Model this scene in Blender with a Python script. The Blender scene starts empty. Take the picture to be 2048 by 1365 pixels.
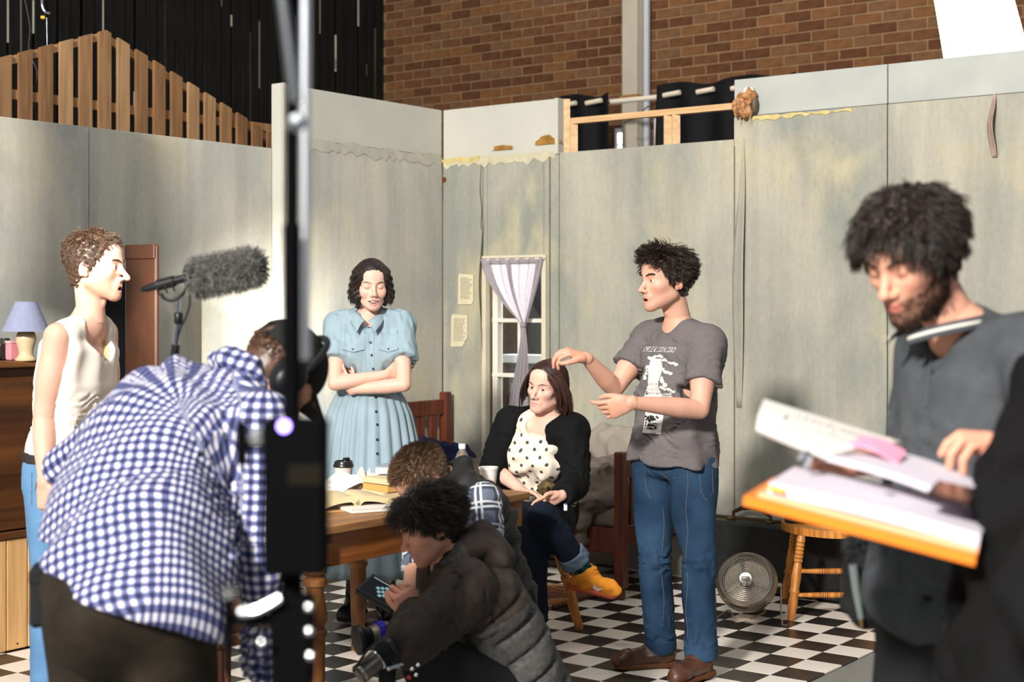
import bpy, math, random
import numpy as np
from mathutils import Vector, Matrix
from mathutils.bvhtree import BVHTree
C = bpy.context.scene.collection
SC = bpy.context.scene
rnd = random.Random(7)
RS = np.random.RandomState(5)
# ---------------------------------------------------------------- camera
F, HOR, CAMZ = 2934.0, 612.3, 1.52
cam_data = bpy.data.cameras.new('camera'); cam = bpy.data.objects.new('camera', cam_data); C.objects.link(cam)
cam.location = (0, 0, CAMZ); cam.rotation_euler = (math.pi/2, 0, 0)
cam_data.sensor_width = 36.0; cam_data.lens = F*36/2048; cam_data.shift_y = -(682.5-HOR)/2048
cam_data.clip_start = .05; cam_data.clip_end = 100
cam_data.dof.use_dof = True; cam_data.dof.focus_distance = 6.4; cam_data.dof.aperture_fstop = 2.8
SC.camera = cam
# ---------------------------------------------------------------- world, lights, exposure
SC.view_settings.view_transform = 'Standard'; SC.view_settings.look = 'None'
SC.view_settings.exposure = 0.36; SC.view_settings.gamma = 1.0; SC.view_settings.use_curve_mapping = False
wd = bpy.data.worlds.new('hall_air'); SC.world = wd; wd.use_nodes = True
wd.node_tree.nodes['Background'].inputs[0].default_value = (.78, .86, 1, 1)
wd.node_tree.nodes['Background'].inputs[1].default_value = .15
def lamp(name, kind, loc, target, power, col, size=1.0, sizey=None, spread=None):
    l = bpy.data.lights.new(name, kind); o = bpy.data.objects.new(name, l); C.objects.link(o)
    o.location = loc; d = Vector(target)-Vector(loc); o.rotation_euler = d.to_track_quat('-Z', 'Y').to_euler()
    l.energy = power; l.color = col
    if kind == 'AREA':
        l.shape = 'RECTANGLE'; l.size = size; l.size_y = sizey or size
        if spread: l.spread = spread
    elif kind == 'SPOT':
        l.shadow_soft_size = size; l.spot_size = spread; l.spot_blend = .5
    return o
lamp('key_lamp', 'AREA', (-4.2, -5.0, 6.0), (0, 6.8, 1.2), 2050, (1, .965, .91), .9, .9)
lamp('added_set_lamp', 'AREA', (-.9, 4.6, 5.0), (.5, 8.0, .9), 62, (1, .97, .92), 2.4, 1.6)  # added overhead soft light, brightens the set walls and floor
lamp('fill_lamp', 'AREA', (1.6, -4.5, 4.6), (.6, 6.5, 1.0), 62, (1, .97, .93), 3.0, 2.0)
lamp('added_window_spot', 'SPOT', (-2.0, -3.5, 4.6), (-1.3, 8.2, 1.45), 42000, (1, .97, .92), .015, spread=math.radians(26))  # added spot, stands in for sunlight through a window
lamp('hall_lamp', 'AREA', (1.5, 9.8, 6.0), (1.0, 12.5, 1.8), 42, (1, .88, .74), 3.0, 1.0)

# ---------------------------------------------------------------- helpers: placing
def V3(*a): return np.array(a, float)
def W(px, py, Y): return V3((px-1024)/F*Y, Y, CAMZ-(py-HOR)/F*Y)
def FL(px, py, z=0.0):
    Y = (CAMZ-z)*F/(py-HOR); return W(px, py, Y)
TH = math.radians(-36.93)
U = V3(math.cos(TH), math.sin(TH), 0)      # along the right flat, to the right and nearer
N = V3(-math.sin(TH), math.cos(TH), 0)     # along the left flat, away and to the right
Z = V3(0, 0, 1)
KOR = V3(-.442, 9.335, 0)                  # corner of the two set walls
def R(s, w, z=0): return KOR+U*s+N*w+Z*z   # room coordinates: s along right wall, w along left wall (negative = nearer)
def nrm(v): v = np.asarray(v, float); return v/np.linalg.norm(v)

# ---------------------------------------------------------------- helpers: materials
def mat(name, col, rough=.6, metal=0., var=.12, scale=6., bump=.0, bscale=60., attr=None, spec=.5, stretch=(1, 1, 1), rot=False, col2=None, sss=0, coat=0, emit=0, alpha=1, trans=0, detail=4):
    m = bpy.data.materials.new(name); m.use_nodes = True; nt = m.node_tree; b = nt.nodes['Principled BSDF']; L = nt.links
    b.inputs['Roughness'].default_value = rough; b.inputs['Metallic'].default_value = metal
    b.inputs['Specular IOR Level'].default_value = spec
    if rough >= .68 and not metal: b.inputs['Specular IOR Level'].default_value = min(spec, .10)
    if coat: b.inputs['Coat Weight'].default_value = coat
    if sss:
        b.inputs['Subsurface Weight'].default_value = sss; b.inputs['Subsurface Radius'].default_value = (.012, .005, .003); b.inputs['Subsurface Scale'].default_value = .6
    tc = nt.nodes.new('ShaderNodeTexCoord'); mp = nt.nodes.new('ShaderNodeMapping'); mp.inputs['Scale'].default_value = stretch
    if rot:
        m0 = nt.nodes.new('ShaderNodeMapping'); m0.inputs['Rotation'].default_value = (0, 0, math.radians(36.93)); L.new(tc.outputs['Object'], m0.inputs[0]); L.new(m0.outputs[0], mp.inputs[0])
    else: L.new(tc.outputs['Object'], mp.inputs[0])
    c4 = (*col, 1)
    if var or col2:
        nz = nt.nodes.new('ShaderNodeTexNoise'); nz.inputs['Scale'].default_value = scale; nz.inputs['Detail'].default_value = detail; L.new(mp.outputs[0], nz.inputs['Vector'])
        rp = nt.nodes.new('ShaderNodeValToRGB'); L.new(nz.outputs[0], rp.inputs[0])
        lo = col2 if col2 else tuple(x*(1-var) for x in col); hi = col if col2 else tuple(min(1, x*(1+var)) for x in col)
        rp.color_ramp.elements[0].position = .32; rp.color_ramp.elements[1].position = .68
        rp.color_ramp.elements[0].color = (*lo, 1); rp.color_ramp.elements[1].color = (*hi, 1)
        out = rp.outputs[0]
        if attr:
            at = nt.nodes.new('ShaderNodeAttribute'); at.attribute_name = attr
            mx = nt.nodes.new('ShaderNodeMix'); mx.data_type = 'RGBA'; mx.blend_type = 'MULTIPLY'; mx.inputs[0].default_value = 1
            L.new(out, mx.inputs[6]); L.new(at.outputs[0], mx.inputs[7]); out = mx.outputs[2]
        L.new(out, b.inputs['Base Color'])
    elif attr:
        at = nt.nodes.new('ShaderNodeAttribute'); at.attribute_name = attr; L.new(at.outputs[0], b.inputs['Base Color'])
    else: b.inputs['Base Color'].default_value = c4
    if bump:
        n2 = nt.nodes.new('ShaderNodeTexNoise'); n2.inputs['Scale'].default_value = bscale; n2.inputs['Detail'].default_value = 3; L.new(mp.outputs[0], n2.inputs['Vector'])
        bp = nt.nodes.new('ShaderNodeBump'); bp.inputs['Strength'].default_value = bump; bp.inputs['Distance'].default_value = .01; L.new(n2.outputs[0], bp.inputs['Height']); L.new(bp.outputs[0], b.inputs['Normal'])
    if emit: b.inputs['Emission Color'].default_value = c4; b.inputs['Emission Strength'].default_value = emit
    if trans: b.inputs['Transmission Weight'].default_value = trans
    if alpha < 1: b.inputs['Alpha'].default_value = alpha
    return m
def srgb(r, g, b): return tuple(((x/255)/12.92 if x/255 < .04045 else ((x/255+.055)/1.055)**2.4) for x in (r, g, b))
def wood(name, c1, c2, rough=.5, axis=0, scale=3., bump=.15):
    s = [14, 14, 14]; s[axis] = 1.0
    return mat(name, c1, rough, col2=c2, scale=scale, stretch=tuple(s), rot=True, bump=bump, bscale=scale*3, detail=6)

# ---------------------------------------------------------------- helpers: objects
ORG = {}
def mesh_obj(name, V, faces, m, parent=None, loc=None, smooth=False, uv=None, col=None, sharp=None):
    """one mesh object from world-space vertices; loc = its origin"""
    V = np.asarray(V, float).reshape(-1, 3)
    me = bpy.data.meshes.new(name)
    if isinstance(faces, np.ndarray):
        nf, k = faces.shape
        base = ORG[parent.name] if parent else (np.asarray(loc, float) if loc is not None else np.zeros(3))
        me.vertices.add(len(V)); me.vertices.foreach_set('co', (V-base).ravel())
        me.loops.add(nf*k); me.loops.foreach_set('vertex_index', faces.ravel().astype(np.int32))
        me.polygons.add(nf); me.polygons.foreach_set('loop_start', np.arange(0, nf*k, k, dtype=np.int32))
        try: me.polygons.foreach_set('loop_total', np.full(nf, k, np.int32))
        except Exception: pass
        me.update(calc_edges=True)
    else:
        base = ORG[parent.name] if parent else (np.asarray(loc, float) if loc is not None else np.zeros(3))
        me.from_pydata((V-base).tolist(), [], faces); me.update()
    if smooth is True: me.polygons.foreach_set('use_smooth', np.ones(len(me.polygons), bool))
    if smooth == 'auto':
        me.polygons.foreach_set('use_smooth', np.ones(len(me.polygons), bool)); me.set_sharp_from_angle(angle=math.radians(38))
    lv = None
    if uv is not None:
        lv = np.empty(len(me.loops), np.int32); me.loops.foreach_get('vertex_index', lv)
        u = me.uv_layers.new(name='uv'); u.data.foreach_set('uv', np.asarray(uv, np.float32)[lv].ravel())
    if col is not None:
        a = me.color_attributes.new('Col', 'FLOAT_COLOR', 'POINT'); c = np.ones((len(V), 4), np.float32); c[:, :3] = col; a.data.foreach_set('color', c.ravel())
    if isinstance(m, (list, tuple)):
        for q in m: me.materials.append(q)
    elif m: me.materials.append(m)
    o = bpy.data.objects.new(name, me); C.objects.link(o)
    if parent is not None:
        o.parent = parent; ORG[o.name] = base
    else:
        o.location = base; ORG[o.name] = base
    return o
def tag(o, label=None, cat=None, group=None, kind=None):
    if label: o['label'] = label
    if cat: o['category'] = cat
    if group: o['group'] = group
    if kind: o['kind'] = kind
    return o
def thing(name, label, cat, loc=(0, 0, 0), group=None, kind=None):
    o = bpy.data.objects.new(name, None); C.objects.link(o); o.location = loc; o.empty_display_size = .1
    ORG[o.name] = np.asarray(loc, float); return tag(o, label, cat, group, kind)
def copy_tree(o, parent=None, delta=None, label=None):
    c = o.copy(); C.objects.link(c)
    ORG[c.name] = ORG[o.name]
    if parent is not None: c.parent = parent
    if delta is not None: c.location = np.asarray(o.location)+delta; ORG[c.name] = ORG[o.name]+delta
    if label: c['label'] = label
    for ch in o.children: copy_tree(ch, c)
    return c

class MB:
    def __init__(s): s.v = []; s.f = []
    def add(s, v, f):
        n = len(s.v); s.v += [tuple(map(float, p)) for p in v]; s.f += [tuple(i+n for i in q) for q in f]; return s
    def box(s, c, half, ax=None, ch=0.0):
        ax = ax if ax is not None else (V3(1, 0, 0), V3(0, 1, 0), Z); c = np.asarray(c, float); h = half
        if not ch:
            v = [c+ax[0]*h[0]*i+ax[1]*h[1]*j+ax[2]*h[2]*k for k in (-1, 1) for j in (-1, 1) for i in (-1, 1)]
            return s.add(v, [(0, 2, 3, 1), (4, 5, 7, 6), (0, 1, 5, 4), (2, 6, 7, 3), (0, 4, 6, 2), (1, 3, 7, 5)])
        ch = min(ch, min(h)*.9); v = []; idx = {}
        for i in (-1, 1):
            for j in (-1, 1):
                for k in (-1, 1):
                    for a in range(3):
                        hh = [h[0]-ch, h[1]-ch, h[2]-ch]; hh[a] = h[a]
                        idx[(i, j, k, a)] = len(v); v.append(c+ax[0]*hh[0]*i+ax[1]*hh[1]*j+ax[2]*hh[2]*k)
        f = []
        for a in range(3):
            b, d = [(1, 2), (2, 0), (0, 1)][a]
            for sg in (-1, 1):
                q = []
                for (p, r) in ((-1, -1), (1, -1), (1, 1), (-1, 1)):
                    t = [0, 0, 0]; t[a] = sg; t[b] = p; t[d] = r; q.append(idx[(*t, a)])
                f.append(tuple(q if sg > 0 else q[::-1]))
        for a in range(3):
            b, d = [(1, 2), (2, 0), (0, 1)][a]
            for p in (-1, 1):
                for r in (-1, 1):
                    t0 = [0, 0, 0]; t1 = [0, 0, 0]; t0[a] = -1; t1[a] = 1; t0[b] = t1[b] = p; t0[d] = t1[d] = r
                    q = [idx[(*t0, b)], idx[(*t1, b)], idx[(*t1, d)], idx[(*t0, d)]]
                    f.append(tuple(q if p*r < 0 else q[::-1]))
        for i in (-1, 1):
            for j in (-1, 1):
                for k in (-1, 1):
                    q = [idx[(i, j, k, a)] for a in range(3)]; f.append(tuple(q if i*j*k > 0 else q[::-1]))
        return s.add(v, f)
    def bar(s, a, b, w, h, up=None, ch=0.0):
        a = np.asarray(a, float); b = np.asarray(b, float); d = b-a; L = np.linalg.norm(d); d = d/L
        up = np.asarray(up if up is not None else (Z if abs(d[2]) < .95 else V3(1, 0, 0)), float)
        x = nrm(np.cross(up, d)); y = np.cross(d, x)
        return s.box((a+b)/2, (w/2, h/2, L/2), (x, y, d), ch)
    def tube(s, P, r, n=8, cap=True):
        P = np.asarray(P, float); m = len(P); r = np.broadcast_to(np.asarray(r, float), (m,))
        T = np.gradient(P, axis=0); T /= np.linalg.norm(T, axis=1)[:, None]+1e-12
        x = np.cross(T[0], Z); 
        if np.linalg.norm(x) < .1: x = np.cross(T[0], V3(0, 1, 0))
        x = nrm(x); v = []
        for i in range(m):
            x = nrm(x-T[i]*np.dot(x, T[i])); y = np.cross(T[i], x)
            for k in range(n):
                a = 2*math.pi*k/n; v.append(P[i]+(x*math.cos(a)+y*math.sin(a))*r[i])
        f = [(i*n+k, i*n+(k+1) % n, (i+1)*n+(k+1) % n, (i+1)*n+k) for i in range(m-1) for k in range(n)]
        if cap: f += [tuple(range(n))[::-1], tuple((m-1)*n+k for k in range(n))]
        return s.add(v, f)
    def cyl(s, a, b, ra, rb=None, n=16): return s.tube([a, b], [ra, ra if rb is None else rb], n)
    def lathe(s, prof, c, ax=None, n=24, x=None):
        ax = nrm(ax if ax is not None else Z); x = nrm(np.cross(ax, V3(.31, .77, .13))) if x is None else nrm(x); y = np.cross(ax, x); v = []
        for (r, h) in prof:
            for k in range(n):
                a = 2*math.pi*k/n; v.append(np.asarray(c)+ax*h+(x*math.cos(a)+y*math.sin(a))*r)
        m = len(prof); f = [(i*n+k, i*n+(k+1) % n, (i+1)*n+(k+1) % n, (i+1)*n+k) for i in range(m-1) for k in range(n)]
        if prof[0][0] > 1e-4: f.append(tuple(range(n))[::-1])
        if prof[-1][0] > 1e-4: f.append(tuple((m-1)*n+k for k in range(n)))
        return s.add(v, f)
    def prism(s, poly, o, x, y, t):
        """poly of 2-D points in plane (x,y) at o, extruded by +/- t/2 along x cross y"""
        n = len(poly); z = nrm(np.cross(x, y)); v = [np.asarray(o)+x*p+y*q+z*t*k for k in (-.5, .5) for (p, q) in poly]
        f = [tuple(range(n))[::-1], tuple(range(n, 2*n))]+[(i, (i+1) % n, n+(i+1) % n, n+i) for i in range(n)]
        return s.add(v, f)
    def grid(s, fn, nu, nv, thick=0.0, closed_u=False):
        """surface patch fn(u,v)->point, given thickness along its normal"""
        P = np.array([[fn(i/(nu-1), j/(nv-1)) for j in range(nv)] for i in range(nu)])
        du = np.gradient(P, axis=0); dv = np.gradient(P, axis=1); nn = np.cross(du, dv); nn /= np.linalg.norm(nn, axis=2)[..., None]+1e-12
        A = P.reshape(-1, 3); q = lambda i, j: i*nv+j
        f = [(q(i, j), q(i+1, j), q(i+1, j+1), q(i, j+1)) for i in range(nu-1) for j in range(nv-1)]
        if not thick: return s.add(A, f)
        B = (P-nn*thick).reshape(-1, 3); M = len(A)
        f += [tuple(k+M for k in t[::-1]) for t in f[:]]
        for i in range(nu-1): f += [(q(i+1, 0), q(i, 0), q(i, 0)+M, q(i+1, 0)+M), (q(i, nv-1), q(i+1, nv-1), q(i+1, nv-1)+M, q(i, nv-1)+M)]
        for j in range(nv-1): f += [(q(0, j), q(0, j+1), q(0, j+1)+M, q(0, j)+M), (q(nu-1, j+1), q(nu-1, j), q(nu-1, j)+M, q(nu-1, j+1)+M)]
        return s.add(np.vstack([A, B]), f)
    def ob(s, name, m, parent=None, loc=None, smooth=False, label=None):
        if parent is None and loc is None: loc = np.array(s.v).mean(0)
        o = mesh_obj(name, s.v, s.f, m, parent, loc, smooth)
        if label: o['label'] = label
        return o
# ---------------------------------------------------------------- signed-distance modelling (bodies, clothes, soft things)
class Prim:
    def __init__(s, fn, lo, hi): s.fn, s.lo, s.hi = fn, np.asarray(lo), np.asarray(hi)
def rc(a, b, ra, rb=None, e=0.0):
    a = np.asarray(a, float); b = np.asarray(b, float); rb = ra if rb is None else rb; ra += e; rb += e
    ba = b-a; L2 = max(ba@ba, 1e-9)
    def fn(P):
        pa = P-a; t = np.clip((pa@ba)/L2, 0, 1); return np.linalg.norm(pa-t[..., None]*ba, axis=-1)-(ra+(rb-ra)*t)
    r = max(ra, rb); return Prim(fn, np.minimum(a, b)-r, np.maximum(a, b)+r)
def ell(c, rad, ax=None, e=0.0):
    c = np.asarray(c, float); rad = np.asarray(rad, float)+e; A = np.array(ax if ax is not None else np.eye(3), float)
    def fn(P):
        q = (P-c)@A.T; k0 = np.linalg.norm(q/rad, axis=-1); k1 = np.linalg.norm(q/rad**2, axis=-1)+1e-9; return k0*(k0-1)/k1
    ext = np.sqrt(((A*rad[:, None])**2).sum(0)); return Prim(fn, c-ext, c+ext)
def rbox(c, half, ax=None, r=.01, e=0.0):
    c = np.asarray(c, float); h = np.asarray(half, float)+e-r; A = np.array(ax if ax is not None else np.eye(3), float)
    def fn(P):
        q = np.abs((P-c)@A.T)-h; return np.linalg.norm(np.maximum(q, 0), axis=-1)+np.minimum(q.max(-1), 0)-r
    ext = (np.abs(A)*(h+r)[:, None]).sum(0); return Prim(fn, c-ext, c+ext)
def loft(st, e=0.0, n=2.4, cap=.6):
    """st: list of (centre, lateral axis, half width, half depth)"""
    S = [(np.asarray(c, float), nrm(l), w+e, d+e) for c, l, w, d in st]
    def fn(P):
        D = np.full(P.shape[:-1], 9.0)
        for i in range(len(S)-1):
            c0, l0, w0, d0 = S[i]; c1, l1, w1, d1 = S[i+1]; ax = c1-c0; L2 = ax@ax; u = ax/math.sqrt(L2)
            q = P-c0; t = np.clip((q@ax)/L2, 0, 1)
            lat = nrm((l0+l1)/2); lat = nrm(lat-u*(lat@u)); fr = np.cross(u, lat)
            r = q-t[..., None]*ax; x = np.abs(r@lat); y = np.abs(r@fr); z = np.abs(r@u)
            w = w0+(w1-w0)*t; d = d0+(d1-d0)*t; m = np.minimum(w, d)
            k = ((x/w)**n+(y/d)**n+(z/(m*cap))**n)**(1/n)
            D = np.minimum(D, (k-1)*m)
        return D
    big = max(max(w, d) for _, _, w, d in S); Cs = np.array([s_[0] for s_ in S]); return Prim(fn, Cs.min(0)-big, Cs.max(0)+big)
def chain(pts, rad, e=0.0):
    ps = [rc(pts[i], pts[i+1], rad[i], rad[i+1], e) for i in range(len(pts)-1)]
    def fn(P):
        D = ps[0].fn(P)
        for p in ps[1:]: D = np.minimum(D, p.fn(P))
        return D
    return Prim(fn, np.min([p.lo for p in ps], 0), np.max([p.hi for p in ps], 0))
class Sdf:
    def __init__(s, k=.02): s.ops = []; s.k = k; s.post = []
    def add(s, *prims, k=None):
        for p in prims: s.ops.append(('+', p, s.k if k is None else k))
        return s
    def sub(s, *prims, k=.008):
        for p in prims: s.ops.append(('-', p, k))
        return s
    def cut(s, point, normal, k=.0):
        """removes the half space on the normal's side"""
        s.ops.append(('c', (np.asarray(point, float), nrm(normal)), k)); return s
    def cutfn(s, fn): s.ops.append(('f', fn, 0)); return s
    def disp(s, fn): s.post.append(fn); return s
    def eval(s, P):
        D = np.full(P.shape[:-1], 9.0)
        for op, p, k in s.ops: D = s._op(D, op, p, k, P)
        return D
    @staticmethod
    def _op(D, op, p, k, P):
        if op == '+':
            d = p.fn(P)
            if k: h = np.clip(.5+.5*(D-d)/k, 0, 1); return D*(1-h)+d*h-k*h*(1-h)
            return np.minimum(D, d)
        if op == '-':
            d = p.fn(P)
            if k: h = np.clip(.5-.5*(D+d)/k, 0, 1); return D*(1-h)-d*h+k*h*(1-h)
            return np.maximum(D, -d)
        if op == 'c': return np.maximum(D, (P-p[0])@p[1])
        return np.maximum(D, p(P))
    def mesh(s, res, lo=None, hi=None, pad=None):
        pad = res*2.5+.02 if pad is None else pad
        pr = [o[1] for o in s.ops if o[0] == '+']
        l = np.min([p.lo for p in pr], 0)-pad if lo is None else np.asarray(lo, float)
        h = np.max([p.hi for p in pr], 0)+pad if hi is None else np.asarray(hi, float)
        n = np.ceil((h-l)/res).astype(int)+1
        D = np.full(n, 9.0, np.float32)
        ax = [l[i]+np.arange(n[i])*res for i in range(3)]
        for op, p, k in s.ops:
            if op in '+-':
                a = np.clip(np.floor((p.lo-l-k-res*2-.012)/res).astype(int), 0, n); b = np.clip(np.ceil((p.hi-l+k+res*2+.012)/res).astype(int)+1, 0, n)
                if (b <= a).any(): continue
            else: a = np.zeros(3, int); b = n
            sl = tuple(slice(a[i], b[i]) for i in range(3))
            P = np.stack(np.meshgrid(*[ax[i][sl[i]] for i in range(3)], indexing='ij'), -1)
            D[sl] = s._op(D[sl], op, p, k, P)
        if s.post:
            near = np.abs(D) < res*2+.03; idx = np.argwhere(near); P = l+idx*res
            for fn in s.post: D[near] = D[near]+fn(P)
        return nets(D, l, res)
OFF = np.array([(i, j, k) for i in (0, 1) for j in (0, 1) for k in (0, 1)])
EDG = [(a, b) for a in range(8) for b in range(a+1, 8) if np.abs(OFF[a]-OFF[b]).sum() == 1]
def nets(D, lo, res):
    S = D < 0; n = np.array(D.shape)-1
    cnt = np.zeros(n, np.int8)
    for o in OFF: cnt += S[o[0]:o[0]+n[0], o[1]:o[1]+n[1], o[2]:o[2]+n[2]]
    idx = np.argwhere((cnt > 0) & (cnt < 8))
    cv = np.stack([D[tuple((idx+o).T)] for o in OFF], 1); pos = np.zeros((len(idx), 3)); c = np.zeros(len(idx))
    for a, b in EDG:
        x = (cv[:, a] < 0) != (cv[:, b] < 0); t = np.where(x, cv[:, a]/np.where(x, cv[:, a]-cv[:, b], 1), 0)
        pos += np.where(x[:, None], OFF[a]+t[:, None]*(OFF[b]-OFF[a]), 0); c += x
    V = lo+(idx+pos/np.maximum(c, 1)[:, None])*res
    M = np.full(n, -1, np.int32); M[tuple(idx.T)] = np.arange(len(idx)); F_ = []
    for a in range(3):
        b, d = (a+1) % 3, (a+2) % 3; e = np.zeros(3, int); e[a] = 1
        s0 = [slice(None)]*3; s1 = [slice(None)]*3; s0[a] = slice(0, -1); s1[a] = slice(1, None)
        for x in (b, d): s0[x] = s1[x] = slice(1, -1)
        A = S[tuple(s0)]; B = S[tuple(s1)]; w = np.argwhere(A != B)
        if not len(w): continue
        inside = A[tuple(w.T)]; w = w.copy(); w[:, b] += 1; w[:, d] += 1
        eb = np.zeros(3, int); eb[b] = 1; ed = np.zeros(3, int); ed[d] = 1
        q = np.stack([M[tuple((w-eb-ed).T)], M[tuple((w-ed).T)], M[tuple(w.T)], M[tuple((w-eb).T)]], 1)
        q[~inside] = q[~inside][:, ::-1]; F_.append(q)
    Fc = np.vstack(F_) if F_ else np.zeros((0, 4), np.int32)
    return V, Fc[(Fc >= 0).all(1)]
def join(*ms):
    Vs, Fs, n = [], [], 0
    for v, f in ms: Vs.append(v); Fs.append(f+n); n += len(v)
    return np.vstack(Vs), np.vstack(Fs)
def waves(seed, lam, amp, n=7, aniso=None):
    """smooth pseudo-noise: a few plane waves of wavelengths about lam"""
    r = np.random.RandomState(seed); K = r.normal(size=(n, 3)); K /= np.linalg.norm(K, axis=1)[:, None]
    if aniso is not None: K = K*np.asarray(aniso); K /= np.linalg.norm(K, axis=1)[:, None]
    K *= 2*math.pi/(lam*r.uniform(.6, 1.5, n))[:, None]; ph = r.uniform(0, 6.28, n); a = amp/math.sqrt(n)*1.4
    return lambda P: a*np.sin(P@K.T+ph).sum(-1)
def folds(pts, lam, amp, seed=0, where=None, sharp=1.0):
    """creases across a limb: rings along the polyline pts, wobbling, strong where where(t)~1"""
    pts = np.asarray(pts, float); wob = waves(seed, .12, .35*lam); rip = waves(seed+9, .07, .8)
    ax = nrm(pts[-1]-pts[0]); L = np.linalg.norm(pts[-1]-pts[0])
    def fn(P):
        s_ = (P-pts[0])@ax; q = s_+wob(P)*2.2; t = s_/L
        line = pts[0]+np.clip(s_, 0, L)[..., None]*ax; rad = np.linalg.norm(P-line, axis=-1)
        m = np.exp(-np.clip(rad-.16, 0, 1)*30)*((t > -.1) & (t < 1.12))
        if where: m = m*where(t)
        return amp*m*np.sin(2*math.pi*q/lam)*np.clip(.5+.5*rip(P), 0, 1)
    return fn
# ---------------------------------------------------------------- people toolkit
def frame(fwd, up=(0, 0, 1), roll=0.0):
    """columns: left, forward, up of a head or body looking along fwd"""
    f = nrm(fwd); l = nrm(np.cross(np.asarray(up, float), f)); u = np.cross(f, l)
    if roll: c, s_ = math.cos(roll), math.sin(roll); l, u = l*c+u*s_, u*c-l*s_
    return np.stack([l, f, u], 1)
def look(yaw, pitch=0, roll=0):
    """yaw 0 = facing the camera (-Y), positive turns to the right of the picture; pitch positive looks down"""
    y = math.radians(yaw); p = math.radians(pitch)
    return frame((math.sin(y)*math.cos(p), -math.cos(y)*math.cos(p), -math.sin(p)), (math.sin(y)*math.sin(p), -math.cos(y)*math.sin(p), math.cos(p)), math.radians(roll))
CR = (np.array([0, -.010, .036]), np.array([.0755, .097, .085]))       # cranium: centre, radii
def head_sdf(mouth='closed', nose=1.0, fem=False, jaw=1.0, eyes='open', stub=0):
    S = Sdf(k=.022)
    S.add(ell(*CR)); S.add(ell((0, .026, -.028), (.060*jaw, .066, .080)), k=.03)
    for s in (-1, 1):
        S.add(rc((s*.052*jaw, .000, -.058), (s*.017, .070, -.096 if not fem else -.092), .019, .018), k=.03)
        S.add(ell((s*.043, .056, -.020), (.020, .022, .018)), k=.025)
        S.add(rc((s*.010, .083, .016), (s*.042, .066, .018), .012 if not fem else .009, .011), k=.02)
    S.add(ell((0, .080, -.101 if not fem else -.098), (.018, .016, .015)), k=.022)
    S.add(ell((0, .070, .055), (.045, .02, .03)), k=.03)
    for s in (-1, 1): S.sub(ell((s*.031, .100, .000), (.018, .018, .012)), k=.018)
    n = nose
    S.add(rc((0, .084, .008), (0, .098+.012*n, -.030), .0075, .0095), k=.012)
    S.add(ell((0, .103+.011*n, -.037), (.011, .011, .009)), k=.008)
    for s in (-1, 1): S.add(ell((s*.0125, .098, -.041), (.0085, .012, .0075)), k=.007); S.sub(ell((s*.006, .105, -.0475), (.0035, .006, .004)), k=.003)
    S.add(ell((0, .086, -.066), (.026, .014, .02)), k=.014)
    if mouth == 'closed':
        S.add(chain([(-.022, .086, -.0685), (-.008, .098, -.0645), (0, .0985, -.0655), (.008, .098, -.0645), (.022, .086, -.0685)], [.003, .005, .0048, .005, .003]), k=.005)
        S.add(chain([(-.020, .086, -.0715), (0, .0965, -.0765), (.020, .086, -.0715)], [.003, .006, .003]), k=.005)
        S.sub(chain([(-.024, .092, -.0695), (0, .106, -.0705), (.024, .092, -.0695)], [.0012, .0016, .0012]), k=.003)
    else:
        o = .006 if mouth == 'open' else .0045; w = .018 if mouth == 'open' else .028; up = 0 if mouth == 'open' else .008
        S.add(chain([(-w, .084, -.069+up), (0, .0985, -.0645), (w, .084, -.069+up)], [.003, .005, .003]), k=.005)
        S.add(chain([(-w, .084, -.071+up), (0, .0945, -.0735-2*o), (w, .084, -.071+up)], [.003, .006, .003]), k=.005)
        if mouth == 'open': S.sub(ell((0, .092, -.0695-o), (w*.92, .022, o)), k=.003)
        else: S.sub(ell((0, .092, -.0735), (.015, .022, .0058)), ell((.014, .086, -.0705), (.012, .022, .0042)), ell((-.014, .086, -.0705), (.012, .022, .0042)), k=.003)
        if mouth == 'smile':
            for s in (-1, 1): S.add(ell((s*.040, .062, -.036), (.018, .016, .015)), k=.018)
    for s in (-1, 1):
        e = np.array([s*.031, .0745, .000])
        if eyes == 'open':
            lid = ell(e, (.0150, .0145, .0145)); ap = ell(e+[s*.001, .012, -.0005], (.0132, .012, .0058))
            S.add(Prim(lambda P, a=lid, b=ap: np.maximum(a.fn(P), -b.fn(P)), lid.lo, lid.hi), k=.003)
        else:
            S.add(ell(e+[0, .001, 0], (.0152, .0145, .013)), k=.006)
            S.sub(chain([e+[-.013, .011, -.003], e+[0, .0165, -.0055], e+[.013, .011, -.003]], [.0012]*3), k=.002)
        A = frame((s*.25, -.1, .05)); ec = np.array([s*.0755, -.012, -.008]); ax = np.stack([nrm((1, s*.35, 0)), nrm((-s*.35, 1, -.25)), nrm((0, .25, 1))])
        S.add(ell(ec, (.0075, .017, .031), ax), k=.006); S.sub(ell(ec+[s*.008, .003, .002], (.006, .009, .018), ax), k=.004)
        S.add(ell(ec+[s*.001, .009, -.024], (.006, .008, .009), ax), k=.005)
    return S
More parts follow.
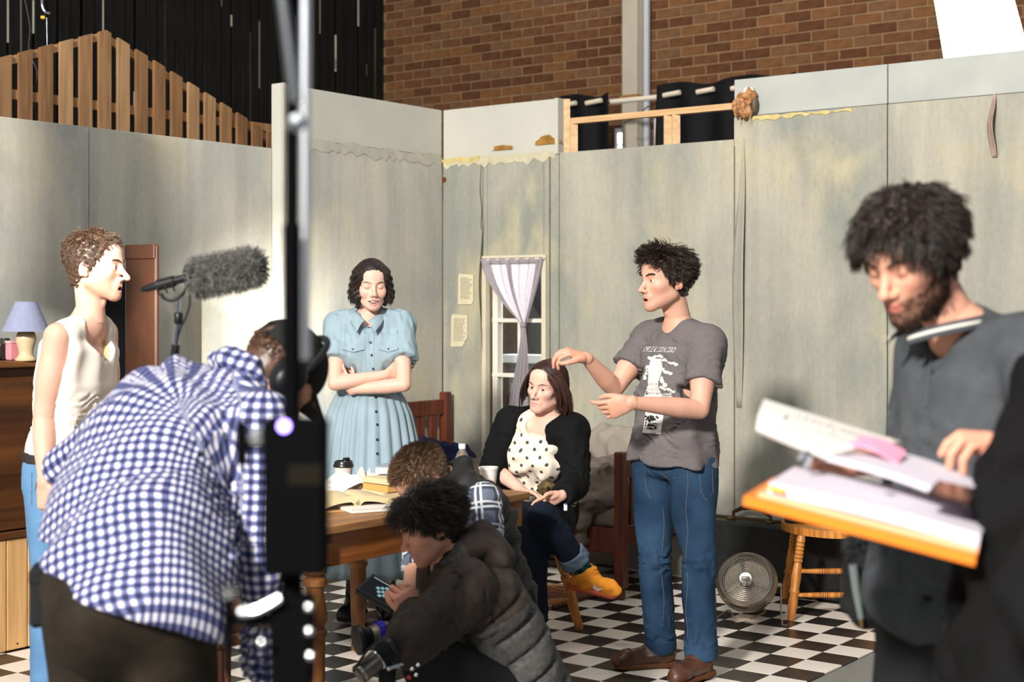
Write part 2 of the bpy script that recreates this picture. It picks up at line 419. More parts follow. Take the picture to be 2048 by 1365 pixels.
def skin_col(v, base, lips=(.62, .28, .24), mouth='closed', stub=0, stubcol=(.25, .16, .10), fem=False, eyes='open'):
    """true skin colouring in head coordinates: lips, flushed cheeks and ears, beard shadow, mouth inside"""
    n = len(v); c = np.tile(np.array(base, float), (n, 1)); l, f, u = np.abs(v[:, 0]), v[:, 1], v[:, 2]
    def mix(m, col): 
        m = np.clip(m, 0, 1)[:, None]; c[:] = c*(1-m)+np.array(col)*m
    mix(.34*np.exp(-((l-.042)**2+(f-.07)**2+(u+.032)**2)/.0005), np.array(base)*[1.05, .68, .62])
    mix(.45*np.exp(-((l)**2+(f-.112)**2+(u+.038)**2)/.0003), np.array(base)*[1.05, .68, .62])
    mix(.35*(l > .072)*(f < .02)*(u > -.05)*(u < .04), np.array(base)*[1.05, .62, .55])
    if stub:
        sg = lambda x: 1/(1+np.exp(-np.clip(x, -30, 30)))
        lim = np.interp(f, [-.02, .0, .02, .045, .07, .09], [.0, -.004, -.022, -.044, -.052, -.053])
        m = sg((lim-u)/.004)*sg((u+.112)/.006)*sg((f+.012)/.005); m = m*(1-sg((.016-l)/.003)*sg((u+.057)/.003)); mix(stub*m, stubcol)
    lw = .023 if mouth != 'open' else .018; o = 0 if mouth == 'closed' else .008
    mid = -.070-o*.7
    e = (l/lw)**2+((u-mid)/(.0125+o))**2
    mix(.8*np.clip((1-e)*4, 0, 1)*(f > .078), lips)
    if mouth != 'closed':
        hole = (l/(lw*(1.05 if mouth == 'open' else .93)))**2+((u+.0735)/(.0068))**2 < 1.1
        mix(1.0*hole*(f < .093)*(f > .05), (.06, .012, .012))
    mix(.3*np.exp(-((l-.031)**2+(u-.006)**2)/.00016)*(f > .06), np.array(base)*[.8, .6, .55])
    if eyes == 'closed': mix(.9*np.exp(-((u+.0045-.0025*((l-.031)/.013)**2)/.0013)**2)*(np.abs(l-.031) < .014)*(f > .07), (.05, .03, .025))
    return np.clip(c, 0, 1)
def hand_prims(wr, d, palm, thumb, curl=(.4, .45, .5, .55), spread=.06, tcurl=.3, tout=.6, sc=1.0):
    """palm and five fingers: d = direction of the metacarpals, palm = side the fingers close to, thumb = thumb side"""
    d = nrm(d); t = nrm(np.asarray(thumb, float)-d*np.dot(thumb, d)); p = np.cross(d, t); p = p if np.dot(p, palm) > 0 else -p
    wr = np.asarray(wr, float); out = []
    out.append((loft([(wr-d*.010*sc, t, .0265*sc, .0200*sc), (wr+d*.03*sc, t, .036*sc, .0165*sc), (wr+d*.080*sc, t, .041*sc, .0135*sc)], n=2.4, cap=.9), .008))
    out.append((ell(wr+d*.035*sc+t*.022*sc+p*.010*sc, np.array([.017, .030, .015])*sc, np.stack([t, d, p])), .01))
    LN = [(.043, .026, .021), (.047, .030, .022), (.043, .028, .021), (.034, .021, .019)]; RR = [.0090, .0094, .0088, .0078]
    for i in range(4):
        o = (.0305-.0203*i); b = wr+d*(.086-.004*abs(i-1)-.003*(i == 3))*sc+t*o*sc; a = 0.0; pts = [b-d*.016*sc, b]; dd = nrm(d+t*spread*(1.5-i))
        for j, q in enumerate(LN[i]):
            a += curl[i]*(1.0, 1.15, .75)[j]; v = dd*math.cos(a)+p*math.sin(a); b = b+v*q*sc; pts.append(b)
        r = RR[i]*sc; out.append((chain(pts, [r, r*1.02, r*.96, r*.88, r*.74]), .004))
    b = wr+d*.022*sc+t*.024*sc; v = nrm(t*tout+d*(1-tout*.5)+p*.35); pts = [b]; a = v
    for j, q in enumerate((.040, .032, .026)):
        b = b+a*q*sc; pts.append(b); a = nrm(a+(-t*.8+p*.35+d*.25)*tcurl*(1+.3*j))
    out.append((chain(pts, [.0145*sc, .0115*sc, .0105*sc, .0078*sc]), .006))
    return out
def strands(roots, dirs, length, nseg=6, step=None, thick=.0012, tip=.25, coll=(), seed=0, col=(.05, .03, .02), cvar=.35, flat=1.0, clump=0, groups=8):
    """many tapered three-sided hairs; step(P,dir,t,i) returns the changed direction"""
    r = np.random.RandomState(seed); n = len(roots); P = np.array(roots, float); d = np.array(dirs, float); L = np.broadcast_to(np.asarray(length, float), (n,))
    path = [P.copy()]
    for i in range(nseg):
        t = (i+1)/nseg
        if step is not None: d = step(P, d, t, i)
        d = d/(np.linalg.norm(d, axis=1)[:, None]+1e-9); P = P+d*(L/nseg)[:, None]
        for c, rad in coll:
            q = (P-c)/rad; k = np.linalg.norm(q, axis=1); m = k < 1
            P[m] = c+(q[m]/k[m][:, None])*rad
        path.append(P.copy())
    A = np.stack(path, 1)
    if clump:
        gi = r.choice(n, max(2, n//groups), replace=False); own = gi[np.argmin(((roots[:, None]-np.asarray(roots)[gi][None])**2).sum(-1), 1)]
        tt = np.linspace(0, 1, nseg+1)[None, :, None]; A = A+(A[own]+(A[:, :1]-A[own][:, :1])*(1-tt)*.8-A)*(clump*tt**.7)
    T = np.gradient(A, axis=1); T /= np.linalg.norm(T, axis=2)[..., None]+1e-9
    x = np.cross(T, r.normal(size=(n, 1, 3))); x /= np.linalg.norm(x, axis=2)[..., None]+1e-9; y = np.cross(T, x)
    w = thick*r.uniform(.7, 1.4, n)[:, None]*(1-(1-tip)*np.linspace(0, 1, nseg+1)[None, :]**2)
    ring = [A+(x*math.cos(a)+y*math.sin(a)*flat)*w[..., None] for a in (0, 2.094, 4.189)]
    V = np.stack(ring, 2).reshape(-1, 3); m = nseg+1
    base = (np.arange(n)*m*3)[:, None, None]; i = np.arange(nseg)[None, :, None]; k = np.arange(3)[None, None, :]
    a = base+i*3+k; b = base+i*3+(k+1) % 3
    Fq = np.stack([a, b, b+3, a+3], -1).reshape(-1, 4)
    g = r.uniform(1-cvar, 1+cvar*1.4, n); cc = np.clip(np.array(col)[None, :]*g[:, None], 0, 1); Cc = np.repeat(cc, m*3, 0)
    return V, Fq, Cc
class Surf:
    def __init__(s, o):
        s.base = ORG[o.name]; me = o.data; s.b = BVHTree.FromPolygons([tuple(v.co) for v in me.vertices], [tuple(q.vertices) for q in me.polygons])
    def ray(s, a, d):
        h = s.b.ray_cast(Vector(np.asarray(a)-s.base), Vector(nrm(d)))
        return (None, None) if h[0] is None else (np.array(h[0])+s.base, np.array(h[1]))
    def pix(s, px, py):
        o = V3(0, 0, CAMZ); d = W(px, py, 5.0)-o; h, n = s.ray(o+nrm(d)*1.2, d)
        if h is None: return None, None
        return h, (n if n@d < 0 else -n)
HL_U = [-.09, -.07, -.035, -.005, .03, .055, .075, .13]; HL_F = [-.06, -.042, -.002, .018, .042, .056, .072, .13]
def hair_roots(n, seed=1, lift=.002, hl=0.0, low=-.075, mask=None):
    r = np.random.RandomState(seed); c, rad = CR; q = r.normal(size=(n*6, 3)); q /= np.linalg.norm(q, axis=1)[:, None]
    P = c+q*(rad+lift); lowm = P[:, 2] < c[2]
    P[lowm, :2] *= (1-.35*np.clip((c[2]-P[lowm, 2])/.12, 0, 1)**2)[:, None]
    ok = (P[:, 1] < np.interp(P[:, 2], HL_U, HL_F)+hl) & (P[:, 2] > low)
    if mask is not None: ok &= mask(P)
    P = P[ok][:n]; nn = (P-c)/rad**2; return P, nn/np.linalg.norm(nn, axis=1)[:, None]
def scalp_sdf(off=.006, low=-.07, hl=0.0, extra=None, noise=.004, seed=3):
    S = Sdf(k=.015); c, rad = CR; S.add(ell(c, rad+off)); S.add(rc((0, -.03, -.02), (0, -.035, low), .060+off*.5, .048+off*.3), k=.02)
    if extra: S.add(*extra, k=.015)
    S.cutfn(lambda P: P[..., 1]-np.interp(P[..., 2], HL_U, HL_F)-hl+waves(seed, .02, .003)(P)); S.cutfn(lambda P: low-P[..., 2])
    if noise: S.disp(waves(seed+1, .018, noise))
    return S
SKIN_M = {}
def skin_mat():
    if 's' not in SKIN_M: SKIN_M['s'] = mat('skin', (1, 1, 1), .52, var=.06, scale=25, attr='Col', sss=.12, bump=.06, bscale=180, spec=.35)
    return SKIN_M['s']
def hair_mat():
    if 'h' not in SKIN_M: SKIN_M['h'] = mat('hair_fibre', (1, 1, 1), .42, var=0, attr='Col', spec=.45)
    return SKIN_M['h']
class Person:
    def __init__(s, label, J, A, hc, skin, hs=1.0, group=None, name='person', **face):
        """J joints in world space, A head axes, hc head centre"""
        s.J = {k: np.asarray(v, float) for k, v in J.items()}; s.A = A; s.hc = np.asarray(hc, float); s.hs = hs; s.skin = np.array(skin); s.face = face
        base = s.J['pel'].copy(); base[2] = 0
        s.root = thing(name, label, 'person', base, group); s.body = Sdf(k=.03); s.hands = []; s.name = name
    def w(s, p): return s.hc+(np.asarray(p, float)*s.hs)@s.A.T
    def loc(s, P): return ((P-s.hc)@s.A)/s.hs
    def bones(s):
        d = lambda a, b: round(float(np.linalg.norm(s.J[a]-s.J[b])), 3)
        return {k: d(*k.split('-')) for k in ('shR-shL', 'shR-elR', 'elR-wrR', 'shL-elL', 'elL-wrL', 'hipR-knR', 'knR-anR', 'hipL-knL', 'knL-anL', 'pel-neck')}
    def torso(s, W_=(.150, .172, .150, .165, .178, .135), D_=(.100, .118, .104, .118, .106, .062), sc=1.0, mid=None, top=1.0):
        J = s.J; ms = (J['shL']+J['shR'])/2; lh = nrm(J['hipL']-J['hipR']); ls = nrm(J['shL']-J['shR']); p = J['pel']
        m = J.get('mid', (p+ms)/2); ctrl = 2*m-(p+ms)/2
        out = []
        for t, w, d in zip((-.14, 0, .32, .62, .86, 1.0), W_, D_):
            c = p*(1-t)**2+ctrl*2*t*(1-t)+ms*t*t; tt = min(max(t, 0), 1); out.append((c, nrm(lh*(1-tt)+ls*tt), w*sc, d*sc))
        return out
    def arm(s, sd, sc=1.0):
        a, b, c = s.J['sh'+sd], s.J['el'+sd], s.J['wr'+sd]
        return [a, a*.55+b*.45, b, b*.68+c*.32, c], [r*sc for r in (.052, .047, .039, .041, .0245)]
    def leg(s, sd, sc=1.0):
        a, b, c = s.J['hip'+sd], s.J['kn'+sd], s.J['an'+sd]
        return [a, a*.5+b*.5, b, b*.65+c*.35, c], [r*sc for r in (.090, .076, .056, .056, .038)]
    def add_hand(s, sd, d, palm, thumb, **kw):
        s.hands.append((s.J['wr'+sd], hand_prims(s.J['wr'+sd], d, palm, thumb, **kw), s.J['el'+sd], kw.get('sc', 1.0)))
    def build_body(s, arms='LR', arm_sc=1.0, inner=None, neck_r=.054, legs=True, armcol=None, res=.013, chest=True, arm_from=0.0):
        """skin: head, neck and hands fine, arms medium, what clothes hide coarse - one mesh"""
        J, face = s.J, s.face; ms_ = []; cols = []
        H = head_sdf(**{k: v for k, v in face.items() if k in ('mouth', 'nose', 'fem', 'jaw', 'eyes')})
        nl = s.loc(J['neck'][None])[0]; n0 = np.array([0, -.022, -.045]); r = neck_r/s.hs
        H.add(rc(n0, n0+(nl-n0)*1.1, r*.98, r*.97), k=.018)
        if not face.get('fem'): H.add(ell(n0+(nl-n0)*.55+[0, .046, 0], (.012, .01, .014)), k=.012)
        v, f = H.mesh(.0030, lo=(-.12, -.135, -.20), hi=(.12, .15, .15))
        cols.append(skin_col(v, s.skin, **{k: q for k, q in face.items() if k in ('mouth', 'stub', 'stubcol', 'lips', 'fem', 'eyes')})); ms_.append((s.w(v), f))
        B = Sdf(k=.035); st = s.torso(); 
        B.add(loft(st, e=-.022)); nk = J['neck']; ms = (J['shL']+J['shR'])/2
        B.add(rc(s.w(n0)*.32+nk*.68, nk*.4+ms*.6, neck_r*.96, neck_r*1.26), k=.03)
        for sd in 'LR':
            B.add(rc(nk*.75+ms*.25, J['sh'+sd]*.75+nk*.25, .042, .042), k=.04); B.add(rc(ms*.5+J['sh'+sd]*.5, J['sh'+sd], .055, .047), k=.04)
            if legs: p, q = s.leg(sd, .86); B.add(chain(p, q), k=.03)
            if sd in arms: p, q = s.arm(sd, arm_sc*.94); B.add(chain(p[:3], q[:3]), k=.006)
        v, f = B.mesh(res); ms_.append((v, f)); cols.append(np.tile(s.skin, (len(v), 1)))
        for sd in arms:
            p, q = s.arm(sd, arm_sc); Ar = Sdf(k=.02).add(chain(p, q)); u = nrm(p[2]-p[0])
            Ar.add(ell(p[1]+nrm(p[4]-p[2])*.010*arm_sc, np.array([.046, .046, .085])*arm_sc, frame(np.cross(u, V3(.3, .5, .2)), u).T), k=.03)
            for wr, hp, el, sc in s.hands:
                if np.allclose(wr, J['wr'+sd]): pass
            v, f = Ar.mesh(.0065); ms_.append((v, f)); cols.append(np.tile(s.skin*[1, .985, .98], (len(v), 1)))
        for wr, hp, el, sc in s.hands:
            Hd = Sdf(k=.01); Hd.add(rc(wr-nrm(wr-el)*.045, wr, .0250*sc, .0235*sc))
            for p, k in hp: Hd.add(p, k=k)
            v, f = Hd.mesh(.0030); c = np.tile(s.skin*[1.0, .93, .90], (len(v), 1))
            for p, k in hp[2:]:
                m = np.clip(1-np.abs(p.fn(v))/.004, 0, 1)[:, None]*.25; c = c*(1-m)+s.skin*[1.03, .82, .78]*m
            ms_.append((v, f)); cols.append(c)
        v, f = join(*ms_)
        s.bo = mesh_obj('body', v, f, skin_mat(), s.root, smooth=True, col=np.clip(np.vstack(cols), 0, 1))
        if face.get('eyes', 'open') == 'open':
            for sd in (-1, 1):
                g = nrm(face.get('gaze', (0, 1, 0))); e = np.array([sd*.031, .0745, 0]); mb = MB(); mb.lathe([(.0122*math.sin(t), .0122*math.cos(t)) for t in np.linspace(.0, math.pi, 15)], (0, 0, 0), g, 20)
                q = np.array(mb.v); a = q@g/.0122; c = np.where(a[:, None] > .965, (.01, .01, .01), np.where(a[:, None] > .80, face.get('iris', (.10, .06, .03)), (.60, .55, .52)))
                o = mesh_obj('eye', s.w(q+e), mb.f, mat('eye_wet', (1, 1, 1), .12, var=0, attr='Col') if 'e' not in SKIN_M else SKIN_M['e'], s.root, smooth=True, col=c); SKIN_M['e'] = o.data.materials[0]
        if face.get('mouth') == 'smile':
            mb = MB()
            for k in range(-3, 4): mb.box((k*.0050, .0905-k*k*.0004, -.0715+.0003*k*k*.5), (.0024, .002, .0042), ch=.001)
            mesh_obj('teeth', s.w(np.array(mb.v)), mb.f, mat('teeth', (.85, .80, .72), .25, var=0), s.root)
        bc = face.get('brow', (.05, .03, .02))
        vs = []
        for sd in (-1, 1):
            n = 130 if not face.get('fem') else 46; r = np.random.RandomState(4); t = r.uniform(0, 1, n); rt = np.stack([sd*(.012+.036*t), .10-.03*t**1.8, .0185+.006*np.sin(t*2.4)+r.normal(0, .0016 if not face.get('fem') else .0008, n)+face.get('browup', 0)], 1)
            sfh = Surf(s.bo) if sd < 0 else sfh
            for i_ in range(n):
                h_, n_ = sfh.ray(s.w(rt[i_]+[0, .06, 0]), -s.A[:, 1])
                if h_ is not None: rt[i_] = s.loc(h_[None])[0]
            vs.append(strands(rt, np.tile([sd*.9, .05, .25], (n, 1))+r.normal(0, .15, (n, 3)), (.011 if not face.get('fem') else .008), 2, thick=(.00055 if not face.get('fem') else .0005), seed=2, col=bc))
        V, Fq = join(*[(a, b) for a, b, c in vs]); mesh_obj('eyebrows', s.w(V), Fq, hair_mat(), s.root, col=np.vstack([c for a, b, c in vs]))
        return s
    def cloth(s, name, S, res, m, label=None, uvfn=None, smooth=True):
        v, f = S.mesh(res); o = mesh_obj(name, v, f, m, s.root, smooth=smooth, uv=uvfn(v) if uvfn else None)
        if label: o['label'] = label
        return o
    def local_mesh(s, name, S, res, m, label=None, col=None):
        v, f = S.mesh(res); o = mesh_obj(name, s.w(v), f, m, s.root, smooth=True, col=np.tile(col, (len(v), 1)) if col is not None else None)
        if label: o['label'] = label
        return o
    def hair(s, parts, name='hair', label=None):
        """parts: list of (V,F,Col) in head coordinates"""
        V, Fq = join(*[(a, b) for a, b, c in parts]); o = mesh_obj(name, s.w(V), Fq, hair_mat(), s.root, smooth=True, col=np.vstack([c for a, b, c in parts]))
        if label: o['label'] = label
        return o
def capv(S, res, col):
    v, f = S.mesh(res); return v, f, np.tile(np.array(col), (len(v), 1))
def flow(grav=0., comb=(0, 0, 0), curl=0., freq=2., seed=0, out=0.):
    """direction change along a hair: gravity, combing, waviness"""
    g = np.asarray(comb, float)+np.array([0, 0, -grav]); r = np.random.RandomState(seed)
    st = {}
    def fn(P, d, t, i):
        n = len(P)
        if 'ph' not in st: st['ph'] = r.uniform(0, 6.28, (n, 1)); st['ax'] = r.normal(size=(n, 3))
        d = d+g*.35
        if out: q = P-CR[0]; d = d+q/np.linalg.norm(q, axis=1)[:, None]*out
        if curl:
            a = np.cross(d, st['ax']); a /= np.linalg.norm(a, axis=1)[:, None]+1e-9; b = np.cross(d/np.linalg.norm(d, axis=1)[:, None], a); w = st['ph']+t*freq*6.28
            d = d+(a*np.cos(w)+b*np.sin(w))*curl
        return d
    return fn

def mop(off, n, length, seed, col, comb, thick=.0012, lift=.25, curl=.10, grav=.12, hl=0.0, low=-.07, nseg=8, clump=.6, groups=12, extra=None, cvar=.6, noise=.004, crown=(0, -.045, .13), jit=.25, coll=(), freq=.9):
    """combed hair lying over a padded scalp: strands leave the crown, bend along comb(P) and rest on the cap"""
    P, D = hair_roots(n, seed, off-.004, hl=hl, low=low); r = np.random.RandomState(seed+1); rad = P-np.asarray(crown); tg = rad-D*(rad*D).sum(1)[:, None]; tg /= np.linalg.norm(tg, axis=1)[:, None]+1e-6
    cb = comb(P); d0 = tg*.7+cb; d0 = d0-D*(d0*D).sum(1)[:, None]; d0 /= np.linalg.norm(d0, axis=1)[:, None]+1e-6; d0 = d0+D*lift+r.normal(0, jit, P.shape)
    L_ = (length(P) if callable(length) else length)*r.uniform(.75, 1.15, len(P)); fl_ = flow(grav, (0, 0, 0), curl, freq, seed)
    def step(Q, dd, t, i): return fl_(Q, dd, t, i)+comb(Q)*.10
    return [capv(scalp_sdf(off, low, hl, noise=noise, extra=extra), .006, col), strands(P, d0, L_, nseg, step, thick, .3, [(CR[0], CR[1]+off-.001)]+list(coll), seed, col, cvar, clump=clump, groups=groups)]
# ---------------------------------------------------------------- setting
def plaster(name, c1, c2, c3, seed=0):
    m = bpy.data.materials.new(name); m.use_nodes = True; nt = m.node_tree; b = nt.nodes['Principled BSDF']; L = nt.links; b.inputs['Roughness'].default_value = .75
    b.inputs['Specular IOR Level'].default_value = .25
    g = nt.nodes.new('ShaderNodeNewGeometry')
    def noise(sc, stretch, det=6, dist=.6):
        mp = nt.nodes.new('ShaderNodeMapping'); mp.inputs['Scale'].default_value = stretch; mp.inputs['Location'].default_value = (seed, seed*2.3, seed*1.1); L.new(g.outputs['Position'], mp.inputs[0])
        n = nt.nodes.new('ShaderNodeTexNoise'); n.inputs['Scale'].default_value = sc; n.inputs['Detail'].default_value = det; n.inputs['Distortion'].default_value = dist; L.new(mp.outputs[0], n.inputs['Vector']); return n.outputs[0]
    def ramp(s, p0, p1):
        r = nt.nodes.new('ShaderNodeMapRange'); r.inputs[1].default_value = p0; r.inputs[2].default_value = p1; L.new(s, r.inputs[0]); return r.outputs[0]
    def mix(f, a, c, blend='MIX', fac=None):
        x = nt.nodes.new('ShaderNodeMix'); x.data_type = 'RGBA'; x.blend_type = blend
        if f is not None: L.new(f, x.inputs[0])
        else: x.inputs[0].default_value = fac
        for s_, i in ((a, 6), (c, 7)):
            if isinstance(s_, tuple): x.inputs[i].default_value = (*s_, 1)
            else: L.new(s_, x.inputs[i])
        return x.outputs[2]
    a = mix(ramp(noise(1.5, (1, 1, .55)), .38, .64), c1, c2)
    a = mix(ramp(noise(2.3, (1, 1, .6), 7), .52, .70), a, c3)
    st = noise(9, (1.6, 1.6, .10), 5, .3); a = mix(ramp(st, .25, .8), a, mix(None, a, (.72, .73, .72), 'MULTIPLY', .7))
    fine = noise(55, (1, 1, .5), 4, 0); a = mix(ramp(fine, .25, .8), mix(None, a, (.86, .86, .86), 'MULTIPLY', 1), a)
    L.new(a, b.inputs['Base Color'])
    bp = nt.nodes.new('ShaderNodeBump'); bp.inputs['Strength'].default_value = .25; bp.inputs['Distance'].default_value = .004; L.new(fine, bp.inputs['Height']); L.new(bp.outputs[0], b.inputs['Normal'])
    return m
M_PL = plaster('distressed_plaster', srgb(202, 197, 183), srgb(168, 171, 166), srgb(208, 200, 177))
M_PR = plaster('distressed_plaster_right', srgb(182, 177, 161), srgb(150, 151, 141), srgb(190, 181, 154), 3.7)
M_TOP = mat('bare_primed_board', srgb(186, 184, 173), .7, var=.05, scale=3)
M_TOPB = mat('blue_grey_painted_strip', srgb(172, 174, 168), .7, var=.08, scale=4)
M_RAW = wood('raw_pine', srgb(214, 176, 130), srgb(190, 150, 106), axis=0)
M_GLUE = mat('yellow_glue', srgb(196, 178, 120), .7, var=.15, scale=30)
M_BROWN = mat('torn_brown_paper', srgb(150, 108, 52), .8, var=.25, scale=18)
M_BLACK = mat('flat_black', (.008, .008, .009), .7, var=0)

# floor: concrete slab and the painted board tiles laid on it
fl = MB().box((0, 8, -.06), (12, 14, .05)).ob('floor', mat('studio_concrete', srgb(128, 126, 120), .6, var=.10, scale=2.5, bump=.05), loc=(0, 0, 0)); tag(fl, kind='structure')
T0 = FL(1477.6, 1260.9); TS = .10997*CAMZ
M_TB = mat('black_tile_gloss', srgb(44, 38, 34), .32, var=.35, scale=9, spec=.4); M_TW = mat('white_tile_gloss', srgb(236, 226, 214), .34, var=.05, scale=5, spec=.4)
tiles = []; tgt = bpy.data.meshes
i0 = int(math.floor(((KOR-T0)@U)/TS)); j0 = int(round(((KOR-T0)@N)/TS))
smax = 3.36
def tile_mesh(nm, m):
    mb = MB().box((0, 0, -.004), (TS/2-.0007, TS/2-.0007, .004), (U, N, Z), ch=.0012); me = bpy.data.meshes.new(nm); me.from_pydata(mb.v, [], mb.f); me.materials.append(m); return me
tmB, tmW = tile_mesh('tile_black', M_TB), tile_mesh('tile_white', M_TW)
rest = {0: MB(), 1: MB()}; cand = []
for i in range(i0, i0+22):
    for j in range(j0-36, j0+1):
        c = T0+U*(i+.5)*TS+N*(j+.5)*TS; c[2] = 0; s_ = (c-KOR)@U
        if s_ > smax or c[1] < .6: continue
        px = 1024+F*c[0]/c[1]; py = HOR+F*CAMZ/c[1]
        vis = py < 1420 and ((600 < px < 775 and py > 1130) or (1040 < px < 1760 and py > 1150) or (-30 < px < 70 and py > 1290))
        cand.append((not vis, c[1], i, j, c))
cand.sort(key=lambda t: t[:2])
for n_, (nv, y, i, j, c) in enumerate(cand):
    bl = (i+j) % 2
    if not nv and n_ < 295:
        o = bpy.data.objects.new('tile', tmB if bl else tmW); C.objects.link(o); o.parent = fl; o.location = c; ORG[o.name] = c
    else: rest[bl].box(c-Z*.004, (TS/2-.0007, TS/2-.0007, .004), (U, N, Z))
for bl, m in ((0, M_TW), (1, M_TB)): tag(rest[bl].ob('outlying_tiles', m, fl), kind='stuff')

# set flats
def panel(parent, along, a0, a1, z0, z1, off, m, name='panel', t=.04, gap=.0025, sd=None):
    """board of a flat; along 'r' (right wall, front faces -N) or 'l' (left wall, front faces +U)"""
    if along == 'r': c = R((a0+a1)/2, off+t/2, (z0+z1)/2); ax = (U, N, Z)
    else: c = R(off-t/2, (a0+a1)/2, (z0+z1)/2); ax = (N, -U, Z)
    return MB().box(c, (abs(a1-a0)/2-gap, t/2, (z1-z0)/2-gap*.5), ax, ch=.003).ob(name, m, parent)
H1, H0 = 2.767, 2.425
wr_ = tag(MB().box(R(2.9, .075, 1.1), (2.0, .012, 1.08), (U, N, Z)).ob('wall_right', M_RAW, loc=R(2, 0, 0)), kind='structure')
WA, WB, WZ0, WZ1 = .362, .790, .50, 1.80      # window opening
panel(wr_, 'r', 0, .323, 0, 2.44, 0, M_PR); panel(wr_, 'r', .323, WA, 0, 2.44, 0, M_PR); panel(wr_, 'r', WB, .905, 0, 2.44, 0, M_PR)
panel(wr_, 'r', WA, WB, WZ1, 2.44, 0, M_PR, gap=.0); panel(wr_, 'r', WA, WB, 0, WZ0, 0, M_PR, gap=.0)
panel(wr_, 'r', 0, .905, 2.44, H1, .004, M_TOP)
panel(wr_, 'r', .905, 2.083, 0, 2.44, 0, M_PR)
panel(wr_, 'r', 2.083, 2.971, 0, 2.56, -.006, M_PR); panel(wr_, 'r', 2.083, 2.971, 2.56, H1, -.002, M_TOPB)
panel(wr_, 'r', 2.971, 4.2, 0, 2.56, -.004, M_PR); panel(wr_, 'r', 2.971, 4.2, 2.56, H1, .0, M_TOPB); panel(wr_, 'r', 4.2, 5.4, 0, H1, -.004, M_PR)
MB().box(R(.905-.012, .05, 2.6), (.012, .06, H1-2.6), (U, N, Z)).ob('edge_batten', M_TOP, wr_)
wl_ = tag(MB().box(R(-.075, -.7, 1.35), (.69, .012, 1.34), (N, -U, Z)).ob('wall_left', M_RAW, loc=R(0, -2, 0)), kind='structure')
panel(wl_, 'l', -1.37, 0, 0, 2.47, 0, M_PL); panel(wl_, 'l', -1.37, 0, 2.47, H1, -.004, M_TOP)
MB().box(R(-.045, -1.385, H1/2), (.014, .05, H1/2+.006), (N, -U, Z), ch=.004).ob('end_post', M_TOP, wl_)
LW = -.085
for a, b in ((-2.64, -1.40), (-3.86, -2.64), (-5.1, -3.86), (-6.4, -5.1)): panel(wl_, 'l', a, b, 0, 2.41, LW, M_PL)
# ragged plaster edge, glue lines, torn patches and hanging strips on the flats
def ragged(a0, a1, zlo, zhi, amp, seed, along='r', n=40, off=-.004, t=.003):
    r = random.Random(seed); top = [(a0+(a1-a0)*i/n, zhi+r.uniform(-amp, amp)) for i in range(n+1)]; lo = [(a0+(a1-a0)*i/n, zlo+r.uniform(-amp, amp)*1.6) for i in range(n+1)]
    o, x = (R(0, off, 0), U) if along == 'r' else (R(-off, 0, 0), N)
    return MB().prism(lo+top[::-1], o, x, Z, t)
ragged(.01, .88, 2.40, 2.455, .012, 1, off=-.002).ob('plaster_edge', mat('cream_filler', srgb(190, 182, 156), .8, var=.12, scale=14), wr_)
ragged(-1.33, -.02, 2.41, 2.475, .014, 2, 'l', off=-.002).ob('plaster_edge', mat('grey_filler', srgb(176, 173, 160), .8, var=.10, scale=14), wl_)
ragged(.0, .30, 2.425, 2.455, .008, 4, n=16, off=-.004).ob('glue_line', M_GLUE, wr_)
ragged(2.2, 2.78, 2.535, 2.552, .006, 5, n=20, off=-.009).ob('glue_line', M_GLUE, wr_)
def blob(c, w, h, seed, m, name, parent, along='r', off=-.003, t=.003, flat=False):
    r = random.Random(seed); p = []
    for i in range(18):
        a = 6.283*i/18; q = r.uniform(.75, 1.1); y = math.sin(a)*h*q
        if flat: y = max(y, -.1*h)
        p.append((c[0]+math.cos(a)*w*q, c[1]+y))
    o, x = (R(0, off, 0), U) if along == 'r' else (R(-off, 0, 0), N)
    return MB().prism(p, o, x, Z, t).ob(name, m, parent)
blob((.48, 2.485), .085, .03, 1, M_BROWN, 'torn_patch', wr_, flat=True); blob((.82, 2.50), .095, .05, 2, M_BROWN, 'torn_patch', wr_, flat=True)
blob((.015, 2.32), .018, .018, 5, mat('rust_spot', srgb(110, 60, 34), .8, var=.2), 'torn_patch', wr_)
def strip(s0, z0, z1, w, seed, m, name='loose_strip', bow=.03, lean=0., tipw=.3):
    r = random.Random(seed); ph = r.uniform(0, 6)
    def fn(u, v):
        z = z0+(z1-z0)*u; ww = w*(tipw+(1-tipw)*math.sin(math.pi*min(1, u*.9+.1)))
        return R(s0+lean*u+(v-.5)*ww+.006*math.sin(7*u+ph), -.006-bow*math.sin(math.pi*u)*(v**1.5)-.002*math.sin(14*u), z)
    return MB().grid(fn, 24, 6, .0015).ob(name, m, wr_, smooth=True)
strip(.325, 1.16, 2.05, .034, 1, M_PR, bow=.05); strip(.318, 2.0, 2.40, .012, 2, M_PR, bow=.02)
strip(2.112, .96, 2.44, .085, 3, M_PR, bow=.04, lean=.03, tipw=.08); strip(3.52, 2.25, 2.56, .05, 4, mat('pinkish_torn_lining', srgb(176, 152, 138), .8, var=.15, scale=20), bow=.07, lean=.0)
for s_, z0, z1 in ((.84, .0, 2.42), (2.09, .1, 2.4)): MB().box(R(s_, -.002, (z0+z1)/2), (.0035, .004, (z1-z0)/2), (U, N, Z)).ob('seam_strip', mat('seam_shadow_gap', srgb(110, 104, 90), .9, var=.2, scale=20), wr_)
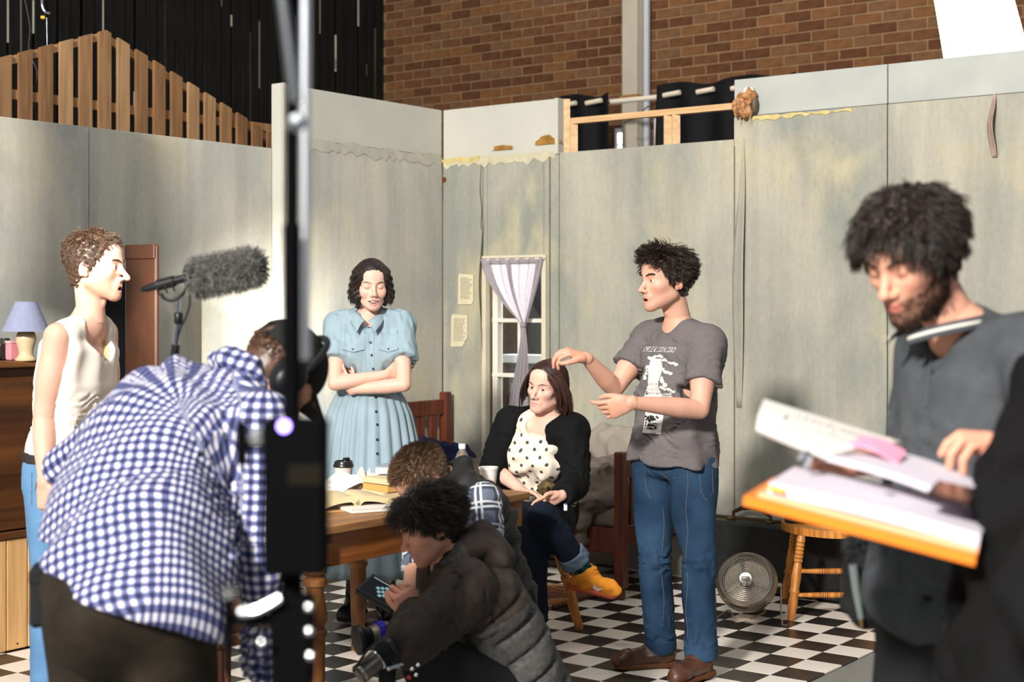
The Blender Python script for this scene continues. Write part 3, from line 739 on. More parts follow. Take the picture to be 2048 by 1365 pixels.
# cut-out frame of timber behind the low flat
tr = tag(MB().bar(R(.93, .10, 2.635), R(2.12, .10, 2.635), .045, .035).ob('trim_1', M_RAW, loc=R(1.5, .1, 2.6)), kind='structure')
for s_ in (.945, 1.60, 1.655): MB().bar(R(s_, .10, 2.2), R(s_, .10, 2.617), .035, .045).ob('stud', M_RAW, tr)
MB().bar(R(.91, .065, 2.2), R(.91, .065, H1), .02, .05).ob('stud', M_RAW, tr)
# taped wad at the top corner of the right flat
tw = thing('paper_wad', 'crumpled orange-brown taped wad stuck at the top corner of the tall right flat', 'tape wad', R(2.17, -.02, 2.62))
S = Sdf(k=.02)
for i in range(9): S.add(ell(R(2.175+rnd.uniform(-.035, .035), -.035+rnd.uniform(-.02, .01), 2.63+rnd.uniform(-.05, .05)), (.03+rnd.uniform(0, .02), .02, .035)))
S.disp(waves(3, .03, .004)); v, f = S.mesh(.006); mesh_obj('wad', v, f, mat('orange_brown_tape', srgb(196, 140, 84), .5, col2=srgb(120, 76, 44), scale=28), tw)
S = Sdf(k=.01).add(ell(R(2.225, -.03, 2.615), (.022, .02, .05))); v, f = S.mesh(.006); mesh_obj('tape_roll', v, f, mat('dark_olive_tape', srgb(84, 74, 52), .6, var=.3, scale=30), tw, smooth=True)
for i in range(5): MB().tube([R(2.15+.02*i, -.04, 2.62), R(2.13+.02*i+rnd.uniform(-.03, .03), -.05, 2.55-rnd.uniform(0, .06))], [.002, .001], 4).ob('paper_shred', mat('shred', srgb(205, 170, 130), .7) if i == 0 else bpy.data.materials['shred'], tw)
S = Sdf(k=.01).add(ell(R(2.19, -.03, 2.695), (.03, .018, .018))); S.disp(waves(5, .02, .004)); v, f = S.mesh(.006); mesh_obj('foam_tuft', v, f, mat('white_foam', srgb(235, 228, 214), .8), tw, smooth=True)

# set window with its curtain
wn = tag(MB().box(R((WA+WB)/2, .0, WZ1+.012), ((WB-WA)/2+.03, .022, .018), (U, N, Z), ch=.003).ob('window_1', mat('cream_window_paint', srgb(206, 196, 172), .55, var=.06, scale=10), loc=R(.57, 0, 1.15)), kind='structure')
MW = wn.data.materials[0]; MWW = mat('white_sash_paint', srgb(226, 220, 206), .5, var=.03)
for s_ in (WA-.014, WB+.014): MB().box(R(s_, .0, (WZ0+WZ1)/2), (.016, .022, (WZ1-WZ0)/2), (U, N, Z), ch=.003).ob('casing', MW, wn)
for s_ in (WA+.022, WB-.022): MB().box(R(s_, .075, (WZ0+WZ1)/2), (.020, .03, (WZ1-WZ0)/2), (U, N, Z), ch=.003).ob('stile', MWW, wn)
MB().box(R(.571, .075, (WZ0+WZ1)/2), (.011, .03, (WZ1-WZ0)/2), (U, N, Z), ch=.002).ob('mullion', MWW, wn)
for z in (1.43, 1.09, .76, WZ1-.02, WZ0+.02): MB().box(R(.576, .070, z), ((WB-WA)/2, .026, .012), (U, N, Z), ch=.002).ob('glazing_bar', MWW, wn)
M_GLASS = mat('window_glass', (1, 1, 1), .02, var=0, trans=1.0)
for z0, z1 in ((1.44, 1.77), (1.10, 1.42), (.77, 1.08), (.53, .75)):
    for a, b in ((WA+.042, .560), (.582, WB-.042)): MB().box(R((a+b)/2, .088, (z0+z1)/2), ((b-a)/2, .0015, (z1-z0)/2), (U, N, Z)).ob('pane', M_GLASS, wn)
bd = thing('painted_backdrop', 'pale whitewashed brick backdrop board standing outside the narrow set window', 'backdrop', R(.7, .62, 0))
MB().box(R(.8, .66, .60), (.75, .02, .60), (U, N, Z)).ob('board', mat('backdrop_mortar', srgb(150, 158, 160), .8, var=.1), bd)
bk = MB().box((0, 0, 0), (.108, .008, .033), (U, N, Z), ch=.003); bme = bpy.data.meshes.new('pale_brick'); bme.from_pydata(bk.v, [], bk.f); bme.materials.append(mat('whitewashed_brick', srgb(206, 204, 192), .8, var=.14, scale=5))
for r_ in range(14):
    for q in range(6):
        o = bpy.data.objects.new('brick', bme); C.objects.link(o); o.parent = bd; o.location = R(.17+q*.235+(r_ % 2)*.117, .635, .06+r_*.076)-ORG[bd.name]
MB().box(R(.8, .62, 1.17), (.75, .06, .028), (U, N, Z), ch=.004).ob('coping', mat('white_coping', srgb(232, 232, 230), .6), bd)
MB().box(R(.8, 1.2, 1.1), (1.1, .01, 1.08), (U, N, Z)).ob('black_drape_board', M_BLACK, bd)
lamp('added_backdrop_lamp', 'AREA', R(.75, .42, 2.35), R(.62, .62, .8), 45, (.9, .95, 1), .5, .3)  # added light behind the set window to brighten the backdrop
# curtain: gathered at a knot
cu = thing('curtain', 'sheer grey-mauve curtain tied in a knot in front of the narrow set window', 'curtain', R(.58, -.05, 1.2))
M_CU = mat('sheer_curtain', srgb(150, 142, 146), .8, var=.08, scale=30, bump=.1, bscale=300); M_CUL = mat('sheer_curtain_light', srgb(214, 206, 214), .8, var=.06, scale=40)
zk, sk = 1.405, .668
def cur_up(u, v):
    z = 1.815-(1.815-zk)*u; a = (.335+(.815-.335)*v); g = u**1.25; s_ = a*(1-g)+(sk-.010+.02*v)*g
    if v < .35: s_ += (.0)*(1-u)
    dep = -.032-.010*math.sin(v*40+3*u)*(1-.5*u)-.03*math.sin(math.pi*u)*(1-v)
    return R(s_, dep, z+.06*v*(1-v)*4*u*(1-u)*-.6)
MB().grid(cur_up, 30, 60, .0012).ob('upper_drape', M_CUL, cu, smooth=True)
def cur_hem(u, v):
    p = cur_up(.0+u*.09, v); return p-N*.004
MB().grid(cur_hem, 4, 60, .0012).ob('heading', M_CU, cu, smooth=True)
def cur_edge(a, b):
    def fn(u, v): p = cur_up(u*.98, a+(b-a)*v); return p-N*.004
    return fn
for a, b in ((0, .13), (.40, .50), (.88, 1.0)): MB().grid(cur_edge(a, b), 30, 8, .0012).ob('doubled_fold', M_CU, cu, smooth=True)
def cur_lo(u, v):
    z = zk-(zk-.62)*u; wd_ = .018+.135*min(1, u*1.5)**.8; s_ = sk-.045*u+(v-.5)*wd_+.01*math.sin(6*u)
    return R(s_, -.035-.012*math.sin(v*26+4*u)*min(1, u*3)-.015*math.sin(math.pi*v), z)
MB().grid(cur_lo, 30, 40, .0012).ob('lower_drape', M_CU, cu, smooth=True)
S = Sdf(k=.01).add(ell(R(sk, -.04, zk), (.022, .022, .018))); S.disp(waves(1, .02, .003)); v, f = S.mesh(.004); mesh_obj('knot', v, f, M_CU, cu, smooth=True)
MB().tube([R(.33, -.03, 1.805), R(.82, -.03, 1.805)], .006, 8).ob('curtain_wire', MW, cu)
# pages pinned to the flat
def page(px0, py0, px1, py1, label, clip):
    s0 = ((px0-1024)/F*9.335+.442)/(.7994+.6008*(px0-1024)/F); s1 = ((px1-1024)/F*9.335+.442)/(.7994+.6008*(px1-1024)/F)
    Y = R((s0+s1)/2, 0)[1]; z1 = CAMZ-(py0-HOR)/F*Y; z0 = CAMZ-(py1-HOR)/F*Y
    o = thing('pinned_page', label, 'paper', R((s0+s1)/2, -.006, z0), 'printed pages on the flat')
    w = s1-s0; h = z1-z0; poly = [(s0, z0+.0), (s1-w*clip, z0), (s1, z0+h*clip*1.0), (s1, z1-.004), (s0+w*.06, z1+.004), (s0+w*.03, z1-.02)]
    MB().prism(poly, R(0, -.006, 0), U, Z, .0015).ob('sheet', mat('aged_paper', srgb(206, 196, 166), .8, var=.08, scale=12), o)
    mb = MB(); r = random.Random(px0)
    for i in range(13):
        z = z1-h*(.13+i*.056); a = s0+w*.18; b = s1-w*r.uniform(.16, .34); 
        while a < b: q = r.uniform(.008, .02); mb.box(R(a+q/2, -.0072, z), (q/2, .0002, .0022), (U, N, Z)); a += q+.004
    tag(mb.ob('print', mat('faded_ink', srgb(120, 112, 98), .8, var=0), o), kind='stuff')
page(917, 549, 948, 609, 'upper yellowed printed page pinned left of the set window', .12); page(903, 630, 936, 694, 'lower yellowed printed page with torn corner left of the set window', .3)

# brick hall wall behind
WBK = 3.57
wb = tag(MB().box(R(.5, WBK+.12, 2.6), (4.3, .10, 2.6), (U, N, Z)).ob('wall_back', mat('mortar', srgb(136, 110, 82), .9, var=.15, scale=20), loc=R(0, WBK, 0)), kind='structure')
bks = []
for c_, nm in ((srgb(98, 66, 44), 'a'), (srgb(86, 56, 38), 'b'), (srgb(110, 76, 48), 'c'), (srgb(104, 76, 54), 'd')):
    q = MB().box((0, 0, 0), (.1145, .022, .0375), (U, N, Z), ch=.003); me = bpy.data.meshes.new('hall_brick'); me.from_pydata(q.v, [], q.f); me.materials.append(mat('hall_brick_'+nm, c_, .85, var=.14, scale=14, bump=.15, bscale=40)); bks.append(me)
far = MB(); nb = 0
for r_ in range(27):
    z = 2.55+r_*.0862
    for q in range(36):
        s_ = -3.70+q*.2390+(r_ % 2)*.1195; c = R(s_, WBK+.037, z); px = 1024+F*c[0]/c[1]; py = HOR-F*(z-CAMZ)/c[1]
        top = 220-.1107*(px-885)+6
        if 755 < px < 1900 and py > -14 and (py < top or (1120 < px < 1470 and py < 300)) and nb < 298:
            o = bpy.data.objects.new('brick', rnd.choice(bks)); C.objects.link(o); o.parent = wb; o.location = c-ORG[wb.name]+N*rnd.uniform(-.003, .003); nb += 1
        elif 600 < px < 2500: far.box(c+N*.002, (.1145, .022, .0375), (U, N, Z))
tag(far.ob('outlying_bricks', bks[0].materials[0], wb), kind='stuff')
col = tag(MB().box(R(-.75, WBK-.10, 2.6), (.075, .075, 2.6), (U, N, Z), ch=.006).ob('trim_2', mat('grey_column_paint', srgb(176, 168, 152), .5, var=.05), loc=R(-.75, WBK-.1, 0)), kind='structure')
MB().box(R(-.645, WBK-.06, 2.6), (.022, .02, 2.6), (U, N, Z), ch=.004).ob('conduit', mat('bluish_conduit', srgb(176, 180, 190), .4, var=.03), col)
MB().box(R(-.75, WBK-.10, 3.30), (.09, .09, .02), (U, N, Z), ch=.004).ob('collar_plate', mat('rusty_plate', srgb(150, 104, 50), .6, var=.2), col)
# black drapes on a white rail, in front of the hall windows
rail = thing('curtain_rail', 'white rail carrying the black eyelet drapes above the low flat', 'rail', R(.3, 2.85, 3.18))
MB().tube([R(-1.25, 2.85, 3.185), R(2.0, 2.85, 3.185)], .022, 10).ob('tube', mat('white_rail', srgb(216, 206, 190), .4, var=.03), rail, smooth='auto')
def drape(a, b, label, ztop, flare):
    o = thing('black_drape', label, 'drape', R((a+b)/2, 2.85, 2.0), 'black drapes on the rail')
    n = max(2, round((b-a)/.30)); MBd = M_BLACK
    def fn(u, v):
        z = ztop-u*1.35; s_ = a+(b-a)*v+flare*u*(v-.5)*2
        return R(s_, 2.80-.03*math.cos(v*n*math.pi*2)*.8, z+.02*math.sin(v*n*3.1)*(u < .01))
    MB().grid(fn, 8, 60, .004).ob('cloth', MBd, o, smooth=True)
    for k in range(n):
        s_ = a+(b-a)*(k+.5)/n; MB().tube([R(s_-.075, 2.755, 3.178), R(s_+.075, 2.755, 3.190)], .020, 8).ob('eyelet_loop', mat('rail_through_eyelet', srgb(222, 208, 186), .4) if k == 0 else bpy.data.materials['rail_through_eyelet'], o, smooth='auto')
    return o
drape(-1.06, -.56, 'narrow black eyelet drape left of the grey steel column', 3.255, .02); drape(-.10, 1.10, 'wide black eyelet drape right of the grey steel column', 3.265, .05)
w2 = tag(MB().box(R(-.90, WBK-.03, 2.82), (.07, .03, .24), (U, N, Z)).ob('window_2', mat('white_hall_frame', srgb(220, 222, 226), .4), loc=R(-.9, WBK, 2.8)), kind='structure')
MB().box(R(-.90, WBK-.065, 2.97), (.035, .004, .045), (U, N, Z)).ob('pane', mat('daylit_pane', (.9, .95, 1), .5, var=0, emit=3), w2)
MB().box(R(-.90, WBK-.065, 2.86), (.035, .004, .045), (U, N, Z)).ob('pane', bpy.data.materials['daylit_pane'], w2)
MB().bar(R(-.17, 2.9, 2.0), R(-.17, 2.9, 3.02), .05, .05).ob('jamb', mat('white_jamb', srgb(225, 228, 228), .4), w2)
wc = thing('cable', 'thin dark cable looping beneath the white rail near the column', 'cable', R(-.3, 2.95, 3.1))
MB().tube([R(-.52, 2.95, 3.02), R(-.42, 2.95, 3.05), R(-.30, 2.95, 3.13), R(-.16, 2.93, 3.16)], .005, 6).ob('wire', mat('dark_wire', srgb(60, 54, 50), .5, var=0), wc)
# slatted black wall on the left
SW = -3.73
ws = tag(MB().box(R(SW-.14, 1.0, 2.8), (4.2, .03, 2.8), (N, U, Z)).ob('wall_left_far', M_BLACK, loc=R(SW, 1, 0)), kind='structure')
M_SL = mat('charred_black_slat', srgb(26, 25, 23), .75, var=.35, scale=5, stretch=(6, 6, .6)); M_GAP = mat('pale_slit', srgb(206, 200, 182), .7, var=.1)
slm = []
for k in range(3):
    q = MB().box((0, 0, 0), (.047, .012, 2.8), (N, U, Z), ch=.003); me = bpy.data.meshes.new('slat'); me.from_pydata(q.v, [], q.f); me.materials.append(M_SL); slm.append(me)
w_ = 3.52; r = random.Random(11)
while w_ > -2.6:
    o = bpy.data.objects.new('slat', r.choice(slm)); C.objects.link(o); o.parent = ws; o.location = R(SW+r.uniform(-.012, .012), w_, 2.8)-ORG[ws.name]
    g = r.uniform(.003, .026); w_ -= .047*2+g
    if g > .008 and w_ > -1.5:
        for _ in range(r.choice((1, 2, 2))):
            z0 = r.uniform(3.1, 4.7); MB().box(R(SW-.010, w_+.047+g/2, z0), (g/2+.003, .006, r.choice((.05, .06, .16, .3, .42))), (N, U, Z)).ob('slit_strip', M_GAP, ws)  # pale strips set into some of the gaps between slats
# gable of pickets behind the low left flat
fn_ = thing('picket_gable', 'gable of raw pine pickets standing up behind the low left flat', 'fence', R(-.55, -2, 0))
SP = -.55; WP, ZP = -2.187, 3.01; M_PK = [wood('picket_pine_%s' % a, c1, c2, axis=2, rough=.6) for a, c1, c2 in (('a', srgb(150, 114, 76), srgb(122, 88, 56)), ('b', srgb(138, 100, 64), srgb(104, 72, 44)), ('c', srgb(164, 130, 92), srgb(136, 102, 68)))]
ztop = lambda w: ZP-.365*abs(w-WP)
k = -7
while True:
    w = WP-.005+k*.1235; k += 1
    if w > -.86: break
    hw = .0385; zl = ztop(w-hw) if w-hw > WP or w+hw < WP else ZP; zr = ztop(w+hw)
    if abs(w-WP) < hw: poly = [(w-hw, 1.9), (w+hw, 1.9), (w+hw, zr), (WP, ZP), (w-hw, ztop(w-hw))]
    else: poly = [(w-hw, 1.9), (w+hw, 1.9), (w+hw, ztop(w+hw)), (w-hw, ztop(w-hw))]
    MB().prism(poly, R(SP, 0, 0), N, Z, .02).ob('picket', rnd.choice(M_PK), fn_)
MB().bar(R(SP-.03, -3.3, 2.60), R(SP-.03, -.8, 2.60), .035, .05).ob('rail', M_PK[0], fn_)
for e in (-1.15, 1.33): MB().bar(R(SP-.03, WP, ZP-.03), R(SP-.03, WP+e, ztop(WP+e)-.03), .03, .04).ob('raking_rail', M_PK[2], fn_)
for w in (-3.2, -.85): MB().bar(R(SP-.06, w, 0), R(SP-.06, w, 2.6), .04, .04).ob('prop', M_PK[1], fn_)
# lit softbox behind the right flat
sb = thing('softbox', 'glowing white softbox lamp leaning over the top of the right flat', 'lamp', W(1955, 60, 8.0)*V3(1, 1, 0))
p0, p1, p2, p3 = W(1888, 118, 8.1), W(2056, 100, 7.95), W(2010, -70, 7.9), W(1858, -62, 8.05)
sx = nrm(p1-p0); sy = nrm(p3-p0); sn = nrm(np.cross(sx, sy)); sn = sn if sn[1] < 0 else -sn
MB().add([p0+sn*.004, p1+sn*.004, p2+sn*.004, p3+sn*.004], [(0, 1, 2, 3)]).ob('diffuser', mat('lit_diffuser', (1, .97, .93), .5, var=0, emit=14), sb)
pc = (p0+p1+p2+p3)/4-sn*.28
q = [pc+sx*a+sy*b for a, b in ((-.08, -.08), (.08, -.08), (.08, .08), (-.08, .08))]
MB().add([p0, p1, p2, p3]+q, [(4, 0, 1, 5), (5, 1, 2, 6), (6, 2, 3, 7), (7, 3, 0, 4), (7, 6, 5, 4)]).ob('hood', M_BLACK, sb)
MB().tube([pc, pc*V3(1, 1, 0)+Z*.02], .018, 8).ob('stand_pole', M_BLACK, sb)
for a in (0, 2.1, 4.2): MB().tube([pc*V3(1, 1, 0)+Z*.35, pc*V3(1, 1, 0)+V3(.4*math.cos(a), .4*math.sin(a), .01)], .01, 6).ob('leg', M_BLACK, sb)

# unseen black flag added outside the frame to put shade on the low flat
fg = thing('added_shade_flag', 'added unseen black cloth flag on a stand, shading the left flat', 'flag', V3(-2.62, 5.95, 0))
kl = V3(-4.2, -5.0, 6.0); tg_ = R(LW, -2.52, 2.02); fc_ = kl+(tg_-kl)*.86; fd_ = nrm(tg_-kl); fx_ = nrm(np.cross(fd_, Z)); fy_ = np.cross(fx_, fd_)
MB().prism([(-.20, -.55), (.17, -.55), (.19, -.1), (.15, .40), (-.20, .40), (-.18, .0)], fc_, fx_, fy_, .006).ob('cloth', M_BLACK, fg); MB().tube([fc_-fx_*.2, fc_*V3(1, 1, 1)-fx_*.45], .008, 6).ob('arm', M_BLACK, fg); q_ = fc_-fx_*.45; MB().tube([q_+Z*.1, q_*V3(1, 1, 0)+Z*.02], .014, 8).ob('pole', M_BLACK, fg)

# added unseen gobo plate, window-shaped opening shapes the light patch on the left flat
gb = thing('added_gobo_plate', 'added unseen black plate with a window-shaped opening in front of the added spot', 'gobo', V3(-1.97, -3.02, 0)); SPT = V3(-2.0, -3.5, 4.6)
def lwall(px, py, s_):
    k = (px-1024)/F; o = KOR+U*s_; w = (k*o[1]-o[0])/(N[0]-k*N[1]); q = o+N*w; return V3(q[0], q[1], CAMZ-(py-HOR)/F*q[1])
gd = nrm(V3(-1.3, 8.2, 1.45)-SPT); gc = SPT+gd*.5
def onpl(P): r_ = nrm(P-SPT); return SPT+r_*(.5/(r_@gd))
hole = [onpl(lwall(*q)) for q in ((641, 512, 0), (641, 850, 0), (455, 850, LW), (455, 630, LW))]; gx = nrm(np.cross(gd, Z)); gy = np.cross(gx, gd)
outer = [gc+gx*a_*.22+gy*b_*.22 for a_, b_ in ((1, 1), (1, -1), (-1, -1), (-1, 1))]
h2, o2 = hole, outer
mb = MB(); V_ = h2+o2; mb.add(V_+[p+gd*.004 for p in V_], [(i, (i+1) % 4, 4+(i+1) % 4, 4+i) for i in range(4)]+[(12+i, 12+(i+1) % 4, 8+(i+1) % 4, 8+i) for i in range(4)]+[(i, 8+i, 8+(i+1) % 4, (i+1) % 4) for i in range(4)]+[(4+(i+1) % 4, 12+(i+1) % 4, 12+i, 4+i) for i in range(4)]); mb.ob('plate', M_BLACK, gb)
MB().bar(onpl(lwall(650, 684, 0)), onpl(lwall(445, 684, LW)), .0014, .0014).ob('glazing_shadow_bar', M_BLACK, gb); MB().tube([gc-gy*.22, gc*V3(1, 1, 0)+Z*.02], .014, 8).ob('pole', M_BLACK, gb)
# ---------------------------------------------------------------- furniture
M_TT = wood('weathered_table_top', srgb(176, 128, 78), srgb(120, 80, 44), axis=1, scale=2.2, rough=.5)
M_TA = wood('orange_pine_apron', srgb(170, 104, 44), srgb(118, 64, 24), axis=1, scale=2.2, rough=.42)
M_TL = mat('worn_turned_pine', srgb(176, 122, 62), .45, col2=srgb(104, 62, 28), scale=12, stretch=(1, 1, .35), bump=.2, bscale=40)
ts0, ts1, tw0, tw1 = 1.46, 2.42, -3.60, -2.36
tb = thing('farm_table', 'worn pine farm table with turned legs covered in books and litter', 'table', R((ts0+ts1)/2, (tw0+tw1)/2))
ZT = .76
npl = 5
for i in range(npl):
    a = ts0+(ts1-ts0)*i/npl; b = ts0+(ts1-ts0)*(i+1)/npl
    MB().box(R((a+b)/2, (tw0+tw1)/2, ZT-.016), ((b-a)/2-.001, (tw1-tw0)/2+rnd.uniform(-.004, .004), .016), (U, N, Z), ch=.004).ob('plank', M_TT, tb)
ins = .055
for s_ in (ts0+ins, ts1-ins): MB().box(R(s_, (tw0+tw1)/2, ZT-.032-.06), (.011, (tw1-tw0)/2-ins, .06), (U, N, Z), ch=.002).ob('apron', M_TA, tb)
for w in (tw0+ins, tw1-ins): MB().box(R((ts0+ts1)/2, w, ZT-.032-.06), ((ts1-ts0)/2-ins, .011, .06), (U, N, Z), ch=.002).ob('apron', M_TA, tb)
LEGP = [(.030, 0), (.032, .02), (.024, .05), (.030, .12), (.034, .22), (.036, .34), (.035, .365), (.043, .375), (.043, .392), (.034, .40), (.032, .41), (.043, .425), (.044, .45), (.036, .49), (.029, .53), (.033, .545), (.041, .55), (.041, .57), (.030, .58), (.041, .592), (.041, .612), (.034, .62)]
for s_ in (ts0+ins+.01, ts1-ins-.01):
    for w in (tw0+ins+.01, tw1-ins-.01):
        MB().lathe(LEGP, R(s_, w, 0), n=20).box(R(s_, w, .675), (.042, .042, .055), (U, N, Z), ch=.004).ob('leg', M_TL, tb, smooth='auto')
# seat stool of the seated woman
M_OR = wood('honey_pine', srgb(206, 134, 52), srgb(164, 92, 28), axis=2, scale=3, rough=.35)
def round_stool(name, label, c, zt, r_seat, r_foot, angs, m):
    o = thing(name, label, 'stool', c)
    MB().lathe([(r_seat*.9, -.018), (r_seat, -.008), (r_seat, .008), (r_seat*.95, .018), (.001, .020)], c+Z*(zt-.02), n=32).ob('seat', m, o, smooth='auto')
    ft = []
    for a in angs:
        d = V3(math.cos(a), math.sin(a), 0); p = c+d*r_seat*.62+Z*(zt-.035); q = c+d*r_foot; ax = q-p; L = np.linalg.norm(ax)
        MB().lathe([(.017, 0), (.021, L*.1), (.024, L*.38), (.017, L*.44), (.023, L*.46), (.023, L*.5), (.018, L*.52), (.026, L*.62), (.019, L*.97), (.015, L)], p, ax/L, n=14).ob('leg', m, o, smooth='auto'); ft.append((p, q))
    for i in range(len(ft)):
        a = ft[i]; b = ft[(i+1) % len(ft)]; t = .62+.06*(i % 2); MB().tube([a[0]*(1-t)+a[1]*t, (a[0]+b[0])/2*(1-t)+(a[1]+b[1])/2*t, b[0]*(1-t)+b[1]*t], [.009, .013, .009], 10).ob('rung', m, o, smooth='auto')
    return o
SQ = FL(1148, 1246); round_stool('round_stool', 'honey pine stool with splayed turned legs under the seated woman', V3(.085, 6.90, 0), .50, .17, .235, (-.12+0*1, 1.5, 3.1, 4.62), M_OR)
# chair at the left end of the table
wc_ = thing('dining_chair', 'dark wooden chair with padded leather seat at the near end of the table', 'chair', FL(470, 1320)); cc = W(462, 1128, 4.95)
zc = .47; cx = V3(cc[0]-.03, cc[1]+.0, 0); M_CH = wood('dark_chair_wood', srgb(96, 54, 30), srgb(60, 32, 18), axis=2)
MB().box(cx+Z*(zc-.03), (.20, .20, .02), (U, N, Z), ch=.006).ob('seat_frame', M_CH, wc_)
S = Sdf(k=.02).add(rbox(cx+Z*(zc+.0), (.19, .19, .022), (U, N, Z), r=.02)); S.add(ell(cx+Z*(zc+.012), (.17, .17, .025)), k=.03); v, f = S.mesh(.010); mesh_obj('cushion', v, f, mat('brown_leather', srgb(84, 56, 44), .38, var=.2, scale=12, bump=.1), wc_, smooth=True)
for a in (-1, 1):
    for b in (-1, 1):
        p = cx+U*.175*a+N*.175*b; MB().tube([p*V3(1, 1, 0), p+Z*(zc-.04)], [.014, .021], 10).ob('leg', M_CH, wc_, smooth='auto')
    MB().bar(cx+U*.175*a-N*.175+Z*.2, cx+U*.175*a+N*.175+Z*.2, .02, .025).ob('stretcher', M_CH, wc_)
# ring-turned chair stool on the right
M_RT = wood('golden_ring_turned_wood', srgb(206, 138, 62), srgb(156, 92, 34), axis=2, scale=3, rough=.35); M_RG = mat('dark_ring_groove', srgb(90, 46, 22), .5, var=.1)
st = thing('ring_turned_stool', 'golden wooden stool with ring-turned legs and double stretchers beside the black suitcase', 'stool', V3(1.58, 7.35, 0))
fl_, fr_, bl_, br_ = V3(1.345, 7.08, 0), V3(1.735, 7.08, 0), V3(1.42, 7.62, 0), V3(1.71, 7.60, 0); zs = .435
sc_ = (fl_+fr_+bl_+br_)/4
poly = [(.03+math.cos(a)*(.215+.015*math.cos(2*a)), math.sin(a)*(.29)) for a in np.linspace(0, 6.283, 33)[:-1]]
MB().prism(poly, sc_+Z*(zs-.018), V3(1, 0, 0), V3(0, 1, 0), .036).ob('seat', M_RT, st)
tops = []
for nm, q in (('a', fl_), ('b', fr_), ('c', bl_), ('d', br_)):
    p = q*.86+sc_*.14+V3(.03, 0, 0)+Z*(zs-.03); ax = q-p; L = np.linalg.norm(ax); pr = [(.018, 0)]
    for i in range(6): pr += [(.0215, .02+i*.019), (.0215, .031+i*.019), (.017, .034+i*.019)]
    pr += [(.022, .16), (.024, L*.5), (.021, L*.62), (.026, L*.66), (.019, L*.70), (.024, L*.78), (.017, L)]
    lg = MB().lathe(pr, p, ax/L, n=14).ob('leg', M_RT, st, smooth='auto'); tops.append((p, q))
    g = MB()
    for i in range(6): g.lathe([(.0178, .0005), (.0186, .001), (.0178, .0025)], p+ax/L*(.0325+i*.019), ax/L, n=12)
    tag(g.ob('groove', M_RG, lg), kind='stuff')
def rung(a, b, t, rings=True):
    p = a[0]*(1-t)+a[1]*t; q = b[0]*(1-t)+b[1]*t; L = np.linalg.norm(q-p); pr = [(.008, 0), (.012, L*.3)]
    o = MB().lathe([(.009, 0), (.013, L*.28), (.0145, L*.5), (.013, L*.72), (.009, L)], p, (q-p)/L, n=12).ob('stretcher', M_RT, st, smooth='auto')
    if rings:
        g = MB()
        for u in (.34, .37, .40, .43, .60, .63, .66, .69): g.lathe([(.0142, -.0015), (.0158, 0), (.0142, .0015)], p+(q-p)*u, (q-p)/L, n=12)
        tag(g.ob('ring', M_RG, o), kind='stuff')
rung(tops[0], tops[1], .42); rung(tops[0], tops[1], .70); rung(tops[2], tops[3], .62, False); rung(tops[0], tops[2], .36, False); rung(tops[1], tops[3], .36, False); rung(tops[0], tops[2], .6, False)
# wooden crate behind the stool
cr = thing('wooden_crate', 'small orange pine crate on the floor behind the ring-turned stool', 'crate', V3(1.78, 7.86, 0))
for i in range(3): MB().box(V3(1.78, 7.80, .075+i*.062), (.12, .010, .029), (U, N, Z), ch=.002).ob('slat', M_OR, cr)
for a in (-1, 1): MB().box(V3(1.78, 7.84, .13)+U*.115*a+N*.05, (.010, .07, .095), (U, N, Z), ch=.002).ob('end_board', M_OR, cr)
MB().box(V3(1.78, 7.87, .05)+N*.03, (.11, .08, .008), (U, N, Z)).ob('bottom_board', M_OR, cr)
# black suitcase against the wall
M_LE = mat('black_leatherette', (.010, .011, .012), .42, var=.3, scale=30, bump=.12, bscale=160, spec=.4); M_BR = mat('brass', srgb(150, 120, 70), .35, 1.0, var=.15)
sc0 = 1.95; sc1 = 2.80; scw = -.12
su = thing('suitcase', 'large black leatherette suitcase standing against the right flat behind the fan', 'suitcase', R((sc0+sc1)/2, scw, 0))
MB().box(R((sc0+sc1)/2, scw-.035, .182), ((sc1-sc0)/2, .065, .182), (U, N, Z), ch=.014).ob('body', M_LE, su)
MB().box(R((sc0+sc1)/2, scw+.058, .186), ((sc1-sc0)/2+.004, .026, .185), (U, N, Z), ch=.012).ob('lid', M_LE, su)
MB().box(R((sc0+sc1)/2, scw+.029, .367), ((sc1-sc0)/2, .006, .004), (U, N, Z)).ob('brass_edging', M_BR, su)
hs_ = 2.255
MB().tube([R(hs_-.115, scw-.0, .365), R(hs_-.11, scw, .403), R(hs_-.06, scw, .429), R(hs_, scw, .435), R(hs_+.06, scw, .425), R(hs_+.11, scw, .399), R(hs_+.118, scw, .365)], [.006, .010, .012, .012, .012, .010, .006], 8).ob('handle', mat('dark_brown_leather', srgb(52, 34, 26), .4, var=.2), su, smooth='auto')
for s_ in (hs_-.115, hs_+.118, 2.02, 2.62): MB().box(R(s_, scw-.02, .370), (.018, .02, .006), (U, N, Z), ch=.002).ob('clasp', M_BR, su)
MB().lathe([(.001, 0), (.008, .002), (.010, .008), (.006, .012), (.001, .013)], R(2.34, scw-.10, .20), -N, n=12).ob('lock_stud', M_BR, su)
fc = thing('flat_case', 'slim black folder lying on the seat of the ring-turned stool', 'case', sc_+Z*zs)
MB().box(sc_+Z*(zs+.022)+V3(.05, .06, 0), (.21, .15, .018), (V3(.96, -.28, 0), V3(.28, .96, 0), Z), ch=.006).ob('cover', M_LE, fc)
MB().box(sc_+Z*(zs+.044)+V3(-.13, .02, 0), (.028, .016, .005), ch=.002).ob('brass_lock', M_BR, fc)
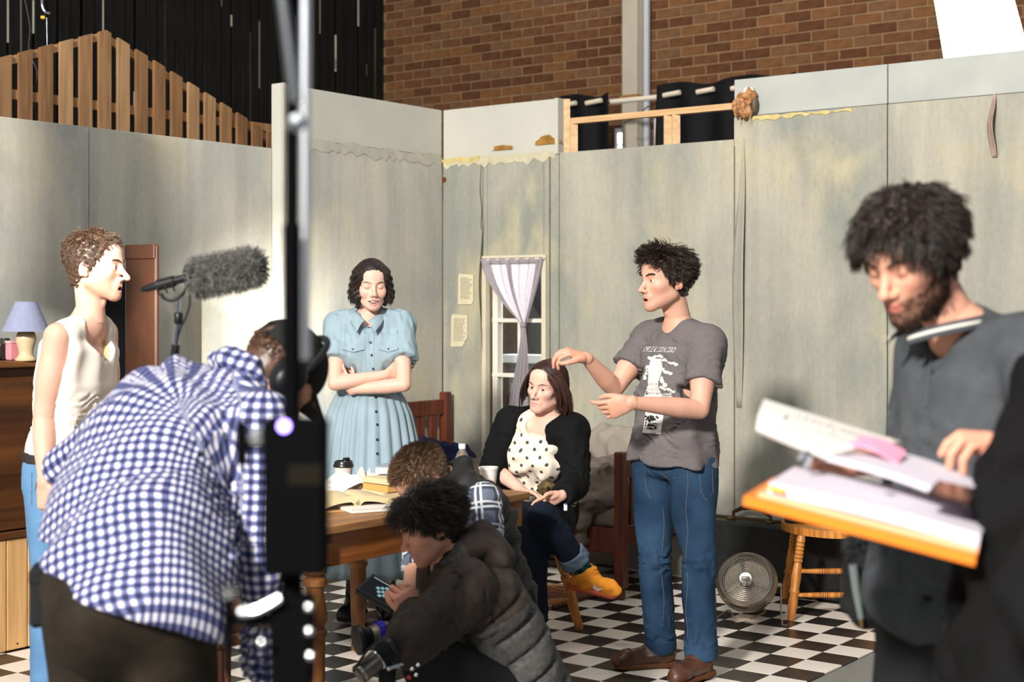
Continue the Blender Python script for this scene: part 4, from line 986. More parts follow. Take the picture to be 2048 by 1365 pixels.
# metal fan
M_FM = mat('aged_grey_metal', srgb(160, 152, 138), .38, .85, col2=srgb(128, 112, 94), scale=7); M_FC = mat('bright_wire', srgb(200, 194, 180), .25, 1.0, var=.05)
fp = W(1492, 1160, 7.02); fa = nrm((-.26, -.82, .51)); FX = nrm(np.cross(fa, Z)); FY = np.cross(FX, fa)
fn = thing('desk_fan', 'vintage round grey metal fan on a wire cradle in front of the suitcase', 'fan', fp*V3(1, 1, 0))
MB().lathe([(.05, -.17), (.075, -.165), (.105, -.14), (.130, -.10), (.1435, -.055), (.1445, -.035), (.1445, -.015), (.1405, -.004), (.136, .006), (.128, .010), (.112, .006), (.110, -.004), (.110, -.06)], fp, fa, 40).ob('housing', M_FM, fn, smooth='auto')
MB().lathe([(.001, -.10), (.125, -.10)], fp, fa, 32).ob('dark_interior', M_BLACK, fn)
g = MB().lathe([(.1450, -.034), (.1480, -.026), (.1450, -.018)], fp, fa, 40).ob('rim_band', M_FM, fn, smooth='auto')
for i in range(9):
    rr = .034+i*.0092; P = [fp+fa*.006+(FX*math.cos(t)+FY*math.sin(t))*rr for t in np.linspace(0, 6.283, 37)]; MB().tube(P, .0017, 5, cap=False).ob('grille_ring', M_FC, fn, smooth=True)
for a in (math.radians(72), math.radians(198), math.radians(322)):
    for dlt in (-.05, .05): MB().tube([fp+fa*.010+(FX*math.cos(a+dlt*2.5)+FY*math.sin(a+dlt*2.5))*.03, fp+fa*.010+(FX*math.cos(a+dlt)+FY*math.sin(a+dlt))*.116], .0022, 6).ob('grille_bar', M_FC, fn, smooth='auto')
hb = MB().lathe([(.034, .004), (.034, .012), (.029, .018), (.001, .020)], fp, fa, 28).ob('hub_badge', mat('chrome_badge', srgb(214, 210, 200), .22, 1, var=.02), fn, smooth='auto')
mb = MB()
for k, (yy, ww) in enumerate(((.006, .020), (-.002, .023), (-.010, .018))): mb.box(fp+fa*.0205+FY*yy, (ww, .0022, .0006), (FX, FY, fa))
mb.ob('badge_relief', mat('badge_ink', srgb(90, 88, 84), .4, .5), hb)
for k in range(4):
    a = math.radians(45+90*k); MB().box(fp+fa*-.055+(FX*math.cos(a)+FY*math.sin(a))*.055, (.05, .022, .002), (nrm(FX*math.cos(a)+FY*math.sin(a)), nrm(-FX*math.sin(a)+FY*math.cos(a)+fa*.5), nrm(np.cross(FX*math.cos(a)+FY*math.sin(a), -FX*math.sin(a)+FY*math.cos(a)+fa*.5))), ch=.001).ob('blade', mat('fan_blade', srgb(120, 116, 108), .4, .8) if k == 0 else bpy.data.materials['fan_blade'], fn)
for sg in (-1, 1):
    pv = fp-fa*.05+FX*sg*.160; ft_ = pv*V3(1, 1, 0)+V3(.0, -.04, .004)
    MB().tube([pv, pv*.35+ft_*.65+V3(sg*.004, 0, 0), ft_, ft_+V3(-sg*.02, -.012, 0)], [.0045, .004, .004, .004], 8).ob('cradle_leg', M_FC, fn, smooth='auto')
    MB().lathe([(.001, -.02), (.012, -.018), (.012, .0), (.008, .006), (.001, .008)], pv, FX*sg, n=14).ob('pivot_knob', M_FM, fn, smooth='auto')
MB().tube([fp-fa*.05+FX*-.16*1+V3(0, -.04, 0)-Z*fp[2]+Z*.006+Z*.05*0, fp*V3(1, 1, 0)+V3(0, .02, .006), fp-fa*.05+FX*.16-Z*fp[2]+V3(0, -.04, .006)+Z*.0], .004, 6).ob('base_wire', M_FC, fn)
fcab = thing('fan_cord', 'frayed beige cord lying on the tiles left of the fan', 'cord', FL(1450, 1235))
P = [fp-fa*.16-Z*.02, FL(1530, 1222, .03), FL(1497, 1238, .006), FL(1470, 1236, .006), FL(1458, 1222, .03), FL(1440, 1232, .006), FL(1425, 1241, .006), FL(1400, 1230, .006), FL(1375, 1236, .006)]
def smooth_path(P, n=8):
    P = np.asarray(P, float); out = []; Q = np.vstack([2*P[0]-P[1], P, 2*P[-1]-P[-2]])
    for i in range(1, len(Q)-2):
        for t in np.linspace(0, 1, n, endpoint=False):
            a, b, c, d = Q[i-1:i+3]; out.append(.5*((2*b)+(-a+c)*t+(2*a-5*b+4*c-d)*t*t+(-a+3*b-3*c+d)*t**3))
    out.append(P[-1]); return np.array(out)
MB().tube(smooth_path(P), .0045, 6).ob('flex', mat('beige_flex', srgb(160, 144, 116), .7, var=.15), fcab, smooth=True)
# bed
M_BD = wood('red_brown_bed_wood', srgb(112, 52, 28), srgb(70, 28, 16), axis=2, scale=2.5, rough=.4)
be = thing('bed', 'red-brown wooden single bed in the corner with slatted head and foot boards', 'bed', R(1.0, -.45, 0))
b0, b1, bw0, bw1 = .09, 1.86, -.08, -.80
for s_, h in ((b0, .98), (b1, .765)):
    for w in (bw0, bw1): MB().box(R(s_, w, h/2+.03), (.028, .032, h/2-.03), (U, N, Z), ch=.007).lathe([(.016, 0), (.024, .02), (.018, .06), (.02, .075)], R(s_, w, 0), n=14).ob('post', M_BD, be)
    def railf(z0, z1): return MB().box(R(s_, (bw0+bw1)/2, (z0+z1)/2), (.013, (bw0-bw1)/2-.02, (z1-z0)/2), (U, N, Z), ch=.004)
    railf(h-.14, h-.045).ob('top_rail', M_BD, be); railf(.28, .38).ob('lower_rail', M_BD, be)
    for k in range(5): w = bw1+.12+k*.12; MB().box(R(s_, w, (.38+h-.14)/2), (.008, .033, (h-.14-.38)/2), (U, N, Z), ch=.002).ob('slat', M_BD, be)
for w in (bw0, bw1): MB().box(R((b0+b1)/2, w, .30), ((b1-b0)/2-.02, .014, .065), (U, N, Z), ch=.004).ob('side_rail', M_BD, be)
S = Sdf(k=.03).add(rbox(R((b0+b1)/2, (bw0+bw1)/2, .42), ((b1-b0)/2-.03, .335, .075), (U, N, Z), r=.03)); v, f = S.mesh(.03); mesh_obj('mattress', v, f, mat('ticking', srgb(120, 108, 96), .85, var=.1), be, smooth=True)
bl = thing('grey_blanket', 'rumpled taupe-grey blanket spread over the bed and hanging off its near side', 'blanket', R(1.1, -.5, .5))
S = Sdf(k=.06).add(rbox(R(1.12, -.44, .50), (.66, .37, .045), (U, N, Z), r=.04))
for (s_, w, z, a, b, c) in ((.85, -.35, .56, .3, .22, .08), (1.35, -.3, .57, .25, .25, .09), (1.6, -.5, .55, .16, .25, .07), (1.0, -.65, .55, .3, .12, .06)): S.add(ell(R(s_, w, z), (a, b, c), (U, N, Z)), k=.08)
S.add(rbox(R(1.25, -.845, .42), (.42, .018, .14), (U, N, Z), r=.016), k=.05)
S.disp(waves(4, .16, .016)); S.disp(waves(8, .07, .006, aniso=(1, 1, .5))); S.disp(waves(12, .25, .02)); v, f = S.mesh(.011)
mesh_obj('blanket', v, f, mat('taupe_wool', srgb(112, 100, 92), .9, var=.12, scale=9, bump=.2, bscale=120), bl, smooth=True)
nb_ = thing('navy_blanket', 'dark navy blanket heaped at the head of the bed', 'blanket', R(.35, -.6, .55))
S = Sdf(k=.06).add(ell(R(.36, -.62, .58), (.20, .20, .16), (U, N, Z))); S.add(ell(R(.5, -.66, .60), (.2, .16, .13), (U, N, Z)), ell(R(.3, -.35, .58), (.18, .22, .10), (U, N, Z))); S.disp(waves(5, .15, .010)); S.disp(waves(15, .06, .004)); v, f = S.mesh(.011)
mesh_obj('folded_wool', v, f, mat('navy_wool', srgb(30, 32, 62), .9, var=.25, scale=8), nb_, smooth=True)
for q in range(3):
    S = Sdf(k=.03).add(rbox(R(.66+.05*q, -.70+.03*q, .60-.03*q), (.16, .10, .012), (nrm(U+N*.5-Z*.15), nrm(N-U*.5), nrm(Z+U*.2)), r=.012)); S.disp(waves(30+q, .1, .004)); v, f = S.mesh(.010); mesh_obj('lavender_sheet', v, f, mat('lavender_sheet', srgb(140, 138, 180), .85, var=.12) if q == 0 else bpy.data.materials['lavender_sheet'], nb_, smooth=True)
pw = thing('pillow', 'limp grey-beige pillow propped on the blanket near the foot of the bed', 'pillow', R(1.42, -.25, .64))
S = Sdf(k=.04).add(ell(R(1.45, -.18, .72), (.20, .10, .13), (U, nrm(N+Z*.5), nrm(Z-N*.5)))); S.add(rbox(R(1.45, -.18, .70), (.19, .03, .12), (U, nrm(N+Z*.5), nrm(Z-N*.5)), r=.03)); S.disp(waves(6, .12, .010)); v, f = S.mesh(.011); mesh_obj('cushion', v, f, mat('grey_beige_cotton', srgb(150, 140, 128), .9, var=.08, bump=.1), pw, smooth=True)
rg = thing('patterned_rug', 'small faded red-brown patterned rug on the tiles beside the bed', 'rug', R(1.35, -.95, 0))
m = mat('rug_pile', srgb(128, 86, 64), .95, col2=srgb(70, 56, 50), scale=22, bump=.3, bscale=200)
MB().box(R(1.30, -1.0, .012), (.42, .26, .010), (U, N, Z), ch=.004).ob('pile', m, rg)
for w in (-1.24, -.76): MB().box(R(1.30, w, .013), (.42, .02, .0115), (U, N, Z), ch=.003).ob('border', mat('rug_border', srgb(170, 132, 100), .95, var=.3, scale=60) if w < -1 else bpy.data.materials['rug_border'], rg)
# dresser and plank box at the left
dr = thing('dresser', 'tall dark brown veneer dresser on a pale plank base at the left edge', 'dresser', R(.14, -3.7, 0))
M_VE = wood('dark_veneer', srgb(98, 58, 24), srgb(54, 28, 10), axis=1, scale=1.4, rough=.35); M_PP = [wood('pale_plank_%d' % i, c1, c2, axis=2, scale=2, rough=.55) for i, (c1, c2) in enumerate(((srgb(222, 178, 122), srgb(196, 148, 92)), (srgb(214, 168, 108), srgb(186, 138, 82)), (srgb(228, 188, 134), srgb(204, 160, 106))))]
dw0, dw1, df = -4.6, -3.06, .337
MB().box(R((df-.03)/2-.02, (dw0+dw1)/2, .875), ((df-.01)/2, (dw1-dw0)/2-.01, .37), (U, N, Z), ch=.004).ob('carcass', M_VE, dr)
MB().box(R((df+.02)/2-.02, (dw0+dw1)/2, 1.262), ((df+.05)/2, (dw1-dw0)/2+.01, .014), (U, N, Z), ch=.005).ob('top', wood('dresser_top', srgb(134, 88, 44), srgb(96, 58, 26), axis=1, rough=.35), dr)
for a, b in ((-4.58, -3.84), (-3.82, -3.08)):
    d = MB().box(R(df-.012, (a+b)/2, .87), (.011, (b-a)/2-.004, .335), (U, N, Z), ch=.004).ob('door', M_VE, dr); MB().lathe([(.001, .02), (.010, .016), (.006, .0)], R(df, b-.05 if a < -4 else a+.05, .9), -U, n=12).ob('knob', M_BR, d)
MB().box(R(df-.01, (dw0+dw1)/2, .515), (.02, (dw1-dw0)/2, .015), (U, N, Z), ch=.003).ob('plinth_moulding', M_VE, dr)
w = dw0; 
while w < dw1-.02:
    ww = min(rnd.uniform(.085, .115), dw1-w); o = MB().box(R(df-.014+rnd.uniform(-.002, .002), w+ww/2, .25), (.010, ww/2-.0015, .245), (U, N, Z), ch=.004).ob('plank', rnd.choice(M_PP), dr)
    MB().lathe([(.001, .001), (.004, .001), (.004, 0)], R(df-.004, w+ww*.5, .03), U, n=8).ob('nail', M_BLACK, o); w += ww
MB().box(R(df-.17, (dw0+dw1)/2, .25), (.14, (dw1-dw0)/2-.02, .24), (U, N, Z)).ob('inner_box', M_BLACK, dr)
# lamp
lp = thing('table_lamp', 'small lamp with blue-grey cone shade and cream base on the dresser', 'lamp', W(52, 724, 6.52)); lc = W(52, 724, 6.52); lc[2] = 1.277
MB().lathe([(.046, 0), (.048, .008), (.036, .018), (.030, .03), (.034, .055), (.043, .085), (.044, .105), (.036, .125), (.020, .135)], lc, n=28).ob('base', mat('cream_ceramic', srgb(214, 190, 152), .3, var=.05, coat=.3), lp, smooth='auto')
MB().lathe([(.104, .130), (.046, .262), (.045, .262), (.102, .130), (.104, .130)], lc, n=36).ob('shade', mat('blue_grey_shade', srgb(140, 144, 170), .8, var=.05, scale=40), lp, smooth='auto')
MB().tube([lc+Z*.13, lc+Z*.25], .006, 8).ob('stem', M_BR, lp)
eg = thing('egg_carton', 'blue pulp egg carton on the dresser left of the lamp', 'egg carton', W(14, 724, 6.42)); ec = W(-62, 724, 6.40); ec[2] = 1.276
M_EC = mat('blue_pulp', srgb(52, 112, 172), .8, var=.15, bump=.2)
eggm = MB().lathe([(.001, -.028), (.014, -.024), (.021, -.010), (.022, .0), (.018, .016), (.010, .027), (.001, .031)], (0, 0, 0), n=16); egm = bpy.data.meshes.new('egg'); egm.from_pydata(eggm.v, [], eggm.f); egm.materials.append(mat('brown_eggshell', srgb(206, 140, 92), .55, var=.06)); egm.polygons.foreach_set('use_smooth', np.ones(len(egm.polygons), bool))
for i in range(-3, 3):
    for j in range(2):
        c = ec+N*(i*.047)+U*(j*.047-.02); MB().lathe([(.012, 0), (.017, .002), (.0235, .030), (.0225, .030), (.015, .006)], c, n=14).ob('cup', M_EC, eg, smooth='auto')
        if i < 0: continue
        o = bpy.data.objects.new('egg', egm); C.objects.link(o); o.location = c+Z*.034; tag(o, 'brown egg in carton %s row, %s from the lamp end' % (('back', 'front')[j], ('third', 'second', 'first')[i]), 'egg', 'eggs in the carton'); ORG[o.name] = c
jr = thing('dark_jar', 'dark glass jar behind the egg carton on the dresser', 'jar', W(16, 700, 6.5)); jc = W(10, 700, 6.62); jc[2] = 1.276
MB().lathe([(.022, 0), (.026, .004), (.026, .06), (.018, .07), (.018, .075)], jc, n=20).ob('glass', mat('dark_brown_glass', srgb(40, 30, 24), .2, var=.1), jr, smooth='auto'); MB().lathe([(.021, .072), (.021, .098), (.001, .099)], jc, n=20).ob('lid', mat('dark_lid', srgb(46, 42, 38), .4), jr, smooth='auto')
pk = thing('pink_packet', 'small pink packet behind the eggs on the dresser', 'packet', W(28, 690, 6.55)); pc_ = W(27, 694, 6.56); MB().box(V3(pc_[0], pc_[1], 1.276+.040), (.03, .02, .038), (N, U, Z), ch=.004).ob('packet', mat('pink_card', srgb(220, 140, 150), .6), pk); MB().box(V3(pc_[0], pc_[1], 1.276+.083), (.031, .021, .006), (N, U, Z), ch=.002).ob('flap', mat('pale_pink_card', srgb(232, 176, 176), .6), pk)
# wardrobe with its door standing open
wd_ = thing('wardrobe', 'old narrow wardrobe with black inside and stained brown door behind the man in a singlet', 'wardrobe', W(260, 1200, 7.0)*V3(1, 1, 0))
a_ = W(200, 600, 7.02); b_ = W(254, 600, 7.12); c_ = W(316, 600, 7.0)
M_WD = mat('stained_brown_door', srgb(92, 52, 30), .5, col2=srgb(44, 27, 18), scale=3.2, stretch=(1, 1, .5), bump=.15, bscale=20)
dx = nrm((b_-a_)*V3(1, 1, 0)); dn = np.cross(Z, dx)
MB().box((a_+b_)/2*V3(1, 1, 0)+dn*.10+Z*.84, (np.linalg.norm(b_-a_)/2, .09, .84), (dx, dn, Z), ch=.004).ob('dark_interior', M_BLACK, wd_)
dx2 = nrm((c_-b_)*V3(1, 1, 0)); dn2 = np.cross(Z, dx2)
MB().box((b_+c_)/2*V3(1, 1, 0)+Z*.93, (np.linalg.norm(c_-b_)/2-.0, .014, .885), (dx2, dn2, Z), ch=.008).ob('door', M_WD, wd_)
MB().box((b_+c_)/2*V3(1, 1, 0)+Z*1.78-dn2*.012, (np.linalg.norm(c_-b_)/2-.004, .010, .035), (dx2, dn2, Z), ch=.004).ob('door_rail', M_WD, wd_)
for z in (.6, 1.2): MB().lathe([(.008, -.03), (.008, .03)], b_*V3(1, 1, 0)+Z*z-dn*.01, Z, n=10).ob('hinge', M_BR, wd_)
# thin chrome light stand behind the left flat
cs = thing('chrome_light_stand', 'thin chrome light stand rising behind the low left flat', 'light stand', W(96, 900, 7.9)*V3(1, 1, 0)); cq = W(96, 100, 7.9)
M_CHR = mat('chrome', srgb(214, 220, 226), .12, 1.0, var=.02)
MB().tube([cq*V3(1, 1, 0)+Z*.03, cq*V3(1, 1, 0)+Z*2.75], .013, 12).ob('lower_tube', M_CHR, cs, smooth='auto'); MB().tube([cq*V3(1, 1, 0)+Z*2.7, W(94, 36, 7.9)], .009, 12).ob('upper_tube', mat('dark_chrome', srgb(70, 74, 80), .2, 1, var=.02), cs, smooth='auto')
MB().tube(smooth_path([W(100, 27, 7.9), W(90, 24, 7.9), W(84, 12, 7.9), W(84, -8, 7.9), W(84, -30, 7.9)]), .008, 8).ob('hook', M_CHR, cs, smooth='auto'); MB().lathe([(.001, -.012), (.010, -.01), (.010, .01), (.001, .012)], W(86, 35, 7.88), V3(1, 0, 0), n=12).ob('knob', mat('yellow_knob', srgb(220, 170, 40), .4, var=0), cs, smooth='auto')
for a in (.4, 2.5, 4.6): MB().tube([cq*V3(1, 1, 0)+Z*.4, cq*V3(1, 1, 0)+V3(.3*math.cos(a), .3*math.sin(a), .012)], .008, 6).ob('leg', M_CHR, cs)
cw = thing('hanging_cable', 'thin black cable hanging beside the chrome light stand', 'cable', W(70, 240, 7.85)*V3(1, 1, 0)); MB().tube(smooth_path([W(48, -10, 7.8), W(60, 55, 7.8), W(58, 100, 7.8), W(75, 150, 7.8), W(63, 195, 7.8), W(82, 245, 7.8), W(84, 300, 7.8)]), .004, 5).ob('wire', mat('black_wire', srgb(40, 34, 28), .6, var=0), cw, smooth=True)
# ---------------------------------------------------------------- things on the table
def paper_stack(o, c, hx, hy, h, ax, m, name, ch=.003): return MB().box(c+Z*h/2, (hx, hy, h/2), ax, ch=ch).ob(name, m, o)
M_PG = mat('cream_pages', srgb(212, 192, 152), .75, var=.06, scale=60, stretch=(1, 1, 20)); M_WP = mat('white_paper', srgb(222, 217, 208), .7, var=.02)
def ang(a): a = math.radians(a); return (V3(math.cos(a), math.sin(a), 0), V3(-math.sin(a), math.cos(a), 0), Z)
k1 = thing('book_stack', 'thick stack of yellowed paperbacks on the table behind the open book', 'books', FL(775, 1000, ZT))
kc = FL(790, 992, ZT); A1 = ang(38)
for i, (h, w_) in enumerate(((.028, .13), (.026, .122), (.022, .126))):
    MB().box(V3(kc[0]+.02, kc[1], ZT+.015+i*.027), (w_, .085, h/2), ang(36+4*i), ch=.002).ob('pages', M_PG if i != 1 else mat('ochre_pages', srgb(208, 164, 96), .7, var=.08), k1)
k2 = thing('blue_grey_hardback', 'blue-grey hardback book lying on top of the paperback stack', 'book', V3(kc[0], kc[1], ZT+.085))
bc_ = V3(kc[0]+.045, kc[1]+.06, ZT+.100); A2 = ang(-14)
MB().box(bc_-Z*.013, (.115, .078, .0018), A2).ob('back_cover', mat('blue_grey_cloth', srgb(150, 164, 176), .6, var=.05), k2); MB().box(bc_, (.112, .075, .012), A2).ob('pages', mat('grey_pages', srgb(206, 206, 200), .7, var=.05), k2)
MB().box(bc_+Z*.0135, (.115, .078, .0018), A2).ob('front_cover', bpy.data.materials['blue_grey_cloth'], k2); MB().box(bc_-A2[0]*.115, (.0018, .078, .0145), A2).ob('spine', bpy.data.materials['blue_grey_cloth'], k2)
ob = thing('open_book', 'open yellowed book lying flat near the table edge', 'book', FL(700, 1022, ZT)); oc = FL(700, 1015, ZT); A3 = ang(24)
def leafs(sg):
    def fn(u, v): return oc+A3[0]*sg*(.005+.135*u)+A3[1]*(v-.5)*.20+Z*(.030*(1-(u-.18)**2*1.2)*min(1, u*6+.35)+.002)
    return fn
for sg in (-1, 1):
    o = MB().grid(leafs(sg), 14, 4, .022*sg*-1).ob('page_block', M_PG, ob, smooth='auto'); mb = MB(); r = random.Random(3+sg)
    for i in range(14):
        v_ = .10+i*.06; a = .12; 
        while a < .88:
            q = r.uniform(.05, .12); f_ = leafs(sg); mb.add([f_(a, v_)+Z*.0008, f_(min(.9, a+q), v_)+Z*.0008, f_(min(.9, a+q), v_+.018)+Z*.0008, f_(a, v_+.018)+Z*.0008], [(0, 1, 2, 3)]); a += q+.03
    tag(mb.ob('print', bpy.data.materials['faded_ink'], ob), kind='stuff')
MB().box(oc+Z*.002, (.145, .104, .0018), A3).ob('cover', mat('tan_cover', srgb(190, 150, 100), .6), ob)
bk2 = thing('white_booklet', 'thin white booklet on the table beside the open book', 'booklet', FL(740, 1022, ZT)); MB().box(FL(752, 1019, ZT)+Z*.008, (.13, .085, .007), ang(28), ch=.002).ob('pages', M_WP, bk2); MB().box(FL(752, 1019, ZT)+Z*.0158, (.131, .086, .0008), ang(28)).ob('cover', M_WP, bk2)
def crumple(name, label, c, hw, seed, ax, h=.06, m=None, thick=.0012, n=26):
    o = thing(name, label, 'paper', c); r = np.random.RandomState(seed); hgt = r.uniform(0, 1, (8, 8)); 
    def fn(u, v):
        x, y = u*6.99, v*6.99; i, j = int(x), int(y); a, b = x-i, y-j; i1, j1 = min(i+1, 7), min(j+1, 7)
        z = hgt[i, j]*(1-a)*(1-b)+hgt[i1, j]*a*(1-b)+hgt[i, j1]*(1-a)*b+hgt[i1, j1]*a*b
        e = .35+.65*math.sin(math.pi*u)*math.sin(math.pi*v)+.25*((u-.5)**2+(v-.5)**2)*2
        return c+ax[0]*(u-.5)*2*hw[0]*(1+.12*(z-.5))+ax[1]*(v-.5)*2*hw[1]*(1+.2*(hgt[j, i]-.5))+Z*(.004+h*z*e)
    MB().grid(fn, n, n, thick).ob('sheet', m or M_WP, o); return o
crumple('crumpled_paper', 'big crumpled white paper bag in front of the coffee cup on the table', FL(700, 985, ZT), (.16, .10), 3, ang(20), .11)
crumple('crinkled_wrapper', 'crinkled translucent white wrapper leaning beside the paperback stack', FL(738, 984, ZT), (.06, .07), 8, ang(50), .12, mat('pale_wrapper', srgb(226, 216, 200), .4, var=.06))
crumple('torn_wrapping', 'flattened torn white wrapping lying above the open book', FL(690, 1000, ZT), (.17, .07), 12, ang(25), .03)
cup = thing('coffee_cup', 'white paper coffee cup with a black sip lid on the table', 'cup', FL(687, 968, ZT)); q = FL(687, 972, ZT)
q = V3(q[0], q[1], ZT)
MB().lathe([(.028, 0), (.029, .003), (.040, .082), (.041, .085)], q, n=28).ob('cup', M_WP, cup, smooth='auto'); MB().lathe([(.0405, .026), (.0415, .05)], q-Z*.012, n=28).ob('grey_band', mat('grey_band', srgb(130, 130, 128), .6), cup, smooth='auto')
MB().lathe([(.043, .080), (.043, .088), (.040, .092), (.038, .104), (.034, .106), (.032, .099), (.001, .099)], q, n=28).ob('lid', mat('black_plastic_lid', (.012, .012, .012), .3, var=0), cup, smooth='auto'); MB().box(q+V3(.012, .0, .112), (.014, .010, .007), ang(30), ch=.004).ob('sip_tab', bpy.data.materials['black_plastic_lid'], cup)
bo = thing('water_bottle', 'clear plastic drink bottle with colourful label on the table behind the vest wearer', 'bottle', V3(-.195, 5.79, ZT)); q = V3(-.197, 5.80, ZT)
M_PET = mat('clear_plastic', (.92, .96, .98), .05, var=0, trans=.92)
MB().lathe([(.026, 0), (.031, .006), (.031, .03), (.029, .04), (.031, .05), (.031, .14), (.029, .155), (.020, .178), (.0125, .190), (.0125, .198)], q, n=28).ob('bottle', M_PET, bo, smooth='auto')
MB().lathe([(.0145, .196), (.0145, .214), (.001, .215)], q, n=24).ob('cap', mat('white_cap', srgb(236, 240, 242), .35, var=0), bo, smooth='auto')
def wrapq(nm, z0, z1, a0, a1, m, pts=None, rr=.0318):
    mb = MB(); n = 12; v = []; f = []
    for i in range(n+1):
        a = math.radians(a0+(a1-a0)*i/n); lo, hi = (z0, z1) if pts is None else pts(i/n); v += [q+V3(math.cos(a)*rr, math.sin(a)*rr, lo), q+V3(math.cos(a)*rr, math.sin(a)*rr, hi)]
    return mb.add(v, [(2*i, 2*i+2, 2*i+3, 2*i+1) for i in range(n)]).ob(nm, m, bo, smooth=True)
lbl = wrapq('label', .055, .135, -250, 110, mat('white_label', srgb(226, 234, 236), .4, var=.04)); 
wrapq('red_script', 0, 0, 215, 262, mat('red_print', srgb(226, 84, 54), .4), lambda t: (.098+.012*t+.004*math.sin(30*t), .112+.012*t+.004*math.sin(30*t+1)), .0322); wrapq('red_script', 0, 0, 220, 268, bpy.data.materials['red_print'], lambda t: (.078+.012*t+.004*math.sin(26*t), .090+.012*t+.004*math.sin(26*t+1)), .0322)
wrapq('blue_oval', 0, 0, 262, 312, mat('blue_print', srgb(40, 130, 200), .4), lambda t: (.112-.017*math.sin(math.pi*t)+.006*t, .112+.017*math.sin(math.pi*t)+.006*t), .0323); wrapq('green_band', .055, .070, 205, 330, mat('green_print', srgb(120, 180, 90), .4, col2=srgb(230, 200, 60), scale=60), None, .0321)
fcu = thing('foam_cup', 'white foam cup on the far corner of the table', 'cup', V3(-.10, 6.05, ZT)); q2 = V3(-.097, 6.03, ZT)
MB().lathe([(.027, 0), (.028, .003), (.038, .088), (.0405, .089), (.0405, .098), (.037, .098), (.035, .085), (.026, .006), (.001, .005)], q2, n=28).ob('cup', mat('white_foam_cup', srgb(236, 232, 226), .6, var=.02), fcu, smooth='auto'); MB().lathe([(.001, .062), (.034, .062)], q2, n=24).ob('drink', mat('milky_drink', srgb(206, 190, 170), .3), fcu)
# ---------------------------------------------------------------- foreground stand
YS = 1.8
fs = thing('black_stand', 'tall blurred black equipment stand with a battery box in the near foreground', 'equipment stand', W(584, 900, YS)*V3(1, 1, 0)); M_BS = mat('black_stand_metal', (.0025, .0025, .003), .8, var=0, spec=.02)
sx_ = W(584, 600, YS)[0]
MB().tube([(sx_, YS, .03), (sx_, YS, 1.20)], .0145, 12).ob('lower_tube', M_BS, fs, smooth='auto'); MB().tube([(sx_, YS, 1.15), (sx_, YS, 1.62)], .0115, 12).ob('middle_tube', M_BS, fs, smooth='auto'); MB().tube([(sx_, YS, 1.6), (sx_, YS, 2.4)], .0088, 12).ob('upper_tube', M_BS, fs, smooth='auto')
MB().tube([W(611, 720, 1.84), W(611, -150, 1.84)], .0062, 12).ob('chrome_rod', mat('polished_chrome', srgb(240, 243, 250), .42, 1.0, var=0), fs, smooth='auto')
MB().tube([W(592, 205, YS-.02), W(580, 110, YS-.02), W(563, -20, YS-.02), W(556, -90, YS-.02)], .0085, 10).ob('arm', mat('grey_arm', srgb(120, 124, 126), .25, .9, var=.05), fs, smooth='auto')
MB().lathe([(.001, -.012), (.011, -.01), (.011, .01), (.001, .012)], W(592, 248, YS-.015), V3(.3, -1, 0), n=14).ob('knob', mat('silver_knob', srgb(200, 204, 206), .2, 1, var=0), fs, smooth='auto')
bx = W(592, 992, YS-.03); hb_ = MB().box(bx, (.0385, .022, .094), ch=.005).ob('battery_box', M_BS, fs); MB().lathe([(.0066, -.003), (.0066, .0015), (.001, .002)], W(568, 853, YS-.0535), V3(0, -1, 0), n=16).ob('indicator', mat('violet_led', (.30, .20, 1.0), .4, var=0, emit=9), hb_)
MB().box(W(610, 950, YS-.053), (.02, .001, .012)).ob('label_strip', mat('dull_label', srgb(20, 16, 8), .8), hb_)
MB().box(W(484, 888, YS-.02), (.0065, .010, .027), ch=.002).ob('bracket_plate', M_BS, fs); MB().bar(W(480, 896, YS-.02), W(540, 890, YS-.02), .010, .010).ob('bracket_arm', M_BS, fs); MB().lathe([(.001, -.01), (.009, -.008), (.009, .008), (.001, .01)], W(516, 873, YS-.03), V3(0, -1, 0), n=14).ob('bracket_knob', bpy.data.materials['silver_knob'], fs, smooth='auto')
MB().box(W(585, 1280, YS), (.026, .020, .055), ch=.004).ob('clamp', M_BS, fs)
MB().tube(smooth_path([W(480, 1225, YS-.03), W(510, 1222, YS-.03), W(540, 1208, YS-.03), W(560, 1196, YS-.03)]), [.006]*25, 8).ob('clamp_lever', bpy.data.materials['silver_knob'], fs, smooth='auto'); MB().bar(W(458, 1185, YS-.01), W(458, 1300, YS-.01), .012, .012).ob('clamp_jaw', M_BS, fs); MB().lathe([(.001, -.006), (.01, -.005), (.01, .005), (.001, .006)], W(462, 1186, YS-.02), Z, n=12).ob('clamp_screw', bpy.data.materials['silver_knob'], fs, smooth='auto'); MB().bar(W(458, 1240, YS-.01), W(570, 1240, YS-.01), .012, .016).ob('clamp_arm', M_BS, fs)
for (x, y) in ((618, 1215), (619, 1263), (621, 1312), (524, 1286)): MB().lathe([(.001, -.004), (.0042, -.003), (.0042, .003), (.001, .0045)], W(x, y, YS-.04), V3(0, -1, .2), n=12).ob('bolt', bpy.data.materials['silver_knob'], fs, smooth='auto')
for a in (.3, 2.4, 4.5): MB().tube([(sx_, YS, .5), (sx_+.42*math.cos(a), YS+.42*math.sin(a), .014)], .010, 8).ob('leg', M_BS, fs)
